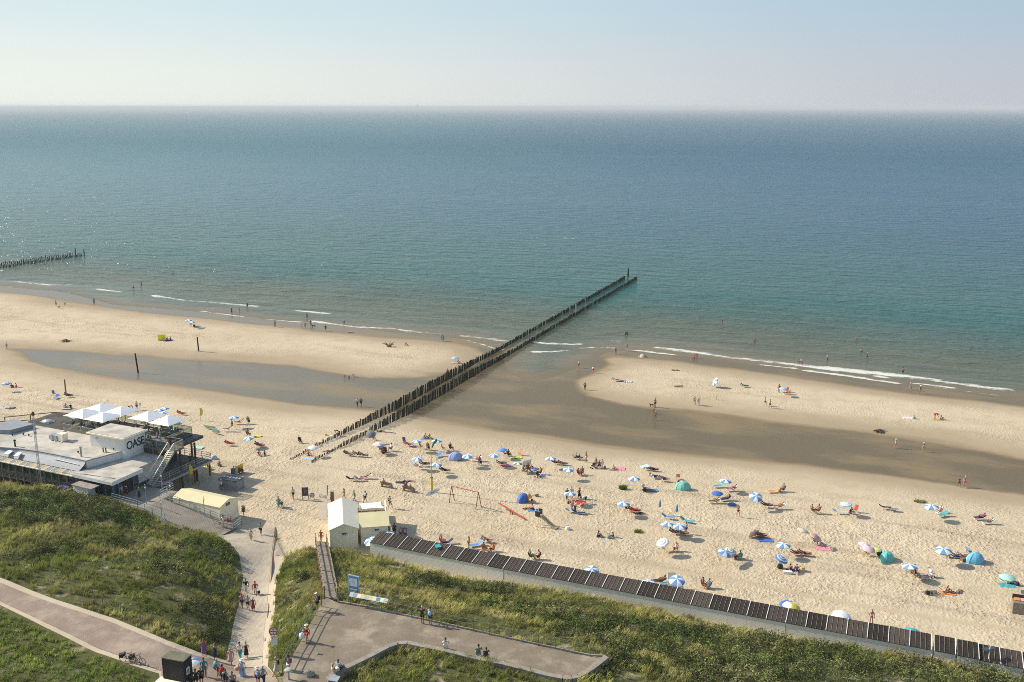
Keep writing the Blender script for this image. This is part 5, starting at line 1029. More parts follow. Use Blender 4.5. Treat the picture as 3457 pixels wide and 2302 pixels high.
def person_meshes(kind, fem):
    key = (kind, fem)
    if key in PM: return PM[key]
    me, J, h, up, fw = body_mesh(kind, fem); d = {'body': me}
    q = .93 if fem else 1.; m = lambda a, b, f: J[a].lerp(J[b], f)
    it = {'pel': (m('pel', 'waist', -.15), (.165, .13)), 'waist': (J['waist'], (.145 * q, .12)), 'chest': (J['chest'], (.172 * q, .135)), 'neck': (m('chest', 'neck', .72), (.085, .075))}
    E = [('pel', 'waist'), ('waist', 'chest'), ('chest', 'neck')]
    for s in 'LR': it['sh' + s] = (J['sh' + s], .078 * q); it['el' + s] = (m('sh' + s, 'el' + s, .75), .062); E += [('chest', 'sh' + s), ('sh' + s, 'el' + s)]
    d['shirt'] = cloth_skin('shirt', J, it, E)
    it = {'pel': (m('pel', 'waist', .15), (.160, .128))}; E = []
    for s in 'LR': it['hip' + s] = (J['hip' + s], .105); it['kn' + s] = (m('hip' + s, 'knee' + s, .70), .088); E += [('pel', 'hip' + s), ('hip' + s, 'kn' + s)]
    d['shorts'] = cloth_skin('shorts', J, it, E)
    it = dict(it)
    for s in 'LR': it['kn' + s] = (J['knee' + s], .078); it['an' + s] = (m('knee' + s, 'ank' + s, .85), .060); E += [('kn' + s, 'an' + s)]
    d['trousers'] = cloth_skin('trousers', J, it, E)
    it = {'pel': (J['pel'], (.158, .124))}; E = []
    for s in 'LR': it['hip' + s] = (m('hip' + s, 'knee' + s, .12), .098); E += [('pel', 'hip' + s)]
    d['briefs'] = cloth_skin('swim_briefs', J, it, E)
    it = {'a': (m('waist', 'chest', .55), (.150 * q, .115)), 'b': (m('chest', 'neck', .15), (.160 * q, .122))}; d['bikini'] = cloth_skin('bikini_top', J, it, [('a', 'b')])
    it = {'pel': (J['pel'], (.160, .125)), 'waist': (J['waist'], (.136, .112)), 'chest': (m('waist', 'chest', .95), (.163 * q, .126)), 'c': (m('chest', 'neck', .35), (.13 * q, .10))}; d['swimsuit'] = cloth_skin('swimsuit', J, it, [('pel', 'waist'), ('waist', 'chest'), ('chest', 'c')])
    hp = J['pel']; k1 = (J['kneeL'] + J['kneeR']) / 2; hem = hp.lerp(k1, 1.08)
    mb = MB(); c0 = m('chest', 'neck', .55); pts = [(c0, .10, .085), (J['chest'], .172 * q, .135), (J['waist'], .145, .12), (hp, .175, .15), (hp.lerp(hem, .5), .20, .18), (hem, .235, .22)]
    n = 12; vs = []
    for i, (c, rx, ry) in enumerate(pts):
        t_ = (pts[min(i + 1, 5)][0] - pts[max(i - 1, 0)][0]).normalized(); f_ = t_.cross(V3((1, 0, 0))).normalized()
        for j in range(n): a = 2 * math.pi * j / n; k_ = 1 + (.07 * math.sin(3 * a) if i > 3 else 0); vs.append(c + V3((1, 0, 0)) * rx * k_ * math.cos(a) + f_ * ry * k_ * math.sin(a))
    mb.add(vs, [(i * n + j, (i + 1) * n + j, (i + 1) * n + (j + 1) % n, i * n + (j + 1) % n) for i in range(5) for j in range(n)] + [tuple(range(n))]); d['dress'] = mb.mesh('dress', M_CLOTH, True)
    if kind in ('stand', 'walk', 'rail', 'point'):
        mb2 = MB(); vs2 = list(vs[:4 * n]); 
        for zc, r in ((.60, .23), (.16, .29)):
            for j in range(n): a = 2 * math.pi * j / n; vs2.append(V3((math.cos(a) * r * (1 + .08 * math.sin(4 * a)), math.sin(a) * r * (1 + .08 * math.sin(4 * a)), zc)))
        mb2.add(vs2, [(i * n + j, (i + 1) * n + j, (i + 1) * n + (j + 1) % n, i * n + (j + 1) % n) for i in range(5) for j in range(n)] + [tuple(range(n))]); d['gown'] = mb2.mesh('long_dress', M_CLOTH, True)
    # hair and hats
    bk = -fw; mb = MB(); mb.ell(h + up * .018 + bk * .018, (.086, .10, .112) if kind not in ('lie', 'lounge', 'bend') else (.086, .11, .105), 10, 7); d['hair'] = mb.mesh('hair', M_CLOTH, True)
    mb = MB(); mb.ell(h + up * .018 + bk * .018, (.087, .10, .112) if kind not in ('lie', 'lounge', 'bend') else (.087, .11, .105), 10, 7); mb.tube(h + bk * .06, h + bk * .10 - up * .26, .075, .045, 8); d['longhair'] = mb.mesh('hair', M_CLOTH, True)
    mb = MB(); c = h + up * .05; mb.tube(c, c + up * .012, .19, .19, 16); mb.tube(c + up * .012, c + up * .10, .098, .08, 12); d['sunhat'] = mb.mesh('sun_hat', M_CLOTH)
    mb = MB(); mb.tube(h + up * .045, h + up * .125, .094, .065, 12); mb.bar(h + up * .05 + fw * .06, h + up * .04 + fw * .17, .13, .012); d['cap'] = mb.mesh('cap', M_CLOTH)
    if kind in ('stand', 'walk', 'rail', 'point'):
        mb = MB(); mb.ell(V3((0, .20, 1.22)), (.16, .11, .23), 10, 7)
        for s in (-1, 1): mb.path([V3((s * .11, .13, 1.42)), V3((s * .12, -.02, 1.50)), V3((s * .12, -.14, 1.35)), V3((s * .12, .1, 1.05))], .016, 5)
        d['pack'] = mb.mesh('backpack', M_CLOTH, True)
    PM[key] = d; return d
CC = {'k': (.02, .02, .022), 'w': (.72, .72, .70), 'r': (.52, .04, .03), 'b': (.05, .14, .42), 'n': (.02, .03, .09), 'l': (.32, .50, .66), 't': (.05, .33, .36), 'g': (.07, .26, .11), 'y': (.70, .55, .06), 'o': (.72, .23, .06), 'p': (.70, .25, .32), 'd': (.28, .05, .05), 'e': (.20, .20, .20), 'h': (.42, .42, .42), 'c': (.62, .54, .40), 'm': (.35, .62, .50), 'v': (.22, .08, .28), 'u': (.13, .08, .05), 'f': (.55, .40, .20), 'q': (.60, .36, .28), 'j': (.38, .29, .18), 'L': (.55, .65, .10), 'Y': (.85, .80, .04), 'P': (.75, .50, .50), 's': (.10, .25, .55), 'G': (.30, .36, .26)}
SK = {'1': (.52, .30, .20), '2': (.42, .22, .135), '3': (.30, .145, .08), '4': (.17, .08, .045)}
PEOPLE = []
def person(c, x, y, kind, spec, face, label, sc=1., z=None, group=None, pos=None):
    """spec: gender, skin, hair colour(+ 'L' prefix long), then clothing items like 'shirt:w'"""
    toks = spec.split(); fem = toks[0][0] == 'f'; sk = SK[toks[0][1]]; hair = toks[0][2]; P_ = person_meshes(kind, fem)
    if pos is not None: g = Vector(pos)
    elif z is not None: g = Wz(c, x, y, z)
    else: g = G(c, x, y)
    var = random.Random(label); s_ = sc * (.965 if fem else 1.01) * var.uniform(.97, 1.03)
    o = obj('person', P_['body'], None, tuple(v * var.uniform(.85, 1.1) for v in sk), g, R(face)); o.scale = (s_ * var.uniform(.95, 1.12), s_, s_)
    tag(o, label, 'person', group)
    long_ = len(toks[0]) > 3
    obj('hair', P_['longhair' if long_ else 'hair'], o, CC[hair])
    for t in toks[1:]:
        k, cl = t.split(':')
        if k in P_: obj({'bikini': 'bikini_top', 'briefs': 'swim_briefs', 'gown': 'long_dress', 'pack': 'backpack', 'sunhat': 'sun_hat'}.get(k, k), P_[k], o, CC[cl])
    PEOPLE.append(o); return o
# ================================================================ BEACH FURNITURE PROTOTYPES
PROT = []; CHC = {}
def keep(o): PROT.append(o); return o
def spawn(proto, loc, rz, label, group=None, colors=None, scale=1., tilt=None):
    o = proto.copy(); COL.objects.link(o); o.location = loc; o.rotation_euler = (tilt[0] if tilt else 0, tilt[1] if tilt else 0, rz)
    o.scale = (scale,) * 3
    for k in ('label', 'category', 'group'):
        if k in proto: o[k] = proto[k]
    o['label'] = label
    if group: o['group'] = group
    def rec(src, dst):
        if src.name not in CHC: CHC[src.name] = list(src.children)
        for ch in CHC[src.name]:
            c = ch.copy(); COL.objects.link(c); c.parent = dst
            n = ch.name.split('.')[0]
            if colors and n in colors: c.color = (*colors[n], 1)
            rec(ch, c)
    rec(proto, o); n = proto.name.split('.')[0]
    if colors and n in colors: o.color = (*colors[n], 1)
    return o
def proto_lounger():
    t = empty('sun_lounger', (0, 0, -50)); t['category'] = 'sun lounger'
    mb = MB()
    for x in (-.28, .28): mb.path([(x, -.92, .30), (x, .28, .30), (x, .88, .66)], .018, 5)
    mb.path([(-.28, -.92, .30), (.28, -.92, .30)], .018, 5).path([(-.28, .88, .66), (.28, .88, .66)], .018, 5); mb.build('frame', M_WPAINT, t)
    s = MB(); P = [(-.90, .295), (-.3, .275), (.28, .295), (.60, .49), (.86, .655)]
    for (y0, z0), (y1, z1) in zip(P[:-1], P[1:]): s.add([(-.27, y0, z0 + .015), (.27, y0, z0 + .015), (.27, y1, z1 + .015), (-.27, y1, z1 + .015), (-.27, y0, z0 - .01), (.27, y0, z0 - .01), (.27, y1, z1 - .01), (-.27, y1, z1 - .01)], [(0, 1, 2, 3), (7, 6, 5, 4), (0, 3, 7, 4), (1, 5, 6, 2)])
    s.build('sling', M_CLOTH, t)
    for y in (-.6, .3): MB().path([(-.28, y, .30), (-.28, y - .08, 0), (.28, y - .08, 0), (.28, y, .30)], .016, 5).build('leg', M_WPAINT, t)
    return keep(t)
def proto_chair():
    t = empty('deck_chair', (0, 0, -50)); t['category'] = 'deck chair'
    for x in (-.27, .27): MB().path([(x, -.32, .02), (x, .38, .95)], .018, 5).path([(x, .42, .02), (x, -.26, .44)], .018, 5).build('leg', M_BWOOD, t)
    MB().path([(-.27, .38, .95), (.27, .38, .95)], .018, 5).build('crossbar', M_BWOOD, t); MB().path([(-.27, -.26, .44), (.27, -.26, .44)], .018, 5).build('crossbar', M_BWOOD, t)
    s = MB(); P = [(-.26, .44), (-.05, .34), (.15, .38), (.30, .62), (.385, .93)]
    for (y0, z0), (y1, z1) in zip(P[:-1], P[1:]): s.add([(-.25, y0, z0 + .012), (.25, y0, z0 + .012), (.25, y1, z1 + .012), (-.25, y1, z1 + .012), (-.25, y0, z0 - .012), (.25, y0, z0 - .012), (.25, y1, z1 - .012), (-.25, y1, z1 - .012)], [(0, 1, 2, 3), (7, 6, 5, 4), (0, 3, 7, 4), (1, 5, 6, 2)])
    s.build('sling', M_CLOTH, t); return keep(t)
def proto_parasol(mode, r=1.0, h=.30):
    t = empty('parasol', (0, 0, -50)); t['category'] = 'parasol'
    MB().tube((0, 0, -.35), (0, 0, 2.12), .022, .022, 6).build('pole', M_WPAINT, t)
    n = 8; k = 5; v = []; f = []; mi = []
    for j in range(k + 1):
        q = j / k; z = 2.12 - h * q ** 1.9
        for i in range(n * 4):
            a = 2 * math.pi * i / (n * 4); sag = 1 - .035 * q * (1 - abs(((i % 4) / 4) - 0) * 0) ; e = (i % 4) / 4; lobe = 1 - .07 * math.sin(math.pi * e) * q
            v.append((r * q * lobe * math.cos(a), r * q * lobe * math.sin(a), z + .02 * math.sin(math.pi * e) * q))
    m_ = n * 4
    for j in range(k):
        for i in range(m_):
            f.append((j * m_ + i, (j + 1) * m_ + i, (j + 1) * m_ + (i + 1) % m_, j * m_ + (i + 1) % m_))
            mi.append({'panel': (i // 4) % 2, 'plain': 0, 'ring': j % 2, 'half': 1 if (i // 4) in (6, 7, 0) else 0}[mode])
    mb = MB(); mb.v = v; mb.f = f; mb.m = mi
    o_ = len(mb.v)
    for i in range(m_): a, b = k * m_ + i, k * m_ + (i + 1) % m_; va, vb = v[a], v[b]; mb.v += [(va[0], va[1], va[2] - .09), (vb[0], vb[1], vb[2] - .09)]; c = len(mb.v) - 2; mb.f.append((a, c, c + 1, b)); mb.m.append(mi[(k - 1) * m_ + i])
    cn_ = mb.build('canopy', [M_CANVAS, M_WHITE], t)
    MB().tube((0, 0, 2.10), (0, 0, 2.2), .03, .01, 6).build('finial', M_WPAINT, cn_)
    rb = MB()
    for i in range(n): a = 2 * math.pi * i / n; rb.tube((0, 0, 2.05), (r * .93 * math.cos(a), r * .93 * math.sin(a), 2.12 - h * .93 ** 1.9 - .03), .007, .007, 4)
    rb.build('ribs', M_METAL, t); return keep(t)
def proto_closed():
    t = empty('closed_parasol', (0, 0, -50)); t['category'] = 'parasol'; MB().tube((0, 0, -.3), (0, 0, 2.1), .022).build('pole', M_WPAINT, t)
    MB().lathe([(.02, 2.15), (.09, 1.9), (.14, 1.5), (.17, 1.1), (.10, .98)], 8).build('canopy', M_CANVAS, t); return keep(t)
def proto_tent():
    t = empty('beach_tent', (0, 0, -50)); t['category'] = 'tent'; n = 16; v = [];
    for j in range(7):
        q = j / 6; 
        for i in range(n): a = 2 * math.pi * i / n; rr_ = (1 - q ** 2.4) ** .6 if q < 1 else .02; w = 1.15 if True else 1; rr_ *= 1 + .06 * math.cos(4 * a); v.append((1.15 * rr_ * math.cos(a), .85 * rr_ * math.sin(a), 1.25 * q))
    mb = MB(); mb.v = v
    for j in range(6):
        for i in range(n):
            if i in (1, 2) and j < 3: continue
            mb.f.append((j * n + i, j * n + (i + 1) % n, (j + 1) * n + (i + 1) % n, (j + 1) * n + i)); mb.m.append(1 if i in (0, 3, 4, 8, 9) else 0)
    s = mb.build('shell', [M_CANVAS, M_CLOTH], t); MB().ell((0, 0, .03), (1.0, .7, .03), 14, 3).build('groundsheet', M_CLOTH, t, color=(.1, .1, .12))
    for a in (.4, 1.3, 2.4, 3.6): MB().path([(1.16 * math.cos(a) * (1 - q_ ** 2.4) ** .6, .86 * math.sin(a) * (1 - q_ ** 2.4) ** .6, 1.26 * q_) for q_ in (0, .2, .4, .6, .8, .93)], .014, 4).build('tent_pole', M_DARK, t)
    return keep(t)
def proto_towel():
    mb = MB(); n = 8; v = [(-.42 + .84 * i / 3, -.9 + 1.8 * j / n, .03 + .018 * math.sin(j * 1.9 + i * 1.3)) for j in range(n + 1) for i in range(4)]; v += [(x, y, z - .025) for x, y, z in v]; k = 4 * (n + 1)
    f = [(j * 4 + i, j * 4 + i + 1, (j + 1) * 4 + i + 1, (j + 1) * 4 + i) for j in range(n) for i in range(3)]; f += [tuple(k + a for a in q[::-1]) for q in f]
    f += [(j * 4, (j + 1) * 4, k + (j + 1) * 4, k + j * 4) for j in range(n)] + [(j * 4 + 3, k + j * 4 + 3, k + (j + 1) * 4 + 3, (j + 1) * 4 + 3) for j in range(n)]
    mb.add(v, f); mb.m = [1 if (i < 3 * n and (i // 3) % 2) else 0 for i in range(len(mb.f))]; return mb
tw_ = proto_towel(); ME_TSTR = tw_.mesh('towel', [M_CLOTH, M_WHITE]); tw_.m = [0] * len(tw_.f); ME_TOW = tw_.mesh('towel', M_CLOTH)
def towel(c, x, y, col, face, label, stripe=False, sx=1., name='beach_towel', cat='towel', z=None):
    g = G(c, x, y) if z is None else Wz(c, x, y, z); o = obj(name, ME_TSTR if stripe else ME_TOW, None, CC[col], g + Vector((0, 0, .03)), R(face)); o.scale = (sx, 1, 1); return tag(o, label, cat)
def proto_bag():
    t = empty('beach_bag', (0, 0, -50)); t['category'] = 'bag'; MB().lathe([(.13, 0), (.20, .04), (.22, .22), (.17, .36), (.06, .37)], 10).build('body', M_CLOTH, t)
    MB().path([(-.14, 0, .34), (-.09, 0, .50), (.09, 0, .50), (.14, 0, .34)], .012, 4).build('handle', M_DARK, t); return keep(t)
def proto_screen():
    t = empty('windbreak', (0, 0, -50)); t['category'] = 'windbreak'; P = [(-1.0, .25), (-.35, 0), (.35, 0), (1.0, .25)]
    for i, (a, b) in enumerate(zip(P[:-1], P[1:])): q = MB(); q.bar((*a, .50), (*b, .50), .02, .85); q.build('cloth_panel', M_CANVAS, t)
    for p in P: MB().tube((*p, -.2), (*p, 1.05), .018).build('stake', M_WOOD, t)
    return keep(t)
LOUNGER, CHAIR, TENT, BAG, SCREEN, CLOSED = proto_lounger(), proto_chair(), proto_tent(), proto_bag(), proto_screen(), proto_closed()
PAR = {'panel': proto_parasol('panel'), 'plain': proto_parasol('plain'), 'ring': proto_parasol('ring'), 'half': proto_parasol('half')}
def lounger(c, x, y, col, face, label, z=None): g = G(c, x, y) if z is None else Wz(c, x, y, z); return spawn(LOUNGER, g, R(face), label, None, {'sling': CC[col]})
def chair(c, x, y, col, face, label): return spawn(CHAIR, G(c, x, y), R(face), label, None, {'sling': CC[col]})
def bag(c, x, y, col, label, sc=1.): return spawn(BAG, G(c, x, y), 0, label, None, {'body': CC[col]}, sc)
BLU = (.13, .29, .50)
def parasol(c, x, y, mode, col, label, sc=1., tilt=(0, 0), rz=None, hc=2.0, grp=None):
    sc *= .9
    col = BLU if col == 'B' else CC[col]; g = G(c, x, y, hc * sc * .97)
    r_ = random.Random(label); tx, ty = R(tilt[0]), R(tilt[1])
    if tilt == (0, 0): tx, ty = R(r_.uniform(-5, 5)), R(r_.uniform(-5, 3))
    Mx = Euler((tx, ty, 0)).to_matrix(); top = Mx @ Vector((0, 0, hc * sc)); loc_ = g + Vector((-top.x, -top.y, 0)) + Vector((0, 0, hc * sc - top.z))
    rz = r_.uniform(0, .8) if rz is None else R(rz)
    o = spawn(PAR[mode], loc_, 0, label, grp, {'canopy': col}, sc); o.rotation_euler = (Matrix.Rotation(0, 3, 'Z') @ Mx @ Matrix.Rotation(rz, 3, 'Z')).to_euler(); return o
# ================================================================ WHO AND WHAT IS ON THE BEACH
P = person; GB = 'blue and white parasols on the sand'
def LP(c, x, y, col, face, llab, spec, plab): lounger(c, x, y, col, face, llab); P(c, x, y, 'lounge', spec, face, plab)
def CP(c, x, y, col, face, llab, spec, plab): chair(c, x, y, col, face, llab); P(c, x, y, 'chair', spec, face, plab)
def B(c, x, y, label, **k): return parasol(c, x, y, 'panel', 'B', label, grp=GB, **k)
# --- parasols, group around the groyne and flagpole
parasol('K4', 410, 546, 'plain', 'w', 'plain white parasol beside the start of the groyne piles', .95)
parasol('K4', 920, 440, 'plain', 'e', 'dark grey parasol tipped over next to the groyne', .95, tilt=(28, 8), hc=1.6)
parasol('K4', 983, 516, 'panel', 'P', 'pale pink and white parasol behind the brown family group', .95)
parasol('K4', 1002, 534, 'plain', 'l', 'small pale blue parasol tucked under the pink and white one', .7)
B('K4', 1326, 492, 'blue white parasol left of the flagpole, upper one'); B('K4', 1502, 489, 'blue white parasol right beside the top of the flagpole, upper one')
B('K4', 1330, 648, 'blue white parasol left of the flagpole, lower one'); B('K4', 1497, 697, 'blue white parasol right of the flagpole, lower one')
B('K4', 1772, 622, 'blue white parasol just right of the blue and yellow tent', tilt=(6, -8)); B('K4', 2008, 616, 'blue white parasol between the tent and the plain blue parasol')
parasol('K4', 2080, 567, 'plain', 's', 'plain mid blue parasol above the black chair', .85)
parasol('K5', 127, 686, 'panel', 'g', 'small green parasol left of the square white windshield', .85)
B('K5', 415, 642, 'blue white parasol above the dark loungers, left of the two brown backed chairs'); B('K5', 573, 740, 'blue white parasol beside the pair in the red folding chair')
parasol('K5', 1250, 710, 'half', 'm', 'pale green parasol half cream nearest the wet sand', .95, tilt=(-10, -8))
B('K5', 1152, 820, 'blue white parasol above the grey heap of beach things'); B('K5', 587, 953, 'blue white parasol held up amid the people around the red blanket')
B('K5', 1057, 1041, 'blue white parasol over the couple dressed in red on loungers'); B('K5', 1448, 1221, 'blue white parasol, left one of the touching pair'); B('K5', 1553, 1241, 'blue white parasol, right one of the touching pair')
spawn(CLOSED, G('K5', 1376, 1134), 0, 'closed blue parasol standing alone, left of the striped lounger', None, {'canopy': (.10, .24, .42)}); spawn(CLOSED, G('K5', 1526, 1176), 0, 'closed blue parasol behind the touching pair of parasols', None, {'canopy': (.07, .20, .45)})
parasol('K5', 1400, 1386, 'ring', 'h', 'white parasol with grey rings tipped sideways above the tan lounger', .95, tilt=(18, -24))
B('K5', 1960, 841, 'blue white parasol above the empty light blue lounger'); parasol('K5', 1886, 949, 'plain', 'b', 'plain dark blue parasol above the sunbathing couple', .92)
B('K5', 2228, 984, 'big blue white parasol turned full face to the viewer', tilt=(24, 0), sc=1.05); B('K5', 1958, 1476, 'blue white parasol overlapping the striped one', tilt=(10, 14))
parasol('K5', 2002, 1462, 'ring', 'G', 'dark and white ringed parasol behind a blue white one', .95, tilt=(12, 14))
parasol('K6', 781, 1045, 'ring', 'l', 'pale checkered parasol above the chair with the navy sitter', .95); B('K6', 1535, 1068, 'blue white parasol above the white towelled lounger, right of the washed up bush', sc=1.08)
parasol('K6', 398, 1303, 'plain', 'c', 'cream parasol lying low on the sand beside the pink one', .9, tilt=(-6, 18), hc=1.5); parasol('K6', 513, 1346, 'plain', 'q', 'salmon parasol tipped steeply over a seated pair', .9, tilt=(10, 32), hc=1.7)
B('K6', 228, 1407, 'blue white parasol left of the dark red loungers'); parasol('K6', 217, 1527, 'ring', 's', 'blue and white ringed parasol tipped towards the picnic group', .95, tilt=(10, 24))
parasol('K6', 950, 1401, 'panel', 'P', 'faded pink and white parasol, upper of a tilted pair', .9, tilt=(0, 12)); parasol('K6', 985, 1441, 'plain', 'P', 'pale peach parasol, lower of a tilted pair', .92, tilt=(8, 10))
parasol('K6', 1058, 1448, 'half', 'L', 'small lime green parasol next to the green and teal tent', .6, tilt=(6, 6)); B('K6', 1640, 1452, 'blue white parasol above the family by the light blue tent', sc=1.1)
B('K8', 1337, 546, 'blue white parasol above the group with the white stroller'); parasol('K8', 2200, 641, 'plain', 'm', 'mint green parasol near the right edge of the beach', 1.0)
parasol('K8', 262, 878, 'plain', 'b', 'navy parasol half hidden behind a white and yellow one', .95); parasol('K8', 304, 906, 'half', 'y', 'white and yellow parasol rising behind the cabin roofs', 1.1, tilt=(12, 8), rz=200)
parasol('K8', 741, 984, 'plain', 'w', 'large plain white parasol rising behind the cabin roofs', 1.12, tilt=(12, 0)); parasol('K8', 1350, 1117, 'plain', 't', 'dark green parasol peeping over the cabin roofs', 1.0)
B('K7', 776, 582, 'blue white parasol behind the cabins, alone, left of the group with the tan board', tilt=(14, 0)); B('K7', 1265, 688, 'blue white parasol half hidden by the cabin roofs beside a sunbather'); B('K7', 1525, 673, 'blue white parasol beside a tan board leaning on the cabins', tilt=(16, 0), sc=1.05)
B('K4', 918, 1372, 'blue white parasol squeezed between yellow roofed hut and first cabin', tilt=(14, -14)); B('K4', 1068, 1306, 'blue parasol just showing behind the first cabin roof', sc=.95)
B('K1', 1405, 217, 'blue white parasol beyond the terrace, left one of three'); B('K1', 1452, 202, 'blue white parasol beyond the terrace, far one of three'); B('K1', 1437, 242, 'blue white parasol beyond the terrace, near one of three')
B('K1', 2063, 282, 'blue white parasol beside the boy in dark clothes, right of the terrace'); B('K1', 2195, 464, 'blue white parasol beside the yellow mat, right of the terrace', tilt=(8, -8))
B('K9', 1500, 659, 'pale blue white parasol on the sandbar, upper of two'); B('K9', 1530, 672, 'pale blue white parasol on the sandbar, lower of two'); parasol('K9', 48, 1161, 'ring', 's', 'striped parasol at the left edge of the beach', .95)
parasol('KA', 1499, 840, 'plain', 'l', 'pale blue parasol near the rounded tip of the left sandbar', .95); parasol('K6', 228, 27, 'plain', 'l', 'light blue parasol on the right sandbar over orange chairs', .95)
parasol('KB', 1781, 1122, 'panel', 'B', 'blue white parasol standing on edge on the right sandbar', tilt=(10, -64), hc=.95)
# --- tents and windbreaks
spawn(TENT, G('K4', 1668, 650), R(10), 'pop up tent with blue back and yellow front, right of the flagpole', None, {'shell': (.30, .38, .62), 'canvas': (.7, .6, .2)}, 1.0)
spawn(TENT, G('K4', 2262, 1020), R(60), 'royal blue pop up tent left of the orange chair', None, {'shell': (.08, .17, .50)}, .92); spawn(TENT, G('K5', 1580, 915), R(0), 'mint green pop up tent behind the orange chair', None, {'shell': (.20, .52, .44)}, 1.0)
spawn(TENT, G('K6', 1140, 1545), R(50), 'lime green and teal tent beside the small lime parasol', None, {'shell': (.13, .45, .42)}, .95); spawn(TENT, G('K6', 1915, 1560), R(15), 'light blue pop up tent near the brown wagon', None, {'shell': (.16, .45, .62)}, 1.05)
spawn(TENT, G('K1', 1885, 655), R(-20), 'small pale grey tent right of the pavilion', None, {'shell': (.50, .55, .55)}, .62)
def windscreen(c, x, y, rz, col, w, h, label, lean=18):
    t = empty('windbreak', G(c, x, y), R(rz), label, 'windbreak'); q = MB(); M_ = Matrix.Rotation(R(lean), 3, 'X'); q.box(M_ @ Vector((0, 0, h / 2 + .05)), (w, .02, h), M=M_); q.build('cloth_panel', M_CANVAS, t, color=CC[col] if isinstance(col, str) else col)
    for s in (-1, 1): MB().tube((s * w / 2, 0, -.1), M_ @ Vector((s * w / 2, 0, h + .15)), .02).build('stake', M_WOOD, t)
windscreen('K5', 198, 722, 35, 'w', 1.5, 1.3, 'square white windshield beside the large family group'); windscreen('K1', 1868, 385, -20, 'm', 2.2, 1.0, 'mint green windshield right of the pavilion', 40); windscreen('K1', 1912, 420, -25, (.45, .68, .72), 1.5, 1.3, 'pale turquoise windshield in front of the mint one', 35)
windscreen('K9', 1287, 822, 25, 'Y', 1.7, 1.5, 'bright yellow windshield standing on the left sandbar', 12); windscreen('K1', 2105, 780, 60, 'y', 1.6, 1.4, 'yellow and dark windshield below the pavilion steps', 8); windscreen('K1', 2078, 785, 20, 'v', 1.3, 1.0, 'dark violet windshield joined to the yellow one', 8)
windscreen('K5', 2198, 1338, 30, 'P', 1.5, 1.0, 'pale pink windshield beside the lying sunbathers', 20); windscreen('KB', 1395, 1153, 5, 'v', 1.7, .5, 'low dark windshield lying on the right sandbar', 55)
# --- K4 area
P('K4', 372, 622, 'sit', 'f2u shirt:r shorts:r', 60, 'person in red crouching under the plain white parasol'); towel('K4', 372, 650, 'l', 80, 'light blue towel in front of the person in red by the groyne start')
chair('K4', 300, 515, 'k', 40, 'dark folding chair standing alone above the start of the groyne'); P('K4', 292, 512, 'chair', 'm3k shirt:k shorts:n', 40, 'person in black sitting in the dark chair above the groyne start')
towel('K4', 235, 466, 'q', 70, 'salmon towel spread left of the dark chair'); bag('K4', 520, 444, 'y', 'yellow beach bag on the sand above the groyne'); P('K4', 628, 445, 'bend', 'f3u swimsuit:u', -90, 'tanned person bending over a white towel next to the groyne top'); towel('K4', 603, 452, 'w', 75, 'white towel below the bending tanned person')
P('K4', 545, 585, 'lie', 'm2u briefs:n', -70, 'person lying flat between the two rows of groyne piles')
LP('K4', 722, 622, 'u', 70, 'brown lounger left of the twin loungers near the groyne', 'f4u swimsuit:v', 'deeply tanned person on the brown lounger near the groyne'); LP('K4', 800, 628, 'c', 80, 'cream lounger, left of twin loungers below the groyne', 'm3k briefs:k', 'tanned person stretched on the cream lounger'); LP('K4', 850, 632, 'k', 80, 'black lounger, right of twin loungers below the groyne', 'f3u bikini:b briefs:b', 'person in blue bikini on the black lounger')
P('K4', 1010, 412, 'lie', 'm3k shorts:k', 70, 'person in black lying close to the foot of the groyne'); P('K4', 1085, 424, 'lie', 'f2f briefs:m', 80, 'person lying on a mint towel near the foot of the groyne'); towel('K4', 1088, 424, 'm', 80, 'mint towel near the foot of the groyne', sx=1.2)
P('K4', 948, 482, 'sit', 'f2u shirt:r', 40, 'person in red sheltering under the dark grey parasol')
CP('K4', 1010, 585, 'u', 40, 'brown deck chair in the family group near the groyne', 'm4k shorts:u', 'tanned person in the brown deck chair of the family group'); CP('K4', 1048, 600, 'd', 20, 'maroon deck chair in the family group', 'f3u dress:d', 'person in maroon dress in the family group'); CP('K4', 1095, 578, 'w', -60, 'white backed chair in the family group', 'm2u shirt:w shorts:e', 'person in white shirt in the white backed chair')
P('K4', 1030, 620, 'chair', 'm4k shorts:k', 100, 'dark tanned person in front of the family group'); chair('K4', 1030, 620, 'u', 100, 'low brown chair in front of the family group')
chair('K4', 1218, 512, 'v', 30, 'purple folding chair standing alone left of the flagpole'); LP('K4', 1250, 540, 'P', 70, 'pink lounger beside the purple folding chair', 'f3u bikini:r briefs:r', 'person in red bikini on the pink lounger'); P('K4', 1300, 542, 'lie', 'f2f briefs:P', 75, 'person lying on the sand right of the pink lounger')
P('K4', 1398, 470, 'sit', 'm2k shorts:r', 60, 'person with red shorts sitting above the flagpole, left of a pair'); P('K4', 1436, 470, 'sit', 'm2f shorts:k', 30, 'bare backed person sitting above the flagpole, right of a pair'); towel('K4', 1415, 474, 's', 85, 'blue towel under the sitting pair above the flagpole', sx=1.5)
chair('K4', 1368, 558, 'o', 70, 'orange deck chair just left of the flagpole'); CP('K4', 1425, 568, 'h', 20, 'grey deck chair touching the flagpole line', 'f2u dress:e', 'person in grey in the chair next to the orange one'); chair('K4', 1562, 572, 'f', 80, 'mustard deck chair above the striped folded lounger'); CP('K4', 1628, 574, 'k', 60, 'black low chair above the blue and yellow tent', 'm3k shirt:k shorts:k', 'person in black above the blue and yellow tent')
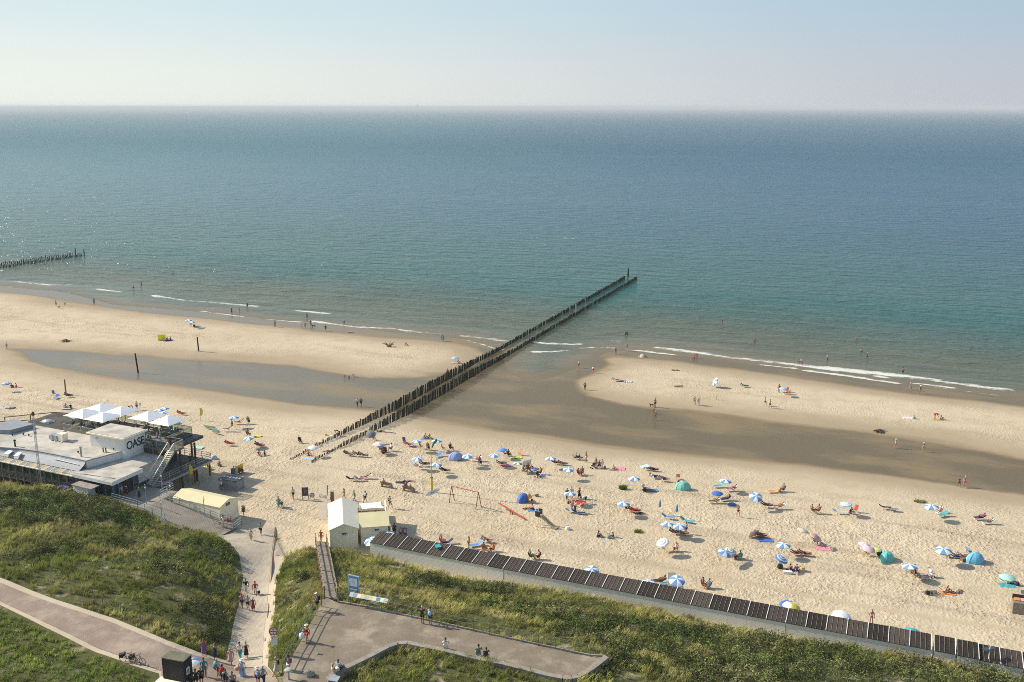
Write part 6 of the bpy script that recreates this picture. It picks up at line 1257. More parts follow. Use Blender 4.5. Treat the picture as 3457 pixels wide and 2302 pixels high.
lounger('K4', 1520, 628, 's', -30, 'small blue and white striped lounger, empty, right of the flagpole'); LP('K4', 1392, 712, 'u', 100, 'brown lounger beside a blue white parasol, left of the flagpole', 'm3k shorts:k', 'tanned person with raised knees on the brown lounger'); LP('K4', 1348, 738, 'w', 80, 'white lounger left of the flagpole', 'f1f bikini:w briefs:w', 'pale person on the white lounger left of the flagpole')
LP('K4', 1570, 768, 'e', 80, 'grey lounger right of the flagpole, below the parasols', 'm4k shirt:k shorts:k', 'person in dark clothes on the grey lounger with legs stretched out'); LP('K4', 1850, 668, 'w', -80, 'white lounger right of the blue and yellow tent', 'm1u shorts:w', 'pale person lying on the white lounger by the tent'); CP('K4', 1882, 700, 'v', 20, 'mauve deck chair in front of the white lounger', 'f3k dress:v', 'person in dark mauve in the deck chair by the white lounger')
chair('K4', 2105, 620, 'k', 90, 'black deck chair below the plain blue parasol'); CP('K4', 2140, 632, 'k', 60, 'black canvas chair beside the lime towel', 'm3k shirt:k shorts:k', 'person in black beside the lime towel'); towel('K4', 2200, 640, 'L', 85, 'lime yellow towel below the red deck chair'); chair('K4', 2232, 618, 'o', -60, 'rust red deck chair behind the lime towel')
LP('K4', 2068, 706, 'g', 100, 'dark green lounger left of the magenta towel', 'f3u bikini:k briefs:k', 'person on the dark green lounger next to the magenta towel'); towel('K4', 2105, 704, 'p', 80, 'magenta towel right of the dark green lounger')
LP('K4', 812, 846, 'w', 95, 'white lounger, left of a pair above the benches', 'f2f bikini:P briefs:P', 'blonde person sitting on the left white lounger above the benches'); LP('K4', 880, 826, 'P', -85, 'pink lounger, right of a pair above the benches', 'f3u swimsuit:d', 'tanned person on the pink lounger above the benches'); lounger('K4', 752, 842, 'k', 85, 'black lounger, empty, left of the white one above the benches')
P('K4', 1215, 856, 'lie', 'm3k shorts:k', -75, 'person in black lying above the right bench'); P('K4', 1262, 852, 'lie', 'f2u bikini:v briefs:v', 80, 'tanned person lying above the right bench'); towel('K4', 1190, 862, 'n', 80, 'dark towel above the right bench')
def bench(c, x, y, rz, label):
    t = empty('bench', G(c, x, y), R(rz), label, 'bench', 'timber benches on the sand')
    for k in range(3): MB().box((0, -.16 + k * .16, .44), (1.9, .13, .05)).build('seat_plank', M_BWOOD, t)
    MB().box((0, .28, .78), (1.9, .05, .22)).build('backrest', M_BWOOD, t)
    for s in (-.8, .8): MB().box((s, 0, .2), (.1, .42, .44)).build('leg', M_WOOD, t); MB().box((s, .3, .6), (.08, .06, .5)).build('back_post', M_WOOD, t)
bench('K4', 1062, 900, 157, 'left timber bench on the sand with one bare backed sitter'); bench('K4', 1258, 938, 157, 'right timber bench on the sand with two sitters')
P('K4', 1040, 894, 'chair', 'm3u shorts:n', 157, 'bare backed person on the left bench'); P('K4', 1232, 930, 'chair', 'm3h shirt:k shorts:k', 157, 'person in black on the right bench'); P('K4', 1272, 938, 'chair', 'f2f bikini:w briefs:w', 157, 'fair haired person on the right bench')
P('K4', 235, 1003, 'walk', 'm3k shirt:c shorts:k', 0, 'person in pale top and dark shorts walking left of the chalkboard'); CP('K4', 118, 1070, 't', 60, 'teal camping chair left of the chalkboard', 'f2rL dress:t', 'red haired person in teal on the camping chair'); P('K4', 105, 1078, 'stand', 'f3r dress:t sunhat:q', 100, 'person in teal with salmon hat leaning beside the camping chair')
P('K4', 685, 1006, 'walk', 'f3dL swimsuit:d shorts:q', -70, 'person in salmon shorts carrying a green bag behind the white hut'); P('K4', 775, 1034, 'walk', 'm3k shirt:g shorts:m', -60, 'person in green walking behind the white hut'); P('K4', 873, 1034, 'walk', 'm2k shirt:w shorts:n pack:t', -70, 'person with a teal backpack behind the white hut'); P('K4', 855, 1034, 'stand', 'f2uL dress:w', -40, 'child beside the person with the teal backpack', .62)
P('K4', 1090, 1086, 'walk', 'm3k shirt:c shorts:e pack:k', 70, 'person with dark backpack striding right of the shade sail')
P('K4', 483, 1384, 'walk', 'f3u shorts:o bikini:o', 0, 'tanned person in orange at the foot of the wooden stairway', z=1.6)
P('K4', 1130, 1330, 'stand', 'm3k shirt:k shorts:k', -30, 'person in black standing behind the first cabins'); CP('K4', 1185, 1330, 'P', 0, 'pink chair behind the first cabins', 'f2f dress:P', 'person in pink behind the first cabins'); CP('K4', 1222, 1334, 's', 10, 'blue chair behind the first cabins', 'f2u dress:l', 'person in light blue behind the first cabins')
CP('K4', 1550, 1402, 'p', 80, 'pink deck chair behind the third cabin', 'f2u dress:p', 'person in bright pink behind the cabins beside a navy lounger'); lounger('K4', 1592, 1404, 'n', -60, 'navy lounger behind the third cabin'); towel('K4', 1512, 1422, 't', 20, 'turquoise towel drying over the cabin edge', z=3.62, sx=.8).scale.y = .5
P('K4', 1785, 1440, 'stand', 'f3uL bikini:k briefs:k', -60, 'tanned person in black bikini standing behind the cabins'); lounger('K4', 1848, 1424, 's', -70, 'mid blue lounger right of the standing person in black bikini'); LP('K4', 1948, 1392, 'c', 75, 'beige lounger, upper one behind the cabins', 'f2u bikini:n briefs:n', 'person on the beige lounger behind the cabins')
CP('K4', 1925, 1470, 'o', 60, 'orange deck chair behind the fifth cabin', 'm3u shorts:o', 'person in orange shorts behind the cabins'); CP('K4', 1992, 1470, 'q', -30, 'salmon deck chair behind the fifth cabin', 'f3u dress:o', 'person in orange dress behind the cabins')
# --- K5 area
for x, y, kd, sp, f, lb in ((178, 755, 'sit', 'm3k shorts:g', 60, 'person with green shorts at the left of the large family group'), (222, 760, 'chair', 'm4k shorts:u', 40, 'bare chested person in the middle of the large family group'), (248, 772, 'chair', 'f3u dress:q', 0, 'person in salmon in the large family group'), (318, 790, 'chair', 'f2f dress:o', -60, 'fair person at the right of the large family group')):
    P('K5', x, y, kd, sp, f, lb)
    if kd == 'chair': chair('K5', x, y, {222: 'u', 248: 'e', 318: 'k'}[x], f, {222: 'brown chair in the middle of the large family group', 248: 'grey chair in the large family group', 318: 'black chair at the right of the large family group'}[x])
parasol('K5', 268, 752, 'plain', 's', 'child sized blue parasol amid the large family group', .55, hc=1.7); towel('K5', 350, 792, 'l', 80, 'blue and white striped towel right of the large family group', True)
def stroller(c, x, y, rz, col, label):
    t = empty('stroller', G(c, x, y), R(rz), label, 'stroller')
    for sx_ in (-.24, .24):
        for sy in (-.32, .32): MB().tube((sx_ - .02, sy, .13), (sx_ + .02, sy, .13), .13, .13, 12).build('wheel', M_BLACK, t)
        MB().path([(sx_, -.32, .13), (sx_, .1, .6), (sx_, .5, 1.02)], .015, 5).path([(sx_, .32, .13), (sx_, -.1, .55)], .015, 5).build('frame', M_METAL, t)
    MB().path([(-.24, .5, 1.02), (.24, .5, 1.02)], .02, 5).build('handlebar', M_DARK, t)
    MB().prism([(-.2, -.3), (.2, -.3), (.2, .15), (-.2, .15)], .42, lambda x, y: .52 + (y + .3) * .3).build('seat', M_CLOTH, t, color=CC[col]); MB().ell((0, .08, .78), (.22, .26, .2), 10, 6).build('hood', M_CLOTH, t, color=CC[col])
stroller('K5', 300, 815, 40, 'k', 'black stroller in front of the large family group'); stroller('K5', 792, 735, -60, 'k', 'black stroller left of the standing tanned person near the wet sand'); stroller('K8', 1526, 648, 20, 'w', 'white hooded stroller right of the group with the parasol')
LP('K5', 468, 700, 'k', 85, 'black lounger, left of two under the parasol near the brown chairs', 'm3k shorts:k', 'person on the left black lounger'); LP('K5', 520, 708, 'e', 85, 'grey lounger beside the black one under the parasol', 'f3u swimsuit:k', 'person on the grey lounger')
CP('K5', 668, 800, 'r', 60, 'red folding chair, left of a close pair', 'f3k dress:d', 'dark haired person in the red folding chair'); CP('K5', 690, 792, 'u', -20, 'brown folding chair, right of a close pair', 'm3u shorts:r', 'bare chested person beside the red folding chair')
chair('K5', 628, 655, 'u', 100, 'brown backed chair, left of two near the wet sand'); chair('K5', 688, 658, 'e', 80, 'brown backed chair, right of two near the wet sand'); P('K5', 648, 658, 'chair', 'f2f dress:n', 100, 'person in navy between the brown backed chairs'); P('K5', 728, 680, 'stand', 'm3u shorts:f', -60, 'tanned person in ochre shorts standing beside the brown backed chairs')
P('K5', 815, 728, 'stand', 'f3uL bikini:k briefs:k', 30, 'tanned person in bikini standing by the black stroller'); P('K5', 868, 742, 'stand', 'f2u shirt:w shorts:w', 20, 'person all in white near the pink towel'); CP('K5', 845, 732, 'd', -30, 'maroon chair beside the person in white', 'm4k shorts:k', 'seated tanned person beside the person in white'); bag('K5', 893, 736, 'e', 'grey bag right of the person in white')
towel('K5', 1022, 738, 'p', 80, 'large coral towel near the edge of the wet sand', sx=1.7); P('K5', 966, 744, 'sit', 'f2h bikini:w briefs:w', 90, 'person with white top sitting at the head of the coral towel')
LP('K5', 1262, 752, 'c', 80, 'beige lounger under the pale green parasol', 'f3u swimsuit:y', 'person in yellow under the pale green parasol'); LP('K5', 1315, 760, 'd', 80, 'maroon lounger right of the pale green parasol', 'm4k shorts:k', 'tanned person on the maroon lounger'); chair('K5', 1540, 830, 'o', 170, 'orange deck chair, empty, behind the mint green tent')
LP('K5', 1330, 826, 'w', 80, 'white lounger with a reader in white, left of a pair', 'm3k shirt:w shorts:n', 'person in white shirt sitting on the left lounger of the pair'); LP('K5', 1410, 848, 'P', 80, 'pale pink lounger, right of the pair', 'm3f shorts:k', 'bare backed fair haired person on the pale pink lounger'); bag('K5', 1545, 862, 'k', 'black bag behind the mint green tent')
towel('K5', 1305, 928, 's', 80, 'blue towel beside the grey heap of beach things'); bag('K5', 1228, 895, 'h', 'grey cool bag at the heap of beach things', 1.3); bag('K5', 1245, 935, 'k', 'black bag in the heap of beach things', 1.2); P('K5', 1268, 930, 'lie', 'm3h shorts:e', 80, 'person in grey lying at the heap of beach things')
P('K5', 560, 1012, 'stand', 'm3k shirt:k trousers:k', 30, 'person in black at the left of the group round the red blanket'); P('K5', 600, 1000, 'stand', 'm2k shirt:l shorts:c', 0, 'person in pale blue holding the parasol by the red blanket'); P('K5', 668, 1003, 'stand', 'f2fL dress:k sunhat:r', 20, 'fair long haired person in black above the red blanket'); P('K5', 716, 1046, 'bend', 'm3k shirt:w shorts:k', -80, 'person in white shirt bending over the red blanket')
towel('K5', 655, 1042, 'r', 75, 'big bright red blanket being laid out on the sand', sx=2.4, name='blanket', cat='blanket'); bag('K5', 578, 1048, 'k', 'black bag at the corner of the red blanket', 1.2)
P('K5', 600, 1118, 'stand', 'f2h shirt:P shorts:P', 60, 'stooping person in pale pink below the red blanket'); P('K5', 632, 1124, 'stand', 'm2h shirt:c trousers:n', -60, 'person in cream shirt and dark trousers below the red blanket'); lounger('K5', 600, 1128, 'l', 80, 'light blue lounger at the feet of the standing older pair'); towel('K5', 585, 1138, 'l', 85, 'pale towel left of the standing older pair'); lounger('K5', 660, 1140, 'n', 80, 'navy lounger right of the standing older pair')
P('K5', 255, 1098, 'sit', 'm2k shorts:k', -70, 'bare chested person sitting at the blue towel below the blue tent'); P('K5', 215, 1092, 'lie', 'f3u bikini:d briefs:d', 100, 'tanned person lying beside the sitter below the blue tent'); towel('K5', 275, 1106, 's', 85, 'blue towel below the royal blue tent', sx=1.2); CP('K5', 236, 1036, 'o', 30, 'orange low chair beside the royal blue tent', 'f3u dress:y', 'person in the orange low chair beside the royal blue tent')
CP('K5', 1088, 1108, 'h', 70, 'grey chair under the parasol with the couple in red', 'm3u shorts:k', 'bare chested person in the grey chair next to the person in red'); LP('K5', 1150, 1122, 'r', 80, 'red lounger of the couple in red', 'f3k dress:r', 'person in red on the red lounger'); P('K5', 1195, 1134, 'lie', 'm4k shorts:k', 80, 'dark tanned person stretched out right of the red lounger')
lounger('K5', 1450, 1178, 's', 70, 'striped lounger, empty, between the two closed parasols'); lounger('K5', 1612, 1210, 't', 60, 'turquoise lounger, empty, right of the closed parasols')
LP('K5', 1515, 1318, 'u', 80, 'brown lounger under the touching parasols, left', 'm4k shorts:v', 'tanned person on the left lounger under the touching parasols'); LP('K5', 1575, 1324, 'd', 80, 'maroon lounger under the touching parasols, right', 'f3u swimsuit:d', 'tanned person on the right lounger under the touching parasols'); P('K5', 1608, 1312, 'stand', 'm3u shirt:h shorts:k', -40, 'person in grey shirt standing at the touching parasols')
lounger('K5', 1445, 1468, 'f', 95, 'tan padded lounger below the tipped white parasol'); CP('K5', 1518, 1466, 'P', -30, 'red and white striped chair below the tipped white parasol', 'f1h dress:P', 'person in the striped chair below the tipped white parasol')
P('K5', 835, 1342, 'sit', 'm4k shorts:k', 80, 'deeply tanned person leaning back on the pale towel'); P('K5', 962, 1342, 'sit', 'f3hL swimsuit:k sunhat:c', -80, 'person with a straw hat sitting at the pale towel'); towel('K5', 850, 1366, 'h', 85, 'pale blue towel, large, under the tanned sunbather', sx=1.4); bag('K5', 925, 1352, 'G', 'olive bag between the pair on the pale towel', 1.4)
CP('K5', 242, 1532, 'g', 80, 'green deck chair, left of a pair behind the cabins', 'f2u dress:g', 'person in the left green deck chair behind the cabins'); CP('K5', 300, 1538, 'k', -60, 'dark green deck chair, right of a pair behind the cabins', 'm3k shirt:p shorts:k', 'person in pink top in the right deck chair behind the cabins')
lounger('K5', 1900, 900, 't', -80, 'light blue lounger, empty, under a blue white parasol'); LP('K5', 2015, 932, 'P', -75, 'pink lounger right of the empty light blue one', 'f3k swimsuit:v', 'person on the pink lounger right of the empty one'); LP('K5', 1860, 1042, 'c', -75, 'cream lounger under the plain dark blue parasol', 'f3u bikini:y briefs:y', 'person in yellow bikini on the cream lounger'); LP('K5', 1958, 1018, 'n', -70, 'navy lounger right of the plain dark blue parasol', 'm3u shorts:b', 'tanned person sitting on the navy lounger')
tag(MB().lathe([(.0, 0), (.55, 0), (.58, .05), (.5, .10), (.0, .11)], 18).build('swim_ring', M_CLOTH, None, color=CC['b'], loc=G('K5', 2016, 1052)), 'round dark blue inflatable mat beside the walking person in a bikini', 'inflatable')
P('K5', 2066, 1158, 'walk', 'f1u bikini:k briefs:k', 20, 'person in black bikini standing alone in the open sand'); LP('K5', 2318, 1075, 'k', 80, 'black lounger below the big full face parasol', 'f4k swimsuit:k', 'dark tanned person on the black lounger below the full face parasol'); LP('K6', 190, 1088, 'w', -80, 'white lounger right of the black one below the full face parasol', 'm3f shorts:o', 'fair haired person on the white lounger')
LP('K5', 2262, 1340, 'd', 75, 'maroon lounger beside the pale pink windshield', 'm3k shorts:d', 'person on the maroon lounger beside the pink windshield'); P('K5', 2290, 1345, 'lie', 'f3u bikini:k briefs:k', 80, 'sunbather lying right of the maroon lounger'); towel('K5', 2312, 1372, 'b', 85, 'deep blue towel in front of the maroon lounger')
CP('K5', 2030, 1538, 'v', 20, 'maroon chair below the two overlapping parasols', 'f3d dress:d', 'person in dark red below the two overlapping parasols'); CP('K5', 2080, 1540, 't', 200, 'teal chair below the two overlapping parasols', 'm3k shirt:t shorts:t', 'person in teal seen from behind below the two overlapping parasols')
# --- K6 area
lounger('K6', 140, 948, 'o', -80, 'bright orange lounger near the top of the dry sand'); CP('K6', 222, 940, 's', -70, 'blue chair right of the orange lounger', 'm3k shorts:b', 'person in blue shorts right of the orange lounger'); bag('K6', 188, 938, 'y', 'yellow bag between orange lounger and blue chair', 1.2)
CP('K6', 490, 1126, 'q', 70, 'salmon chair, left of a pair in the open sand', 'f3u swimsuit:q', 'person in salmon swimsuit, left of the seated pair'); CP('K6', 532, 1126, 'l', -70, 'pale blue chair, right of a pair in the open sand', 'm3u shorts:o', 'person in orange shorts, right of the seated pair')
P('K6', 825, 1132, 'sit', 'm3k shirt:n shorts:b', 40, 'person in navy under the pale checkered parasol'); chair('K6', 860, 1118, 'r', -60, 'red deck chair beside the navy sitter'); lounger('K6', 715, 1132, 'l', 80, 'low pale blue lounger left of the checkered parasol')
lounger('K6', 1122, 1092, 'k', 80, 'black folded lounger, left of an empty pair'); lounger('K6', 1185, 1108, 'e', 85, 'striped folding lounger with grey sling, right of an empty pair')
LP('K6', 1605, 1128, 'w', -40, 'white towelled lounger below the right blue white parasol', 'f2h bikini:P briefs:P', 'person on the white towelled lounger'); lounger('K6', 1635, 1156, 't', -60, 'dark teal lounger in the parasol shade')
LP('K6', 1962, 1186, 'v', -80, 'violet lounger near the right edge, upper of a pair', 'm3k shorts:k', 'person on the violet lounger near the right edge'); LP('K6', 2035, 1224, 'm', -80, 'mint lounger near the right edge, lower of a pair', 'f2f bikini:r briefs:r', 'person in red bikini on the mint lounger')
CP('K6', 512, 1400, 'h', 30, 'grey chair under the steep salmon parasol', 'f2h dress:h', 'person in pale grey under the steep salmon parasol'); P('K6', 550, 1420, 'sit', 'm2h shirt:w shorts:e', 50, 'person in white sitting in front of the salmon parasol'); towel('K6', 580, 1444, 'p', 80, 'pink towel in front of the salmon parasol', sx=1.2)
LP('K6', 335, 1500, 'd', 100, 'dark red lounger, left of a pair below the parasol', 'm3f shorts:d', 'bare backed person sitting on the left dark red lounger'); LP('K6', 410, 1505, 'r', 80, 'dark red lounger, right of a pair below the parasol', 'f3u bikini:k briefs:k', 'person with raised knees on the right dark red lounger')
chair('K6', 970, 1508, 'y', 60, 'yellow lounger chair left of the green and teal tent'); bag('K6', 1076, 1500, 'k', 'large black bag beside the green and teal tent', 1.7)
CP('K6', 1665, 1522, 'G', 60, 'olive chair under the parasol of the family by the light blue tent', 'f3u dress:g', 'person in green by the light blue tent'); LP('K6', 1750, 1530, 'b', 85, 'deep blue lounger of the family by the light blue tent', 'm3u shorts:b', 'person in blue shorts on the deep blue lounger'); LP('K6', 1805, 1528, 'q', 85, 'salmon lounger beside the light blue tent', 'f2f bikini:P briefs:P', 'person on the salmon lounger beside the light blue tent'); chair('K6', 1862, 1488, 's', 100, 'blue folding chair behind the light blue tent')
t = empty('beach_wagon', G('K6', 1825, 1556), R(15), 'brown handcart in front of the light blue tent', 'wagon'); MB().box((0, 0, .34), (.95, .5, .28)).build('box', M_BWOOD, t); MB().path([(.5, 0, .35), (.95, 0, .75)], .02).build('handle', M_DARK, t)
for sx_ in (-.32, .32):
    for sy in (-.28, .28): MB().tube((sx_, sy - .03, .13), (sx_, sy + .03, .13), .13, .13, 12).build('wheel', M_BLACK, t)
P('K8', 290, 590, 'sit', 'f2k swimsuit:k', 180, 'bare backed person sitting, left of the picnic pair'); P('K8', 345, 592, 'sit', 'f2u shirt:v', 180, 'person in mauve top sitting, right of the picnic pair'); bag('K8', 392, 596, 'f', 'ochre backpack right of the picnic pair', 1.7); bag('K8', 198, 572, 'k', 'black bag left of the picnic pair', 1.6); towel('K8', 300, 600, 'n', 85, 'dark picnic blanket under the seated pair', sx=1.8, name='blanket', cat='blanket')
t = empty('cool_box', G('K8', 262, 620), R(-12), 'white cool box in front of the picnic pair', 'cool box'); MB().box((0, 0, .18), (.95, .42, .34)).build('body', M_WPAINT, t); MB().box((0, 0, .38), (.99, .46, .06)).build('lid', M_CLOTH, t, color=CC['w'])
CP('K8', 1322, 605, 'w', 60, 'white chair below the parasol of the stroller group', 'f2h dress:w', 'person in white in the stroller group'); CP('K8', 1382, 628, 'o', 0, 'rust chair in the stroller group', 'm3k shirt:d shorts:k', 'person in dark red in the stroller group'); LP('K8', 1438, 670, 'c', 85, 'cream padded lounger in front of the stroller group', 'm2k shorts:c', 'person with raised arms on the cream lounger in front of the stroller')
LP('K8', 2185, 698, 'm', 80, 'mint lounger under the mint green parasol', 'f3u swimsuit:g', 'person under the mint green parasol'); P('K8', 2230, 706, 'sit', 'm3k shorts:k', 60, 'tanned person sitting right under the mint green parasol'); towel('K8', 2190, 720, 't', 85, 'green blue towel in front of the mint green parasol', sx=1.4); bag('K8', 2282, 720, 'n', 'navy bag right of the mint green parasol', 1.2)
P('K8', 1665, 778, 'sit', 'f3o bikini:o briefs:o', 60, 'orange clad person kneeling right of the black bicycles'); P('K8', 1690, 786, 'lie', 'f3u briefs:o', 80, 'sunbather lying right beside the kneeling orange clad person'); P('K8', 1750, 782, 'lie', 'm3f shorts:c', -70, 'rightmost sunbather beyond the black bicycles'); towel('K8', 1670, 788, 'o', 80, 'orange towel right of the black bicycles')
P('K8', 1000, 1058, 'stand', 'f3u swimsuit:q', 0, 'person in salmon just visible over the cabin roofs')
LP('K7', 1370, 700, 'u', -80, 'brown lounger at the back of the cabins between two parasols', 'm4u shorts:u', 'tanned person reclining between two parasols behind the cabins'); lounger('K7', 1432, 718, 't', -80, 'teal lounger at the back of the cabins between two parasols')
tag(MB().box((0, 0, .9), (.9, .06, 1.8), M=Matrix.Rotation(R(-14), 3, 'X')).build('tan_board', M_CREAM, None, loc=G('K7', 1478, 745) + Vector((0, .3, 0))), 'tan board leaning at the cabins beside a blue white parasol', 'board')
CP('K7', 1762, 742, 'f', 60, 'ochre deck chair of the lone pair behind the cabins', 'm3k shorts:o', 'person in orange shorts in the lone pair behind the cabins'); CP('K7', 1800, 746, 'l', -60, 'pale blue deck chair of the lone pair behind the cabins', 'f3u dress:l', 'person in pale blue in the lone pair behind the cabins')
# --- wet sand, right sandbar and sea
P('KB', 498, 1188, 'stand', 'm4k shorts:n', 150, 'bare chested person in dark shorts at the tip of the right sandbar'); P('KB', 1172, 1352, 'stand', 'm3u shorts:k', 20, 'bare chested person walking a brown dog at the pool edge'); P('KB', 1158, 1418, 'stand', 'f2f swimsuit:o', 0, 'child between the dog walker and the person below', .75); P('KB', 1176, 1476, 'stand', 'f3f swimsuit:q', 0, 'tanned person standing in the wet pool below the dog walker')
P('K5', 1685, 172, 'stand', 'f2u swimsuit:y', 180, 'person in yellow, left of the couple on the right sandbar'); P('K5', 1720, 180, 'stand', 'm2h shirt:l shorts:l', 180, 'person in pale blue, right of the couple on the right sandbar'); P('K5', 1880, 128, 'stand', 'f1f swimsuit:P', 60, 'small pale child on the right sandbar', .62)
P('K6', 68, 182, 'walk', 'm1u shorts:n', 60, 'pale person in navy shorts, left of a walking pair on the sandbar'); P('K6', 110, 203, 'walk', 'm2k shorts:k', 60, 'person in black shorts, right of a walking pair on the sandbar')
P('K6', 190, 65, 'stand', 'm3k shirt:d shorts:d', -30, 'dark clad person left of the light blue parasol on the sandbar'); LP('K6', 262, 82, 'o', -80, 'orange lounger under the light blue parasol', 'f3u bikini:o briefs:o', 'person on the orange lounger of the sandbar'); chair('K6', 258, 62, 'd', -60, 'maroon chair beside the orange lounger on the sandbar')
P('KC', 1350, 1092, 'walk', 'm2h shirt:h shorts:c sunhat:h', 30, 'person in grey hat carrying a bodyboard at the right water edge'); P('KC', 1438, 1122, 'walk', 'f2h swimsuit:k sunhat:w', 0, 'person in white hat at the right water edge')
P('K6', 1568, 296, 'bend', 'm3k shirt:n shorts:r', 60, 'person in red shorts bending on the right sandbar'); P('K6', 1618, 303, 'sit', 'm1u shorts:t', 60, 'pale person sitting next to the bending one'); towel('K6', 1590, 304, 'o', 85, 'orange towel under the sitting pale person'); towel('K6', 1326, 290, 'P', 85, 'pink striped towel left alone on the right sandbar', True, 1.3); bag('K6', 1380, 296, 'G', 'olive bag at the end of the pink striped towel', 1.3)
P('K6', 1216, 556, 'walk', 'f1h swimsuit:c sunhat:w', 60, 'pale person in white sun hat crossing the wet pool'); P('K6', 1462, 587, 'point', 'f1f swimsuit:c cap:w', 0, 'pale person in white cap holding out a bat in the wet pool'); P('K6', 1775, 900, 'walk', 'f3u bikini:k briefs:k', 0, 'person in dark bikini, left of the pair leaving the pool'); P('K6', 1828, 898, 'walk', 'm1h shorts:p', 0, 'person in pink shorts, right of the pair leaving the pool')
P('KB', 793, 843, 'stand', 'm2k shirt:e trousers:e', 0, 'person in grey at the edge of the right sandbar tip'); P('KB', 902, 812, 'walk', 'm2h shirt:h trousers:c pack:k', 20, 'person with dark backpack at the shallow water edge'); P('KB', 438, 975, 'walk', 'm2k shirt:h shorts:n', -60, 'person in pale shirt wading toward the groyne'); P('KB', 575, 1026, 'walk', 'f2k shirt:w shorts:d', -50, 'person in white top and red shorts wading between groyne and sandbar'); P('KB', 1020, 882, 'stand', 'f2u dress:w', 30, 'child in white beside the sand heap', .65)
P('KB', 888, 684, 'stand', 'f3k swimsuit:k', 0, 'person wading deep right of the groyne, left of two'); P('KB', 903, 684, 'stand', 'm3k shorts:k', 10, 'person wading deep right of the groyne, right of two')
P('KB', 1550, 886, 'sit', 'f3u swimsuit:r', -60, 'person crouching at the surf of the right sandbar'); P('KB', 1574, 884, 'bend', 'f3u swimsuit:d', -60, 'person stooping at the surf of the right sandbar'); P('KB', 1514, 935, 'stand', 'f1f swimsuit:P', 20, 'small child left below the stooping person in the surf', .6)
P('KB', 1370, 1000, 'lie', 'm4k shorts:f', 80, 'tanned person lying alone on the right sandbar'); LP('KB', 792, 1104, 'w', 80, 'white chair lounger on the right sandbar tip', 'f2f bikini:w briefs:w', 'person on the white lounger of the right sandbar tip'); P('KB', 852, 1104, 'lie', 'm3h shirt:e shorts:e', 80, 'person in grey lying right of the white lounger'); towel('KB', 915, 1110, 't', 85, 'blue towel at the right of the lying person in grey', True, 1.2); LP('KB', 2030, 1162, 'g', 85, 'dark green lounger on the right sandbar', 'm4k shorts:g', 'person on the dark green lounger of the right sandbar')
for c, x, y, dz, sp, lb, kd in (('KB', 1823, 527, -1.05, 'm3k shorts:k', 'swimmer with raised arms left of the others off the right sandbar', 'swim'), ('KB', 2232, 600, -1.45, 'm2h shorts:k', 'swimmer showing only head far off the right sandbar', 'stand'), ('KB', 2132, 727, -.75, 'm3u shorts:r', 'bather waist deep with orange shorts, nearest the sandbar', 'stand'), ('KC', 877, 640, -1.15, 'm2u shorts:k', 'bare backed bather chest deep in the middle of the right sea', 'swim'), ('KC', 918, 748, -.95, 'm3k shirt:G shorts:k', 'bather in dark green top waist deep', 'stand'), ('KC', 970, 796, -.8, 'm3h shorts:r', 'broad bather waist deep right of the green topped one', 'swim'), ('KC', 1772, 738, -1.45, 'f1f swimsuit:w', 'pale head of a swimmer near the right edge', 'stand'), ('KC', 1885, 707, -1.42, 'm2u shorts:k', 'swimmer stretched flat near the right edge', 'swim'), ('KC', 1930, 399, -1.45, 'm3k shorts:k', 'most distant swimmer near the right edge', 'stand'), ('K9', 1376, 290, -1.45, 'm4k shorts:k', 'lone head of a swimmer off the left sandbar', 'stand')):
    P(c, x, y, kd, sp, random.Random(lb).uniform(-60, 60), lb, z=-1.0).location.z += dz
for c, x, y, dz, sp, f, lb in (('KC', 615, 832, -.5, 'f1h bikini:k briefs:k sunhat:w', 0, 'person in white hat and dark bottoms knee deep'), ('KC', 352, 866, -.15, 'f2f swimsuit:q', 20, 'person at the left of the family in the breaker'), ('KC', 390, 866, -.15, 'm2k shirt:h shorts:v', -20, 'person at the right of the family in the breaker'), ('KC', 1284, 942, -.4, 'm2k shorts:k', 170, 'bare backed person in black trunks in the breaker'), ('K9', 1061, 412, -.35, 'm2k shirt:w shorts:k', 30, 'person in pale top and black shorts wading off the left sandbar'), ('K9', 1123, 378, -.7, 'm4k shorts:k', -30, 'tanned person wading deeper behind the pale topped one'), ('K9', 1843, 611, -.1, 'm4k shorts:k', 60, 'left one of a pair wading side by side'), ('K9', 1903, 602, -.15, 'f4k swimsuit:d', -60, 'right one of a pair wading side by side'), ('K9', 1967, 560, -.35, 'm4k shirt:k shorts:k', 0, 'person in the foam right of the wading pair'), ('K9', 749, 533, -.05, 'm4k shirt:e trousers:e', 20, 'lone dark figure in the left swash'), ('KA', 322, 525, -.3, 'm3k shorts:b', 0, 'bare chested person in blue shorts standing in the small wave'), ('KA', 617, 580, -.15, 'm2k shirt:l shorts:n', 40, 'person in light shirt wading in front of the sandbar')):
    o = P(c, x, y, 'stand', sp, f, lb, z=-1.0); o.location.z += dz
P('KC', 371, 864, 'stand', 'f2u dress:v', 0, 'child between the two in the breaker family', .6, z=-1.05)
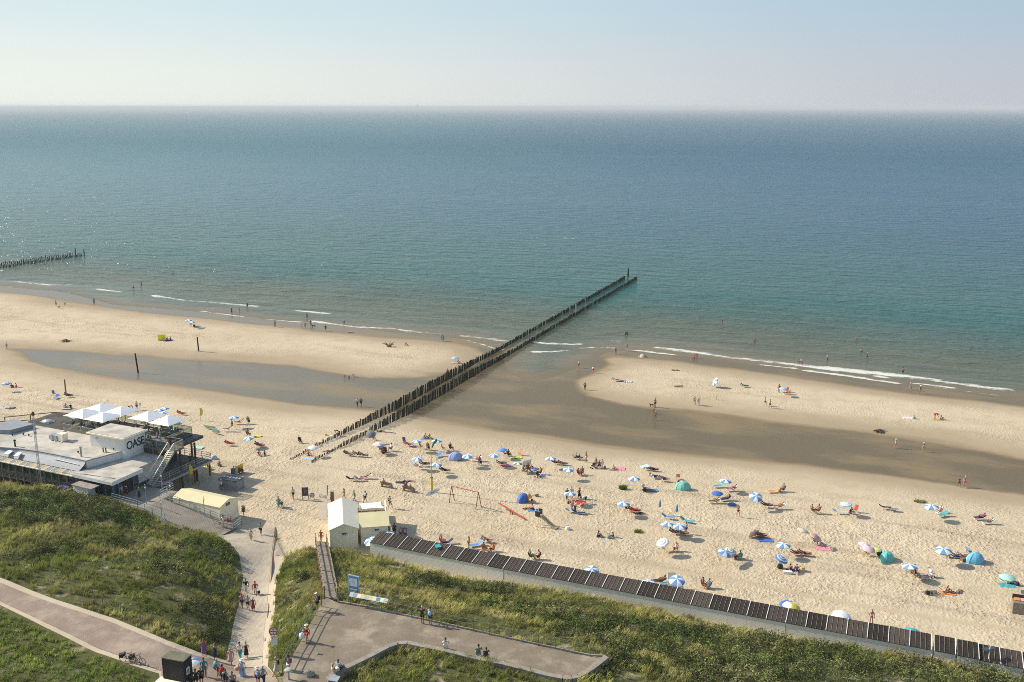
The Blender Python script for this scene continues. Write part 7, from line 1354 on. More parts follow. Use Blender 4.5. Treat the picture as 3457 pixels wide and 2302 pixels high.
# --- left sandbar
P('K9', 447, 547, 'stand', 'f3d dress:d', -40, 'person in dark red with the dog on the left sandbar'); P('K9', 519, 547, 'walk', 'm2k shirt:w shorts:k', -60, 'person in white top and black shorts on the left sandbar'); P('K9', 2187, 714, 'stand', 'f3k swimsuit:p', 30, 'person in pink at the water edge of the left sandbar'); P('K9', 55, 893, 'walk', 'm2h shirt:h shorts:e', -30, 'person in grey walking at the far left of the wet sand'); P('K9', 1519, 707, 'stand', 'm3k shorts:k', 0, 'person standing under the two pale parasols of the sandbar'); lounger('K9', 1585, 716, 's', -80, 'blue lounger right of the two pale parasols'); bag('K9', 1545, 712, 'k', 'black bag at the end of the blue lounger on the sandbar', 1.4)
P('K9', 1330, 822, 'sit', 'm3k shirt:k shorts:k', 60, 'person in black sitting right of the yellow windshield'); P('K9', 1356, 818, 'sit', 'm3k shirt:d shorts:k', -40, 'person in dark top furthest right of the yellow windshield'); towel('K9', 1345, 824, 'n', 85, 'navy towel right of the yellow windshield', sx=1.4)
P('KA', 67, 597, 'stand', 'f3k swimsuit:r', 30, 'person in red on the wet edge, left of the beach players'); P('KA', 280, 597, 'stand', 'f2f swimsuit:P', 20, 'smallest child of the water edge players', .55); P('KA', 307, 604, 'stand', 'm3k shorts:k', 30, 'middle child of the water edge players', .85); P('KA', 352, 592, 'stand', 'f4k swimsuit:d', 0, 'tallest of the water edge players'); P('KA', 470, 632, 'stand', 'm2k shirt:n shorts:n', 30, 'person in navy at the water edge right of the players'); P('KA', 668, 643, 'lie', 'f2k briefs:w', 85, 'person lying at the wet edge of the left sandbar')
P('KA', 1392, 708, 'stand', 'm2k shirt:h shorts:e', 0, 'left one of the couple in the swash beyond the sandbar tip'); P('KA', 1404, 710, 'stand', 'f2k dress:t', 30, 'right one of the couple in the swash beyond the sandbar tip'); P('KA', 1522, 884, 'sit', 'f3o swimsuit:o', 60, 'orange clad person sitting under the pale blue parasol'); towel('KA', 1495, 885, 'q', 85, 'salmon towel beside the orange clad person at the bar tip'); P('KA', 1440, 990, 'stand', 'f3k dress:d', 180, 'lone person in dark dress beside the groyne at the pool edge')
for i, (x, y, k_, lb) in enumerate(((620, 1006, 'bend', 'left one of three children playing in the wet pool'), (657, 1002, 'sit', 'middle one of three children playing in the wet pool'), (695, 997, 'bend', 'right one of three children playing in the wet pool'))): P('KA', x, y, k_, 'f3k swimsuit:' + 'vdk'[i], 60 - i * 70, lb, .7)
P('KA', 722, 1229, 'walk', 'm2h shirt:w trousers:k', 170, 'person in white shirt, left of the pair crossing the pool'); P('KA', 752, 1229, 'walk', 'm3k shirt:k shorts:k', 170, 'person all in black, right of the pair crossing the pool'); P('KA', 1108, 746, 'sit', 'f3u swimsuit:q', 60, 'person sitting low right of the driftwood stump')
# --- left beach beyond the pavilion
P('K9', 92, 1197, 'sit', 'f3k dress:v', 60, 'person in dark top under the striped parasol at the left edge'); P('K9', 130, 1194, 'sit', 'f3u swimsuit:r', -60, 'person in red at the left edge of the beach'); towel('K9', 145, 1194, 'p', 80, 'pink towel at the left edge of the beach'); lounger('K9', 452, 1282, 's', 10, 'blue padded lounger left of the wooden post'); chair('K9', 432, 1258, 's', 60, 'blue chair left of the wooden post'); LP('K9', 545, 1272, 'u', 85, 'brown lounger beside the wooden post', 'm4k shirt:e shorts:k', 'person on the brown lounger beside the wooden post')
P('K1', 578, 200, 'sit', 'm2u shorts:h', 60, 'left one of the seated pair behind the terrace umbrellas'); P('K1', 622, 202, 'sit', 'f3k shirt:k', 30, 'right one of the seated pair, in black'); towel('K1', 590, 206, 'h', 85, 'pale towel under the seated pair behind the umbrellas', sx=1.3); P('K1', 95, 207, 'lie', 'm3k shirt:e shorts:e', -70, 'person lying flat on a pale towel at the far left'); towel('K1', 50, 212, 'h', 80, 'pale towel at the far left above the pavilion', sx=1.2)
P('K1', 1165, 228, 'bend', 'f3u swimsuit:f', -60, 'tanned person stooping above the terrace umbrellas'); P('K1', 1208, 222, 'stand', 'm2k shirt:l shorts:n', 60, 'person in blue shirt above the terrace umbrellas'); P('K1', 1238, 196, 'stand', 'f1f swimsuit:c', 30, 'small child right of the person in blue shirt', .6); towel('K1', 1140, 215, 'w', 20, 'white towel held by the stooping tanned person', sx=1.3)
LP('K1', 1600, 264, 'o', 80, 'orange lounger beyond the terrace corner', 'm3k shorts:o', 'tanned person on the orange lounger beyond the terrace corner'); towel('K1', 1560, 262, 'h', 70, 'grey towel left of the orange lounger')
P('K1', 2050, 380, 'walk', 'm3k shirt:n shorts:k', -60, 'boy in dark clothes walking below a blue white parasol', .9); LP('K1', 2015, 402, 'w', -80, 'white lounger right of the turquoise windshield', 'f3k bikini:w briefs:w', 'person on the white lounger right of the turquoise windshield')
LP('K1', 2115, 340, 'q', -80, 'salmon lounger right of the walking boy', 'm2h shorts:r', 'person on the salmon lounger right of the walking boy'); CP('K1', 2192, 335, 'L', 30, 'lime chair right of the salmon lounger', 'f3k dress:g', 'person in green on the lime chair'); CP('K1', 2192, 450, 'd', 60, 'maroon chair behind the parasol by the yellow mat', 'm3k shorts:r', 'tanned person behind the parasol by the yellow mat'); towel('K1', 2262, 448, 'y', 80, 'yellow mat right of the terrace parasol')
LP('K1', 2025, 530, 'r', 80, 'red lounger in the sand right of the pavilion', 'f2f bikini:r briefs:r', 'person on the red lounger right of the pavilion'); LP('K1', 2290, 545, 'd', 80, 'maroon lounger right of the red one', 'm3k shorts:d', 'person on the maroon lounger right of the red one'); P('K1', 2285, 622, 'sit', 'm3k shirt:v', 40, 'left one of the pair seated below the maroon lounger'); P('K1', 2335, 618, 'sit', 'f3u swimsuit:k', 20, 'right one of the pair seated below the maroon lounger')
P('K1', 1832, 722, 'sit', 'f3u bikini:y briefs:y', 60, 'yellow clad sunbather between pavilion and seated man'); towel('K1', 1850, 722, 'L', 80, 'pale yellow towel of the yellow clad sunbather'); P('K1', 1935, 716, 'sit', 'm4k shirt:G shorts:k', 40, 'dark tanned person sitting on the sand right of the pavilion'); towel('K1', 1945, 722, 'k', 80, 'black towel of the dark tanned sitter'); towel('K1', 1748, 552, 'm', 80, 'mint mat behind the terrace corner', sx=1.3)
P('K1', 2068, 806, 'stand', 'f2u dress:b', 0, 'person in blue beside the violet windshield'); P('K1', 1955, 935, 'walk', 'm2h shirt:w shorts:n pack:p cap:w', 60, 'person in white and blue left of the grey container'); CP('K1', 2128, 775, 'r', 40, 'red chair behind the yellow windshield', 'f3k dress:r', 'person in red behind the yellow windshield')
t = empty('grey_container', G('K1', 2045, 905), R(-20), 'grey panelled storage box with dark top standing on the beach', 'container'); MB().box((0, 0, .7), (3.2, 1.7, 1.5)).build('body', plain('grey_board', (.24, .245, .23), .8, var=.2), t); MB().box((0, 0, 1.47), (3.3, 1.8, .08)).build('lid', M_DARK, t)
for i in range(5): MB().box((-1.3 + i * .65, -.87, .7), (.06, .04, 1.4)).build('batten', M_METAL, t)
for i in range(6): MB().box((-1.3 + i * .52, .2, 1.53), (.34, .5, .05)).build('hatch', M_METAL, t)
# --- ramp, junction and platform
P('K3', 83, 786, 'walk', 'm2k shirt:k shorts:w', 0, 'person in black shirt and white shorts coming up the ramp'); P('K3', 165, 812, 'walk', 'm3k shirt:r shorts:w', 5, 'person in red top carrying a dark bag up the ramp'); P('K3', 48, 920, 'walk', 'f3r shirt:p shorts:n', 0, 'person in pink top at the left of the trio on the ramp'); P('K3', 100, 938, 'walk', 'm2h shirt:h shorts:k', 10, 'pale shirted person in the middle of the trio on the ramp'); P('K3', 145, 950, 'walk', 'f3h dress:d sunhat:h', 10, 'person in maroon dress and hat at the right of the trio')
P('K3', 122, 326, 'walk', 'f2f dress:f pack:c', 175, 'person in ochre dress walking down to the beach'); P('K3', 210, 276, 'walk', 'm3u shirt:G shorts:k', 175, 'person in grey green top walking ahead onto the sand')
for x, y, kd, sp, f, sc_, lb in ((1125, 582, 'walk', 'm2n shirt:w trousers:t cap:n', 0, 1., 'person in white tee and teal trousers descending the ramp top'), (1262, 555, 'walk', 'f1uL dress:k', 5, 1., 'long haired person in short black dress holding a blue towel'), (915, 712, 'walk', 'f2fL dress:q', 5, 1., 'person in salmon dress alone in the crowd'), (330, 500, 'stand', 'f3uL dress:v', 30, 1., 'person in mauve sleeveless top behind the open umbrella'), (580, 610, 'stand', 'f2uL dress:n', -20, 1., 'person in navy halter dress beside the bush'), (335, 960, 'stand', 'm3k shirt:t trousers:e', 10, 1.02, 'person in teal shirt holding the multicoloured umbrella'), (620, 975, 'walk', 'm2f shirt:m shorts:d pack:t cap:f', 160, 1., 'person in straw cap with a teal backpack seen from behind'), (1170, 968, 'walk', 'f2h gown:l sunhat:w', 5, 1., 'person in long striped blue dress and white hat'), (270, 1140, 'stand', 'f2f shirt:k shorts:k', 0, 1., 'fair person in black at the bottom edge'), (740, 1080, 'stand', 'm3k shirt:r shorts:k pack:r', 170, .95, 'person with a red backpack at the bottom edge'), (810, 1170, 'stand', 'f3u shirt:m shorts:n pack:k', 170, 1., 'brown haired person in pale top with black straps at the bottom edge'), (960, 1250, 'stand', 'm3k shirt:e shorts:k', 20, 1., 'dark haired person cut by the bottom edge'), (1520, 1150, 'stand', 'm2h shirt:l shorts:n sunhat:c', -20, 1., 'person in straw hat at the bottom edge near the sign'), (1640, 1150, 'walk', 'm3h shirt:l trousers:n pack:e', 170, 1.03, 'person in pale blue tee with rucksack straps near the bottom edge'), (150, 1180, 'stand', 'm3k shirt:k shorts:k', 0, .95, 'dark haired person at the bottom edge beside the kiosk'), (1925, 915, 'walk', 'f2f dress:h pack:k', -70, 1., 'person in grey beige dress with black bag below the prohibition sign'), (2195, 900, 'walk', 'm3k shorts:w pack:v', -70, 1.03, 'bare backed person in white shorts beside the railing end')):
    P('B1', x, y, kd, sp, f, lb, sc_)
# hand held umbrella, six colours
t = empty('open_umbrella', G('B1', 335, 960) + Vector((-.25, -.25, 0)), 0, 'open umbrella in red, white, blue and yellow held over the person in teal', 'umbrella'); t.rotation_euler = (R(12), R(-14), 0)
n = 8; um = [(.55, .05, .05), (.70, .70, .70), (.70, .70, .70), (.10, .18, .42), (.10, .18, .42), (.65, .55, .05), (.60, .20, .04), (.5, .1, .2)]
for i in range(n):
    q = MB(); v = []
    for j in range(4):
        r_ = .62 * j / 3; zz = 2.12 - .24 * (j / 3) ** 1.8
        for e in range(3): a = 2 * math.pi * (i + e / 2) / n; v.append((r_ * math.cos(a), r_ * math.sin(a), zz))
    q.add(v, [(j * 3 + e, (j + 1) * 3 + e, (j + 1) * 3 + e + 1, j * 3 + e + 1) for j in range(3) for e in range(2)]); q.build('canopy_panel', M_CANVAS, t, color=um[(i + 3) % 8])
MB().tube((0, 0, 1.15), (0, 0, 2.2), .014).build('shaft', M_METAL, t)
for c, x, y, kd, sp, f, lb in (('K3', 708, 940, 'rail', 'm2h shirt:e shorts:k pack:k cap:w', -75, 'person in white cap with dark backpack at the top of the stairway'), ('K3', 618, 1215, 'walk', 'f2h swimsuit:k shorts:r sunhat:c', -30, 'person in straw hat, black top and red shorts on the platform'), ('K3', 1630, 1056, 'rail', 'm3h shirt:k shorts:k', 168, 'person in black leaning on the seaward railing'), ('K3', 1702, 1066, 'rail', 'm2k shirt:h shorts:n pack:l', 168, 'person with pale blue backpack leaning on the seaward railing')):
    P(c, x, y, kd, sp, f, lb, z=PLZ)
for c, x, y, sp, f, lb in (('K3', 1832, 1310, 'm2k shirt:w shorts:c', 12, 'person in white shirt sitting alone on the low wall'), ('K3', 2122, 1372, 'm2k shirt:g shorts:e', 10, 'person in green, left of the pair on the low wall'), ('K3', 2190, 1388, 'f3k shirt:k shorts:k', 10, 'person in black, right of the pair on the low wall'), ('K3', 905, 1490, 'm3u shirt:l shorts:n', -30, 'person in pale blue shirt at the near end of the low wall'), ('K3', 858, 1520, 'f2f dress:c', -40, 'fair haired person beside the pale blue shirt at the wall end')):
    g = Wz(c, x, y, PLZ); P(c, x, y, 'chair', sp, f + 180, lb, pos=(g.x, g.y + (.25 if x > 1000 else 0.), PLZ + .02))
P('K1', 1232, 1010, 'walk', 'f3f dress:n', 20, 'person in dark dress in the shade before the pavilion door', z=3.3); P('K1', 1080, 985, 'stand', 'm3h shirt:h shorts:e', 60, 'person in grey in the shade at the boardwalk railing', z=3.3); P('K1', 1125, 1000, 'stand', 'm3k shirt:k shorts:k cap:w', -60, 'person in black with white cap in the shade at the railing', z=3.3)
P('K1', 1978, 1225, 'chair', 'm3k shirt:w shorts:e', 160, 'person in white shirt on the boardwalk end bench', z=1.75); P('K1', 2015, 1235, 'chair', 'f2f dress:d', 160, 'fair haired person on the boardwalk end bench', z=1.7)
p_ = Wz('K1', 1995, 1240, 1.72); t = empty('boardwalk_bench', p_, R(160), 'long bench inside the end railing of the boardwalk', 'bench'); MB().box((0, 0, .4), (2.2, .4, .06)).build('seat', M_WOOD, t)
for s in (-.9, .9): MB().box((s, 0, .2), (.08, .36, .38)).build('leg', M_METAL, t)
# ================================================================ GROYNES
def pilemat():
    m, nt, out = newmat('groyne_timber'); geo = N(nt, 'ShaderNodeNewGeometry').outputs['Position']; z = N(nt, 'ShaderNodeSeparateXYZ', {0: geo}).outputs[2]
    y = N(nt, 'ShaderNodeSeparateXYZ', {0: geo}).outputs[1]
    n1 = noise(nt, mapv(nt, geo, (6, 6, 1)), 1., 4)
    dryc = mixc(nt, n1, (.075, .058, .042), (.18, .14, .095)); wetc = mixc(nt, n1, (.012, .013, .008), (.045, .048, .024))
    f = ramp(nt, math_(nt, 'ADD', y, math_(nt, 'MULTIPLY', n1, 8.)), 156., 176.); c = mixc(nt, f, dryc, wetc)
    b = N(nt, 'ShaderNodeBsdfPrincipled', {'Base Color': c, 'Roughness': .85, 'Specular IOR Level': .2}); nt.links.new(b.outputs[0], out.inputs[0]); return m
M_PILE = pilemat(); gr_ = random.Random(11)
def pile(mb, x, y, zb, zt, r):
    k = 6; a0 = gr_.uniform(0, 1); lx, ly = gr_.uniform(-.09, .09), gr_.uniform(-.07, .07); v = []
    for z, q, s in ((zb, 1.05, 0), (zt - .08, 1., 1), (zt, .72, 1)):
        for i in range(k): a = a0 + 2 * math.pi * i / k; v.append((lx * s + r * q * math.cos(a), ly * s + r * q * math.sin(a), z))
    return mb.add([(x + a, y + b, c) for a, b, c in v], [(j * k + i, j * k + (i + 1) % k, (j + 1) * k + (i + 1) % k, (j + 1) * k + i) for j in range(2) for i in range(k)] + [tuple(range(2 * k, 3 * k))])
def groyne_row(name, a, b, step, ztop, label, rfar, gap=(), cat='groyne'):
    a, b = Vector((*a, 0)), Vector((*b, 0)); L = (b - a).length; d = (b - a) / L; t = empty(name, (a.x, a.y, 0), 0, label, cat, 'timber pile groynes'); n = int(L / step); P_ = []
    for i in range(n):
        f = i / n; s = i * step + gr_.uniform(-.04, .04); p = a + d * s + Vector((-d.y, d.x, 0)) * gr_.uniform(-.04, .04)
        if any(g0 < f < g1 for g0, g1 in gap): continue
        P_.append((p, f))
    G_ = ground(np.array([p.x for p, f in P_]), np.array([p.y for p, f in P_])); rest = MB(); cnt = 0
    for (p, f), g in zip(P_, G_):
        zt = ztop(f) + gr_.uniform(-.28, .14); zt = max(zt, g + .22); r = gr_.uniform(.09, .135) * rfar(f)
        if cnt < 98 and gr_.random() > .02: pile(MBB := MB(), p.x - a.x, p.y - a.y, g - .6, zt, r); MBB.build('pile', M_PILE, t); cnt += 1
        else: pile(rest, p.x - a.x, p.y - a.y, g - .6, zt, r)
    if rest.v: tag(rest.build('piles_beyond', M_PILE, t), kind='stuff')
    return t
zt1 = lambda f: (.98 if f < .30 else .98 - .92 * min(1, (f - .30) / .13)) + .03 * math.sin(f * 60)
ga = Wz('K4', 218, 664, .55); gb_ = Wz('KB', 890, 112, -1.); gc = Wz('K4', 398, 688, .55); gd = Wz('KB', 1002, 118, -1.)
groyne_row('groyne', ga[:2], gb_[:2], .46, zt1, 'left row of dark piles of the long double groyne running out to sea', lambda f: 1., ((.725, .735),))
groyne_row('groyne', gc[:2], gd[:2], .46, zt1, 'right row of dark piles of the long double groyne running out to sea', lambda f: 1.)
def post(name, c, x, y, h, r, label, z=None, mat=M_PILE, cat='post', lean=(0, 0), group=None):
    g = G(c, x, y) if z is None else Wz(c, x, y, z); return tag(MB().tube((0, 0, -.6), (lean[0], lean[1], h), r, r * .9, 8).tube((lean[0], lean[1], h), (lean[0], lean[1], h + .05), r * .9, r * .4, 8).build(name, mat, loc=g), label, cat, group)
post('marker_pile', 'KB', 911, 100, 3.0, .28, 'tall thick pile standing at the sea end of the long double groyne', -1., lean=(.15, 0))
fa, fb = Wz('K9', -700, 352, -1.), Wz('K9', 660, 148, -1.)
groyne_row('groyne', fa[:2], fb[:2], .55, lambda f: -.25 + .35 * (gr_.random() < .35), 'near row of the short dark groyne at the left edge of the sea', lambda f: 1.35)
fa, fb = Wz('K9', -700, 322, -1.), Wz('K9', 600, 142, -1.)
groyne_row('groyne', fa[:2], fb[:2], .75, lambda f: -.2 + .5 * (gr_.random() < .5), 'far row of the short dark groyne at the left edge of the sea', lambda f: 1.35)
post('marker_pile', 'K9', 602, 145, 2.7, .22, 'taller left marker pile at the end of the far left groyne', -1.); post('marker_pile', 'K9', 671, 150, 2.5, .22, 'right marker pile at the end of the far left groyne', -1.)
post('wooden_post', 'K9', 1100, 1080, 4.3, .17, 'tall leaning post in the wet pool on the left', lean=(-.35, .1)); post('wooden_post', 'K9', 1580, 908, 3.4, .17, 'tall post standing on the dry left sandbar', lean=(-.1, 0)); post('wooden_post', 'K9', 525, 1250, 3.0, .15, 'tall brown post above the brown lounger on the left beach', mat=M_BWOOD)
# ================================================================ PLAYGROUND, FLAG, SIGNS
t = empty('swing_frame', (0, 0, 0), 0, 'brown and red swing frame on the sand between flagpole and seesaw', 'swing'); L1, L2 = G('K4', 1608, 1046), G('K4', 1660, 1022); R1_, R2_ = G('K4', 1842, 1102), G('K4', 1898, 1080)
hs = 2.45; ca = (L1 + L2) / 2 + Vector((0, 0, hs)); cb = (R1_ + R2_) / 2 + Vector((0, 0, hs)); MB().tube(ca, cb, .065, .065, 8).build('crossbar', M_RED, t)
for p, q_ in ((L1, ca), (L2, ca), (R1_, cb), (R2_, cb)): MB().tube(p - Vector((0, 0, .2)), q_, .06, .055, 7).build('leg', M_BWOOD, t)
for f in (.22, .4, .6, .78):
    p = ca.lerp(cb, f); MB().tube(p, p - Vector((0, 0, .28)), .02).build('hanger', M_METAL, t)
a, b = G('K4', 2048, 1085), G('K4', 2278, 1192); t = empty('seesaw', (0, 0, 0), 0, 'long red brown seesaw right of the swing frame', 'seesaw'); m_ = (a + b) / 2
MB().bar(a + Vector((0, 0, .75)), b + Vector((0, 0, .25)), .16, .16).build('beam', M_RED, t)
for s in (-.12, .12): MB().tube(m_ + Vector((s, -.12, -.2)), m_ + Vector((s, 0, .55)), .06).build('pivot', M_BWOOD, t)
for p, dz, sg in ((a, .75, 1), (b, .25, -1)): pp = p.lerp(m_, .12) + Vector((0, 0, dz)); MB().tube(pp, pp + Vector((0, 0, .45)), .025).build('handle', M_DARK, t)
g = G('K5', 340, 1250); t = empty('play_slide', g, R(-28), 'pale metal play slide with dark hood beside the blue towel', 'slide')
for x in (-.75, -.15):
    for y in (-.4, .4): MB().tube((x, y, -.2), (x, y, 2.3 if x > -.5 else 2.5), .045).build('pole', M_CREAM, t)
MB().box((-.45, 0, 1.45), (.7, .8, .06)).build('platform', M_WOOD, t); MB().box((-.45, .42, 1.95), (.75, .05, .8)).build('panel', M_DARK, t); MB().box((-.45, -.42, 1.9), (.75, .05, .7)).build('panel', M_DARK, t)
q = MB(); P_ = [(-.1, 1.48), (.4, 1.15), (1.1, .62), (1.8, .26), (2.2, .22)]
for (x0, z0), (x1, z1) in zip(P_[:-1], P_[1:]):
    q.add([(x0, -.3, z0), (x1, -.3, z1), (x1, .3, z1), (x0, .3, z0), (x0, -.3, z0 - .04), (x1, -.3, z1 - .04), (x1, .3, z1 - .04), (x0, .3, z0 - .04)], [(0, 1, 2, 3), (7, 6, 5, 4), (0, 4, 5, 1), (3, 2, 6, 7)])
    for s in (-.3, .3): q.bar((x0, s, z0 + .1), (x1, s, z1 + .1), .04, .22)
q.build('chute', plain('tan_steel', (.42, .36, .22), .4), t)
towel('K5', 505, 1272, 's', 60, 'blue towel in the shadow tip of the play slide'); bag('K5', 565, 1280, 'w', 'white bag beside the blue towel at the play slide', 1.4)
for i in range(6): pass
g = G('K4', 1458, 944); t = empty('flagpole', g, 0, 'tall slender yellow flagpole with green flag on a thick base', 'flagpole')
MB().tube((0, 0, -.4), (0, 0, 2.2), .17, .16, 10).build('base', M_YEL, t); MB().tube((0, 0, 2.2), (0, 0, 2.3), .21, .21, 10).build('collar', plain('olive_iron', (.14, .12, .03), .6), t); MB().tube((0, 0, 2.3), (0, 0, 8.9), .065, .04, 8).build('pole', M_YEL, t)
q = MB(); n = 10; v = []
for i in range(n + 1):
    f = i / n; x = .1 + f * .85; zc = 6.9 + f * 1.25
    for j in range(5): u = j / 4; v.append((x + .06 * math.sin(f * 9 + u * 3), .12 * math.sin(f * 7 + u * 2), zc - .25 + u * (.12 + .5 * math.sin(f * 3.0)) ))
q.add(v, [(i * 5 + j, (i + 1) * 5 + j, (i + 1) * 5 + j + 1, i * 5 + j + 1) for i in range(n) for j in range(4)]); q.build('flag', M_CLOTH, t, True, color=(.05, .24, .15))
g = G('K4', 1468, 1000); t = empty('surfboard_sign', g + Vector((0, 0, .95)), 0, 'grey surfboard sign with dark lettering at the foot of the flagpole', 'sign'); t.rotation_euler = (R(-24), R(-24), R(8))
q = MB(); n = 22; v = [];
for s in (-.03, .03):
    for i in range(n): a = 2 * math.pi * i / n; c_ = math.cos(a); v.append((1.15 * c_, s, .30 * math.sin(a) * (1 - .25 * abs(c_) ** 3)))
q.add(v, [tuple(range(n)), tuple(range(2 * n - 1, n - 1, -1))] + [(i, n + i, n + (i + 1) % n, (i + 1) % n) for i in range(n)]); q.build('board', plain('board_grey', (.66, .67, .64), .4), t)
def text(body, size, parent, loc, mat, rot=(R(90), 0, 0), ext=.006, sx=1., align='CENTER'):
    c = D.curves.new('lettering', 'FONT'); c.body = body; c.size = size; c.extrude = ext; c.align_x = align; o = D.objects.new('lettering', c); COL.objects.link(o); bpy.context.view_layer.update()
    m = D.meshes.new_from_object(o.evaluated_get(bpy.context.evaluated_depsgraph_get())); D.objects.remove(o); m.materials.clear(); m.materials.append(mat)
    if sx != 1: m.transform(Matrix.Diagonal((sx, 1, 1, 1)))
    o = obj('lettering', m, parent, loc=loc); o.rotation_euler = rot; return o
text('BEACH', .24, t, (.08, -.045, -.09), M_BLACK, ext=.004)
for s in (-.5, .5): MB().tube((s, .05, -.05), (s + .12, .35, -1.0), .03).build('prop', M_METAL, t)
g = G('K4', 343, 1012); t = empty('chalkboard', g, R(6), 'tall black menu chalkboard on an easel in the sand', 'sign')
MB().box((0, 0, 1.25), (.92, .06, 1.3)).build('frame', M_WOOD, t); f = MB().box((0, -.036, 1.25), (.80, .02, 1.18)).build('slate', M_DARK, t)
q = MB(); r_ = random.Random(2)
for i in range(7): q.box((r_.uniform(-.08, .08), -.05, 1.68 - i * .13), (r_.uniform(.3, .6), .008, .02))
tag(q.build('chalk_writing', M_METAL, f), kind='stuff')
for s in (-.42, .42): MB().tube((s, 0, -.05), (s, 0, .7), .03).build('leg', M_WOOD, t); MB().tube((s, .05, 1.4), (s, .55, 0), .025).build('rear_leg', M_WOOD, t)
g = G('K4', 403, 1006); t = empty('round_sign', g, R(5), 'small round red rimmed pub sign beside the chalkboard', 'sign'); disc(MB(), (0, .62), .36, -.04, .02).build('rim', plain('oxblood', (.16, .035, .03), .5), t); disc(MB(), (0, .62), .28, -.06, -.041).build('face', M_SPALE, t)
MB().box((0, -.068, .62), (.5, .012, .07)).build('band', M_SBLUE, t)
for s in (-.2, .2): MB().tube((s, 0, .35), (s * 1.6, 0, 0), .03).build('foot', M_BWOOD, t)
for i, (c, x, y, hh, lb) in enumerate((('K4', 581, 1026, 1.5, 'brown litter bin pillar behind the white hut roof'), ('K1', 2152, 1165, 1.6, 'dark litter bin on a post beyond the boardwalk end'))):
    g = G(c, x, y); t = empty('litter_bin', g, 0, lb, 'litter bin'); MB().box((0, 0, hh * .5 + (.3 if i else 0)), (.42, .42, hh * (1 if not i else .35))).build('body', M_BWOOD, t); MB().box((0, 0, hh + .04), (.48, .48, .08)).build('lid', M_METAL, t); MB().tube((0, 0, -.2), (0, 0, hh), .05).build('post', M_WOOD, t)
# ================================================================ BICYCLES
def bicycle(c, x, y, rz, lab, lying=False, z=None, grp=None):
    g = G(c, x, y) if z is None else Wz(c, x, y, z); t = empty('bicycle', g, R(rz), lab, 'bicycle', grp); t.rotation_mode = 'XYZ'
    if lying: t.rotation_euler = (R(76), R(4), R(rz)); t.location.z += .12
    for wx in (-.54, .54):
        q = MB(); n = 20; rr_ = .345
        for i in range(n): a, b = 2 * math.pi * i / n, 2 * math.pi * (i + 1) / n; q.tube((wx + rr_ * math.cos(a), 0, rr_ + rr_ * math.sin(a)), (wx + rr_ * math.cos(b), 0, rr_ + rr_ * math.sin(b)), .024, n=5)
        w = q.build('wheel', M_BLACK, t); q = MB()
        for i in range(8): a = 2 * math.pi * i / 8; q.tube((wx, 0, rr_), (wx + .33 * math.cos(a), 0, rr_ + .33 * math.sin(a)), .005, n=3)
        q.build('spokes', M_METAL, w)
    MB().path([(-.54, 0, .345), (-.08, 0, .33), (-.25, 0, .85), (.36, 0, .82), (-.08, 0, .33)], .02, 6).path([(-.54, 0, .345), (-.22, 0, .72)], .013, 5).build('frame', M_DARK, t)
    MB().path([(.54, 0, .345), (.36, 0, .82), (.32, 0, 1.0)], .02, 6).build('fork', M_DARK, t); MB().path([(.20, -.28, 1.05), (.36, -.12, 1.05), (.32, 0, 1.0), (.36, .12, 1.05), (.20, .28, 1.05)], .014, 5).build('handlebar', M_DARK, t)
    MB().ell((-.28, 0, .93), (.14, .08, .045), 8, 4).tube((-.25, 0, .8), (-.27, 0, .93), .015).build('saddle', M_BLACK, t); MB().box((-.6, 0, .74), (.42, .14, .03)).build('carrier', M_DARK, t)
    for s in (-.14, .14): MB().box((-.58, s, .58), (.34, .10, .28)).build('pannier', M_BLACK, t)
    return t
bicycle('K2', 1130, 1395, -14, 'black touring bicycle, left of two parked at the edge of the brick path'); bicycle('K2', 1210, 1412, -20, 'black touring bicycle with packed panniers, right of two by the brick path')
bicycle('K8', 1495, 775, 20, 'black bicycle lying on the sand, left one of two', True); bicycle('K8', 1535, 785, -10, 'black bicycle lying on the sand, right one of two', True)
# ================================================================ TERRACE
def um(a, b, lab):
    x, y = pw3(a, b); t = empty('terrace_umbrella', (x, y, 7.), PAV_A, lab, 'umbrella', 'large white terrace umbrellas'); s = 2.05; z0, z1 = 2.15, 2.95
    MB().tube((0, 0, 0), (0, 0, z1), .045).build('pole', M_METAL, t); MB().box((0, 0, .06), (.8, .8, .12)).build('base', M_CONC, t)
    v = [(0, 0, z1)]; n = 6
    c4_ = [(-s, -s), (s, -s), (s, s), (-s, s)]; q = MB()
    for k in range(4):
        a_, b_ = c4_[k], c4_[(k + 1) % 4]; vs = []
        for j in range(n + 1):
            f = j / n
            for i in range(n + 1): u = i / n; px_ = (a_[0] + (b_[0] - a_[0]) * u) * f; py_ = (a_[1] + (b_[1] - a_[1]) * u) * f; pull = 1 - .04 * math.sin(math.pi * u) * f; vs.append((px_ * pull, py_ * pull, z1 + .0 - (z1 - z0) * f ** 1.05 - .03 * math.sin(math.pi * u) * f))
        q.add(vs, [(j * (n + 1) + i, (j + 1) * (n + 1) + i, (j + 1) * (n + 1) + i + 1, j * (n + 1) + i + 1) for j in range(n) for i in range(n)])
    cn_ = q.build('canopy', plain('umbrella_white', (.80, .80, .77), .8, var=.02) if 'umbrella_white' not in MATS else MATS['umbrella_white'], t)
    q = MB()
    for a_ in c4_ + [(0, -s), (s, 0), (0, s), (-s, 0)]: q.tube((0, 0, z1 - .35), (a_[0] * .95, a_[1] * .95, z0 + .03), .014, n=4)
    q.build('ribs', M_METAL, t); MB().box((.25, .1, z1 - .12), (.18, .1, .03)).build('logo_patch', M_METAL, cn_)
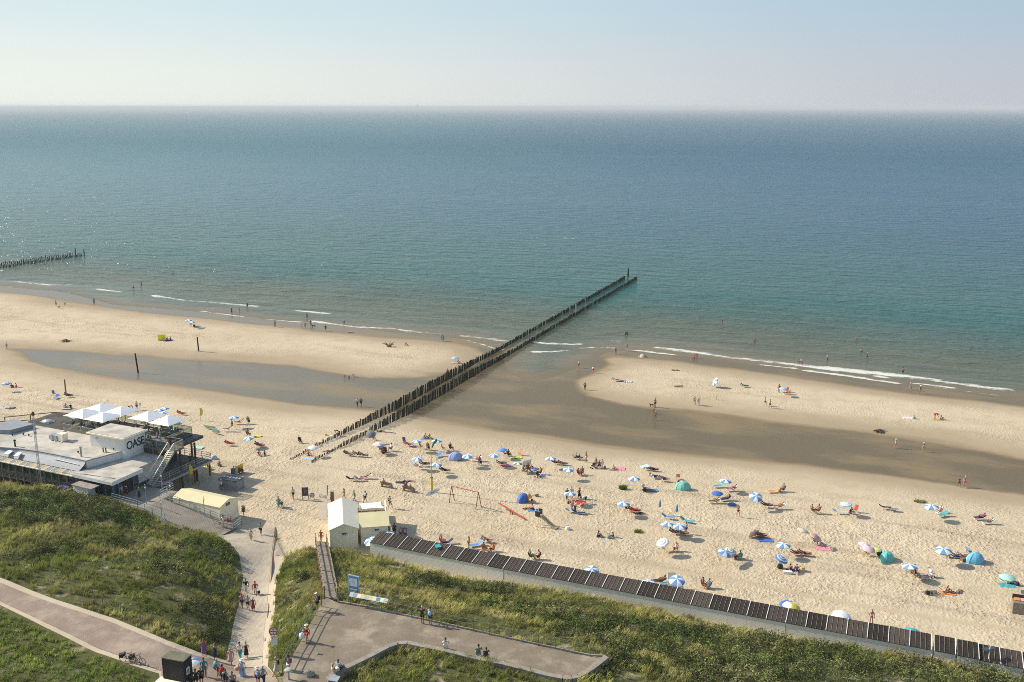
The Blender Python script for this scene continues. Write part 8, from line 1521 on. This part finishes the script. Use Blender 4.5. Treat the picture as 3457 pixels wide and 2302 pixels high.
for a, b, lab in ((-14.2, 9.3, 'far left white terrace umbrella next to the skylight dome'), (-14.5, 6.2, 'near left white terrace umbrella by the glass rail'), (-10.1, 9.45, 'white terrace umbrella second along the sea side'), (-10.3, 6.1, 'white terrace umbrella second along the tower side'), (-4.4, 9.2, 'white terrace umbrella behind the tower roof, fifth along'), (-.1, 8.8, 'rightmost white terrace umbrella at the terrace corner')): um(a, b, lab)
tcx = empty('terrace_chair', (0, 0, -50), 0, 'teal terrace chair at a table under the white umbrellas', 'chair', 'teal chairs on the roof terrace')
MB().box((0, 0, .45), (.46, .46, .05)).build('seat', M_CLOTH, tcx, color=(.07, .20, .17)); MB().box((0, .22, .72), (.46, .04, .46)).build('backrest', M_CLOTH, tcx, color=(.08, .23, .20))
for s in (-.2, .2):
    for y in (-.2, .2): MB().tube((s, y, 0), (s, y, .45), .018).build('leg', M_METAL, tcx)
tbx = empty('terrace_table', (0, 0, -50), 0, 'square terrace table with teal chairs round it', 'table', 'tables on the roof terrace')
MB().box((0, 0, .74), (.85, .85, .04)).build('tabletop', M_WOOD, tbx); MB().tube((0, 0, 0), (0, 0, .74), .04).build('pedestal', M_METAL, tbx); MB().box((0, 0, .03), (.5, .5, .04)).build('foot', M_METAL, tbx)
def put(proto, a, b, rz):
    x, y = pw3(a, b); o = copy_tree(proto); o.location = (x, y, 7.0); o.rotation_euler = (0, 0, PAV_A + rz); return o
tops = ['k', 'w', 'n', 'r', 'v', 'o', 'h', 'l', 't', 'd', 'g', 'e']; i = 0
tabs = [(-14.8, 5.1), (-12.4, 5.0), (-14.7, 7.6), (-12.2, 7.7), (-9.6, 4.9), (-9.8, 7.6), (-7.2, 5.2), (-7.2, 8.0), (-4.9, 5.4), (-4.7, 7.9), (-2.4, 5.3), (-2.2, 7.6), (.3, 5.2), (.2, 7.7), (1.4, 9.6), (-6., 9.8), (-1.5, 9.8), (1.6, 4.3)]
tr_ = random.Random(8)
for a, b in tabs:
    put(tbx, a, b, 0)
    for k, (dx, dy, rz) in enumerate(((0, .72, 0), (0, -.72, math.pi), (.72, 0, -math.pi / 2), (-.72, 0, math.pi / 2))):
        if tr_.random() < .15: continue
        put(tcx, a + dx, b + dy, rz)
        if tr_.random() < (.72 if a > -9 else .4) and len(tops):
            x, y = pw3(a + dx, b + dy); tp = tr_.choice('kwnrvohltdge'); sx_ = tr_.choice('mf'); cn = {'k': 'black', 'w': 'white', 'n': 'navy', 'r': 'red', 'v': 'purple', 'o': 'orange', 'h': 'grey', 'l': 'light blue', 't': 'teal', 'd': 'maroon', 'g': 'green', 'e': 'dark grey'}[tp]
            P('PX', 0, 0, 'chair', f"{sx_}{tr_.choice('23')}{tr_.choice('ukfh')} shirt:{tp} shorts:{tr_.choice('kneh')}", math.degrees(PAV_A + rz), f'person in {cn} top sitting at a table on the roof terrace', group=f'guests in {cn} on the roof terrace', pos=(x, y, 7.03)); i += 1
D.objects.remove  # prototypes are cleared below
x, y = pw3(2.3, 8.2); P('PX', 0, 0, 'rail', 'm3k shirt:k shorts:k', 90, 'person in black standing at the terrace corner railing', pos=(x, y, 7.0)); x, y = pw3(4.2, 4.5); P('PX', 0, 0, 'walk', 'm3k shirt:k trousers:k', -20, 'person in black at the head of the outside stairs', pos=(x, y, 7.0))
x, y = pw3(4.9, 7.5); P('PX', 0, 0, 'stand', 'm3k shirt:k shorts:n', 60, 'dark figure on the lower deck behind the stairs', pos=(x, y, 3.3))
# yellow beach flags
for c, x, y, lb in (('K1', 1770, 308, 'small yellow feather flag alone on the sand beyond the terrace'), ('K1', 1683, 905, 'yellow feather flag below the outside stairs')):
    g = G(c, x, y); t = empty('feather_flag', g, 0, lb, 'flag'); MB().tube((0, 0, -.2), (0, 0, 2.3 if x > 1700 else 3.6), .03).build('pole', M_METAL, t); zz = .7 if x > 1700 else 1.9
    MB().add([(.02, 0, zz), (.42, .03, zz + .3), (.5, .05, zz + 1.1), (.25, .02, zz + 1.65), (.02, 0, zz + 1.5), (.02, .02, zz), (.42, .05, zz + .3), (.5, .07, zz + 1.1), (.25, .04, zz + 1.65), (.02, .02, zz + 1.5)], [(0, 1, 2, 3, 4), (9, 8, 7, 6, 5)]).build('flag', M_CANVAS, t, color=(.75, .55, .04))
# ================================================================ ODDS AND ENDS
def stump(c, x, y, s, label, name='driftwood', n=9, up=.8, col=None):
    g = G(c, x, y); q = MB(); r_ = random.Random(label); q.ell((0, 0, .15 * s), (.35 * s, .28 * s, .22 * s), 8, 5)
    for i in range(n): a = r_.uniform(0, 6.3); L = r_.uniform(.5, 1.1) * s; e = (math.cos(a) * L, math.sin(a) * L * .7, r_.uniform(.02, up) * s); m_ = (e[0] * .5, e[1] * .5, e[2] * .4 + .15 * s); q.tube((0, 0, .12 * s), m_, .09 * s, .06 * s, 6); q.tube(m_, e, .06 * s, .02 * s, 5)
    return tag(q.build(name, col or M_BWOOD, loc=g), label, 'driftwood')
stump('KA', 975, 755, 1.7, 'big brown root stump of driftwood on the left sandbar', n=14); stump('K9', 520, 832, 1.9, 'flat tangle of dark driftwood branches on the far left sandbar', n=10, up=.12)
stump('K6', 1075, 412, 1.5, 'dark heap of dug clods beside the wet pool on the right', n=12, up=.2, col=plain('wet_clod', (.07, .055, .035), .8)); stump('K5', 292, 978, .9, 'small log on the sand right of the royal blue tent', n=3, up=.2)
def clumpy(c, x, y, r, label, name='marram_tuft', h=.5, hue=.5, val=.9):
    g = G(c, x, y); X = rng.uniform(-r, r, 40); Y = rng.uniform(-r, r, 40) * .7; k_ = np.hypot(X, Y) < r; X, Y = X[k_], Y[k_]
    V, Fq, hu, va = blades(X, Y, np.zeros(len(X)), 14, np.full(len(X), h), .016, np.full(len(X), hue), np.full(len(X), val)); o = obj(name, npmesh(name, V, Fq, M_GRASS, {'hue': hu, 'val': va}), loc=g); return tag(o, label, 'grass tuft')
clumpy('K5', 1050, 912, .55, 'dark green grass tuft left of the grey heap of beach things', h=.6, hue=.8, val=.7); clumpy('K6', 1432, 1030, .8, 'low brownish tuft near the right blue white parasol', h=.3, hue=.3, val=.6); clumpy('K5', 1185, 1295, .5, 'sparse grass tuft in the open sand left of the tipped white parasol', h=.35, hue=.5, val=.8)
g = G('KB', 1055, 868); tag(MB().lathe([(1.0, 0), (.7, .35), (.35, .62), (.05, .72)], 14).build('sand_heap', M_SANDM, loc=g), 'conical sand heap at the upper edge of the right sandbar', 'sand heap')
def dog(c, x, y, rz, lab, col, s=1.):
    J = {'hips': ((0, .28, .48), .095), 'belly': ((0, .05, .46), (.09, .10)), 'chest': ((0, -.22, .48), (.11, .13)), 'neck': ((0, -.36, .62), .07), 'head': ((0, -.45, .70), (.065, .07)), 'muz': ((0, -.60, .66), .035), 'tail': ((0, .42, .58), .025), 'tail2': ((0, .55, .66), .018)}; E = [('hips', 'belly'), ('belly', 'chest'), ('chest', 'neck'), ('neck', 'head'), ('head', 'muz'), ('hips', 'tail'), ('tail', 'tail2')]
    for s_ in 'LR':
        k = 1 if s_ == 'L' else -1
        J.update({'el' + s_: ((k * .09, -.22, .30), .04), 'wr' + s_: ((k * .09, -.24 - .03 * k, .14), .026), 'fp' + s_: ((k * .09, -.27 - .03 * k, .02), .028), 'kn' + s_: ((k * .09, .20, .30), .05), 'hk' + s_: ((k * .09, .36, .17), .026), 'hp' + s_: ((k * .09, .30, .02), .028)})
        E += [('chest', 'el' + s_), ('el' + s_, 'wr' + s_), ('wr' + s_, 'fp' + s_), ('hips', 'kn' + s_), ('kn' + s_, 'hk' + s_), ('hk' + s_, 'hp' + s_)]
    me = skinned('dog_body', {k: (Vector(v[0]), v[1]) for k, v in J.items()}, E); me.materials.clear(); me.materials.append(M_SKIN); q = MB()
    for k in (-1, 1): q.tube((k * .045, -.42, .74), (k * .075, -.40, .80), .03, .012, 5)
    tmp = q.mesh('t', M_SKIN); bm = bmesh.new(); bm.from_mesh(me); bm.from_mesh(tmp); bm.to_mesh(me); bm.free(); me.polygons.foreach_set('use_smooth', [True] * len(me.polygons))
    o = obj('dog', me, None, col, G(c, x, y), R(rz)); o.scale = (s,) * 3; return tag(o, lab, 'dog')
dog('KB', 1140, 1352, -70, 'brown dog on a lead at the edge of the wet pool', (.12, .06, .03), 1.05); dog('K9', 470, 566, 90, 'small dark dog beside the person in dark red on the left sandbar', (.06, .05, .04), .9); dog('KA', 374, 604, -80, 'dark dog lying down by the players at the left water edge', (.04, .03, .03), 1.2)
# seating box at the right edge
g = Wz('PX', 3419, 2050, 1.1); kb_ = empty('planter_bench', (g.x, g.y, .9), R(-20), 'weathered plank box with orange cushions at the right edge of the beach', 'seating box'); gz_ = G('PX', 3419, 2050).z
MB().box((1.2, 0, .5), (2.6, 1.5, 1.3)).build('box', M_WOOD, kb_); MB().box((1.2, .5, 1.35), (2.6, .12, .5)).build('backrest', M_DARK, kb_)
for i, c_ in enumerate(('o', 'q', 'm')): MB().box((.35 + i * .62, .1 - .1 * (i == 2), 1.2), (.55, .7, .12)).build('cushion', M_CLOTH, kb_, color=CC[c_])
# gulls and foam patch over the sea, ships on the horizon
def gull(x, y, z, rz, lab):
    q = MB(); q.ell((0, 0, 0), (.09, .22, .08), 8, 5)
    for s in (-1, 1): q.add([(s * .05, -.08, .02), (s * .35, -.14, .16), (s * .68, .02, .06), (s * .33, .06, .14), (s * .05, .08, .02), (s * .05, -.08, .0), (s * .35, -.14, .14), (s * .68, .02, .05), (s * .33, .06, .12), (s * .05, .08, .0)], [(0, 1, 3, 4), (1, 2, 3), (9, 8, 6, 5), (8, 7, 6)])
    o = q.build('gull', M_WPAINT, loc=(x, y, z), rz=rz); o.scale = (1.1,) * 3; tag(o, lab, 'gull', 'gulls over the sea')
for i, (X, Y) in enumerate(((1790, 800), (1812, 803), (1906, 802), (1912, 806), (1935, 805), (1838, 826))): w_ = W(X, Y, 1.); gull(float(w_[0]), float(w_[1]), 1., i, 'white gull low over the sea beyond the double groyne')
for X, Y, L_, H_, lab in ((1648, 366, 190, 16, 'faint grey cargo ship on the horizon right of centre'),):
    x, y = W(X, 363.6, -1.); s_ = float(y) / F_; t = empty('cargo_ship', (float(x), float(y), -1.), 0, lab, 'ship'); a = s_ * 21
    MB().prism([(-a * .5, -s_), (a * .42, -s_), (a * .5, 0), (a * .42, s_), (-a * .5, s_)], 0, s_ * 1.6).build('hull', M_DARK, t); MB().box((-a * .36, 0, s_ * 2.6), (a * .13, s_ * 1.4, s_ * 2.2)).build('superstructure', M_DARK, t); MB().tube((a * .2, 0, s_ * 1.5), (a * .2, 0, s_ * 3), s_ * .2).build('mast', M_DARK, t)
x, y = W(1409, 364.2, -1.); s_ = float(y) / F_; t = empty('sailing_boat', (float(x), float(y), -1.), 0, 'tiny faint sail on the horizon left of the cargo ship', 'boat'); MB().prism([(-s_ * 2, -s_), (s_ * 1.6, -s_), (s_ * 2.4, 0), (s_ * 1.6, s_), (-s_ * 2, s_)], 0, s_ * 2.5).build('hull', M_DARK, t); MB().add([(-s_ * 1.8, 0, s_ * 3), (s_ * 1.6, 0, s_ * 3), (0, 0, s_ * 13), (-s_ * 1.8, s_ * .4, s_ * 3), (s_ * 1.6, s_ * .4, s_ * 3), (0, s_ * .4, s_ * 13)], [(0, 1, 2), (5, 4, 3), (0, 3, 4, 1), (1, 4, 5, 2), (2, 5, 3, 0)]).build('sail', M_METAL, t)
# bags and things carried
bag('B1', 1090, 760, 'q', 'salmon shoulder bag of the person in the striped long dress') ; bag('K3', 575, 1175, 'w', 'white beach bag of the person in the straw hat', 1.3); PB = [o for o in D.objects if o.parent is None and o.get('label') in ('salmon shoulder bag of the person in the striped long dress', 'white beach bag of the person in the straw hat')]
for o in PB: o.location.z = (G('B1', 1170, 968).z if 'salmon' in o['label'] else PLZ) + .35
g = Wz('K3', 618, 1215, PLZ); [setattr(o, 'location', (g.x - .42, g.y, PLZ + .35)) for o in PB if 'white' in o['label']]; g = G('B1', 1170, 968); [setattr(o, 'location', (g.x - .42, g.y, g.z + .65)) for o in PB if 'salmon' in o['label']]
g = G('K3', 165, 812); o = bag('K3', 190, 805, 'k', 'black handbag carried by the person in red on the ramp', .8); o.location = (g.x + .36, g.y, g.z + .3)
# remove the off-stage prototypes (their meshes live on in the copies)
for o in PROT + [tcx, tbx]:
    st_ = [o]
    while st_:
        k = st_.pop(); st_ += list(k.children); D.objects.remove(k)
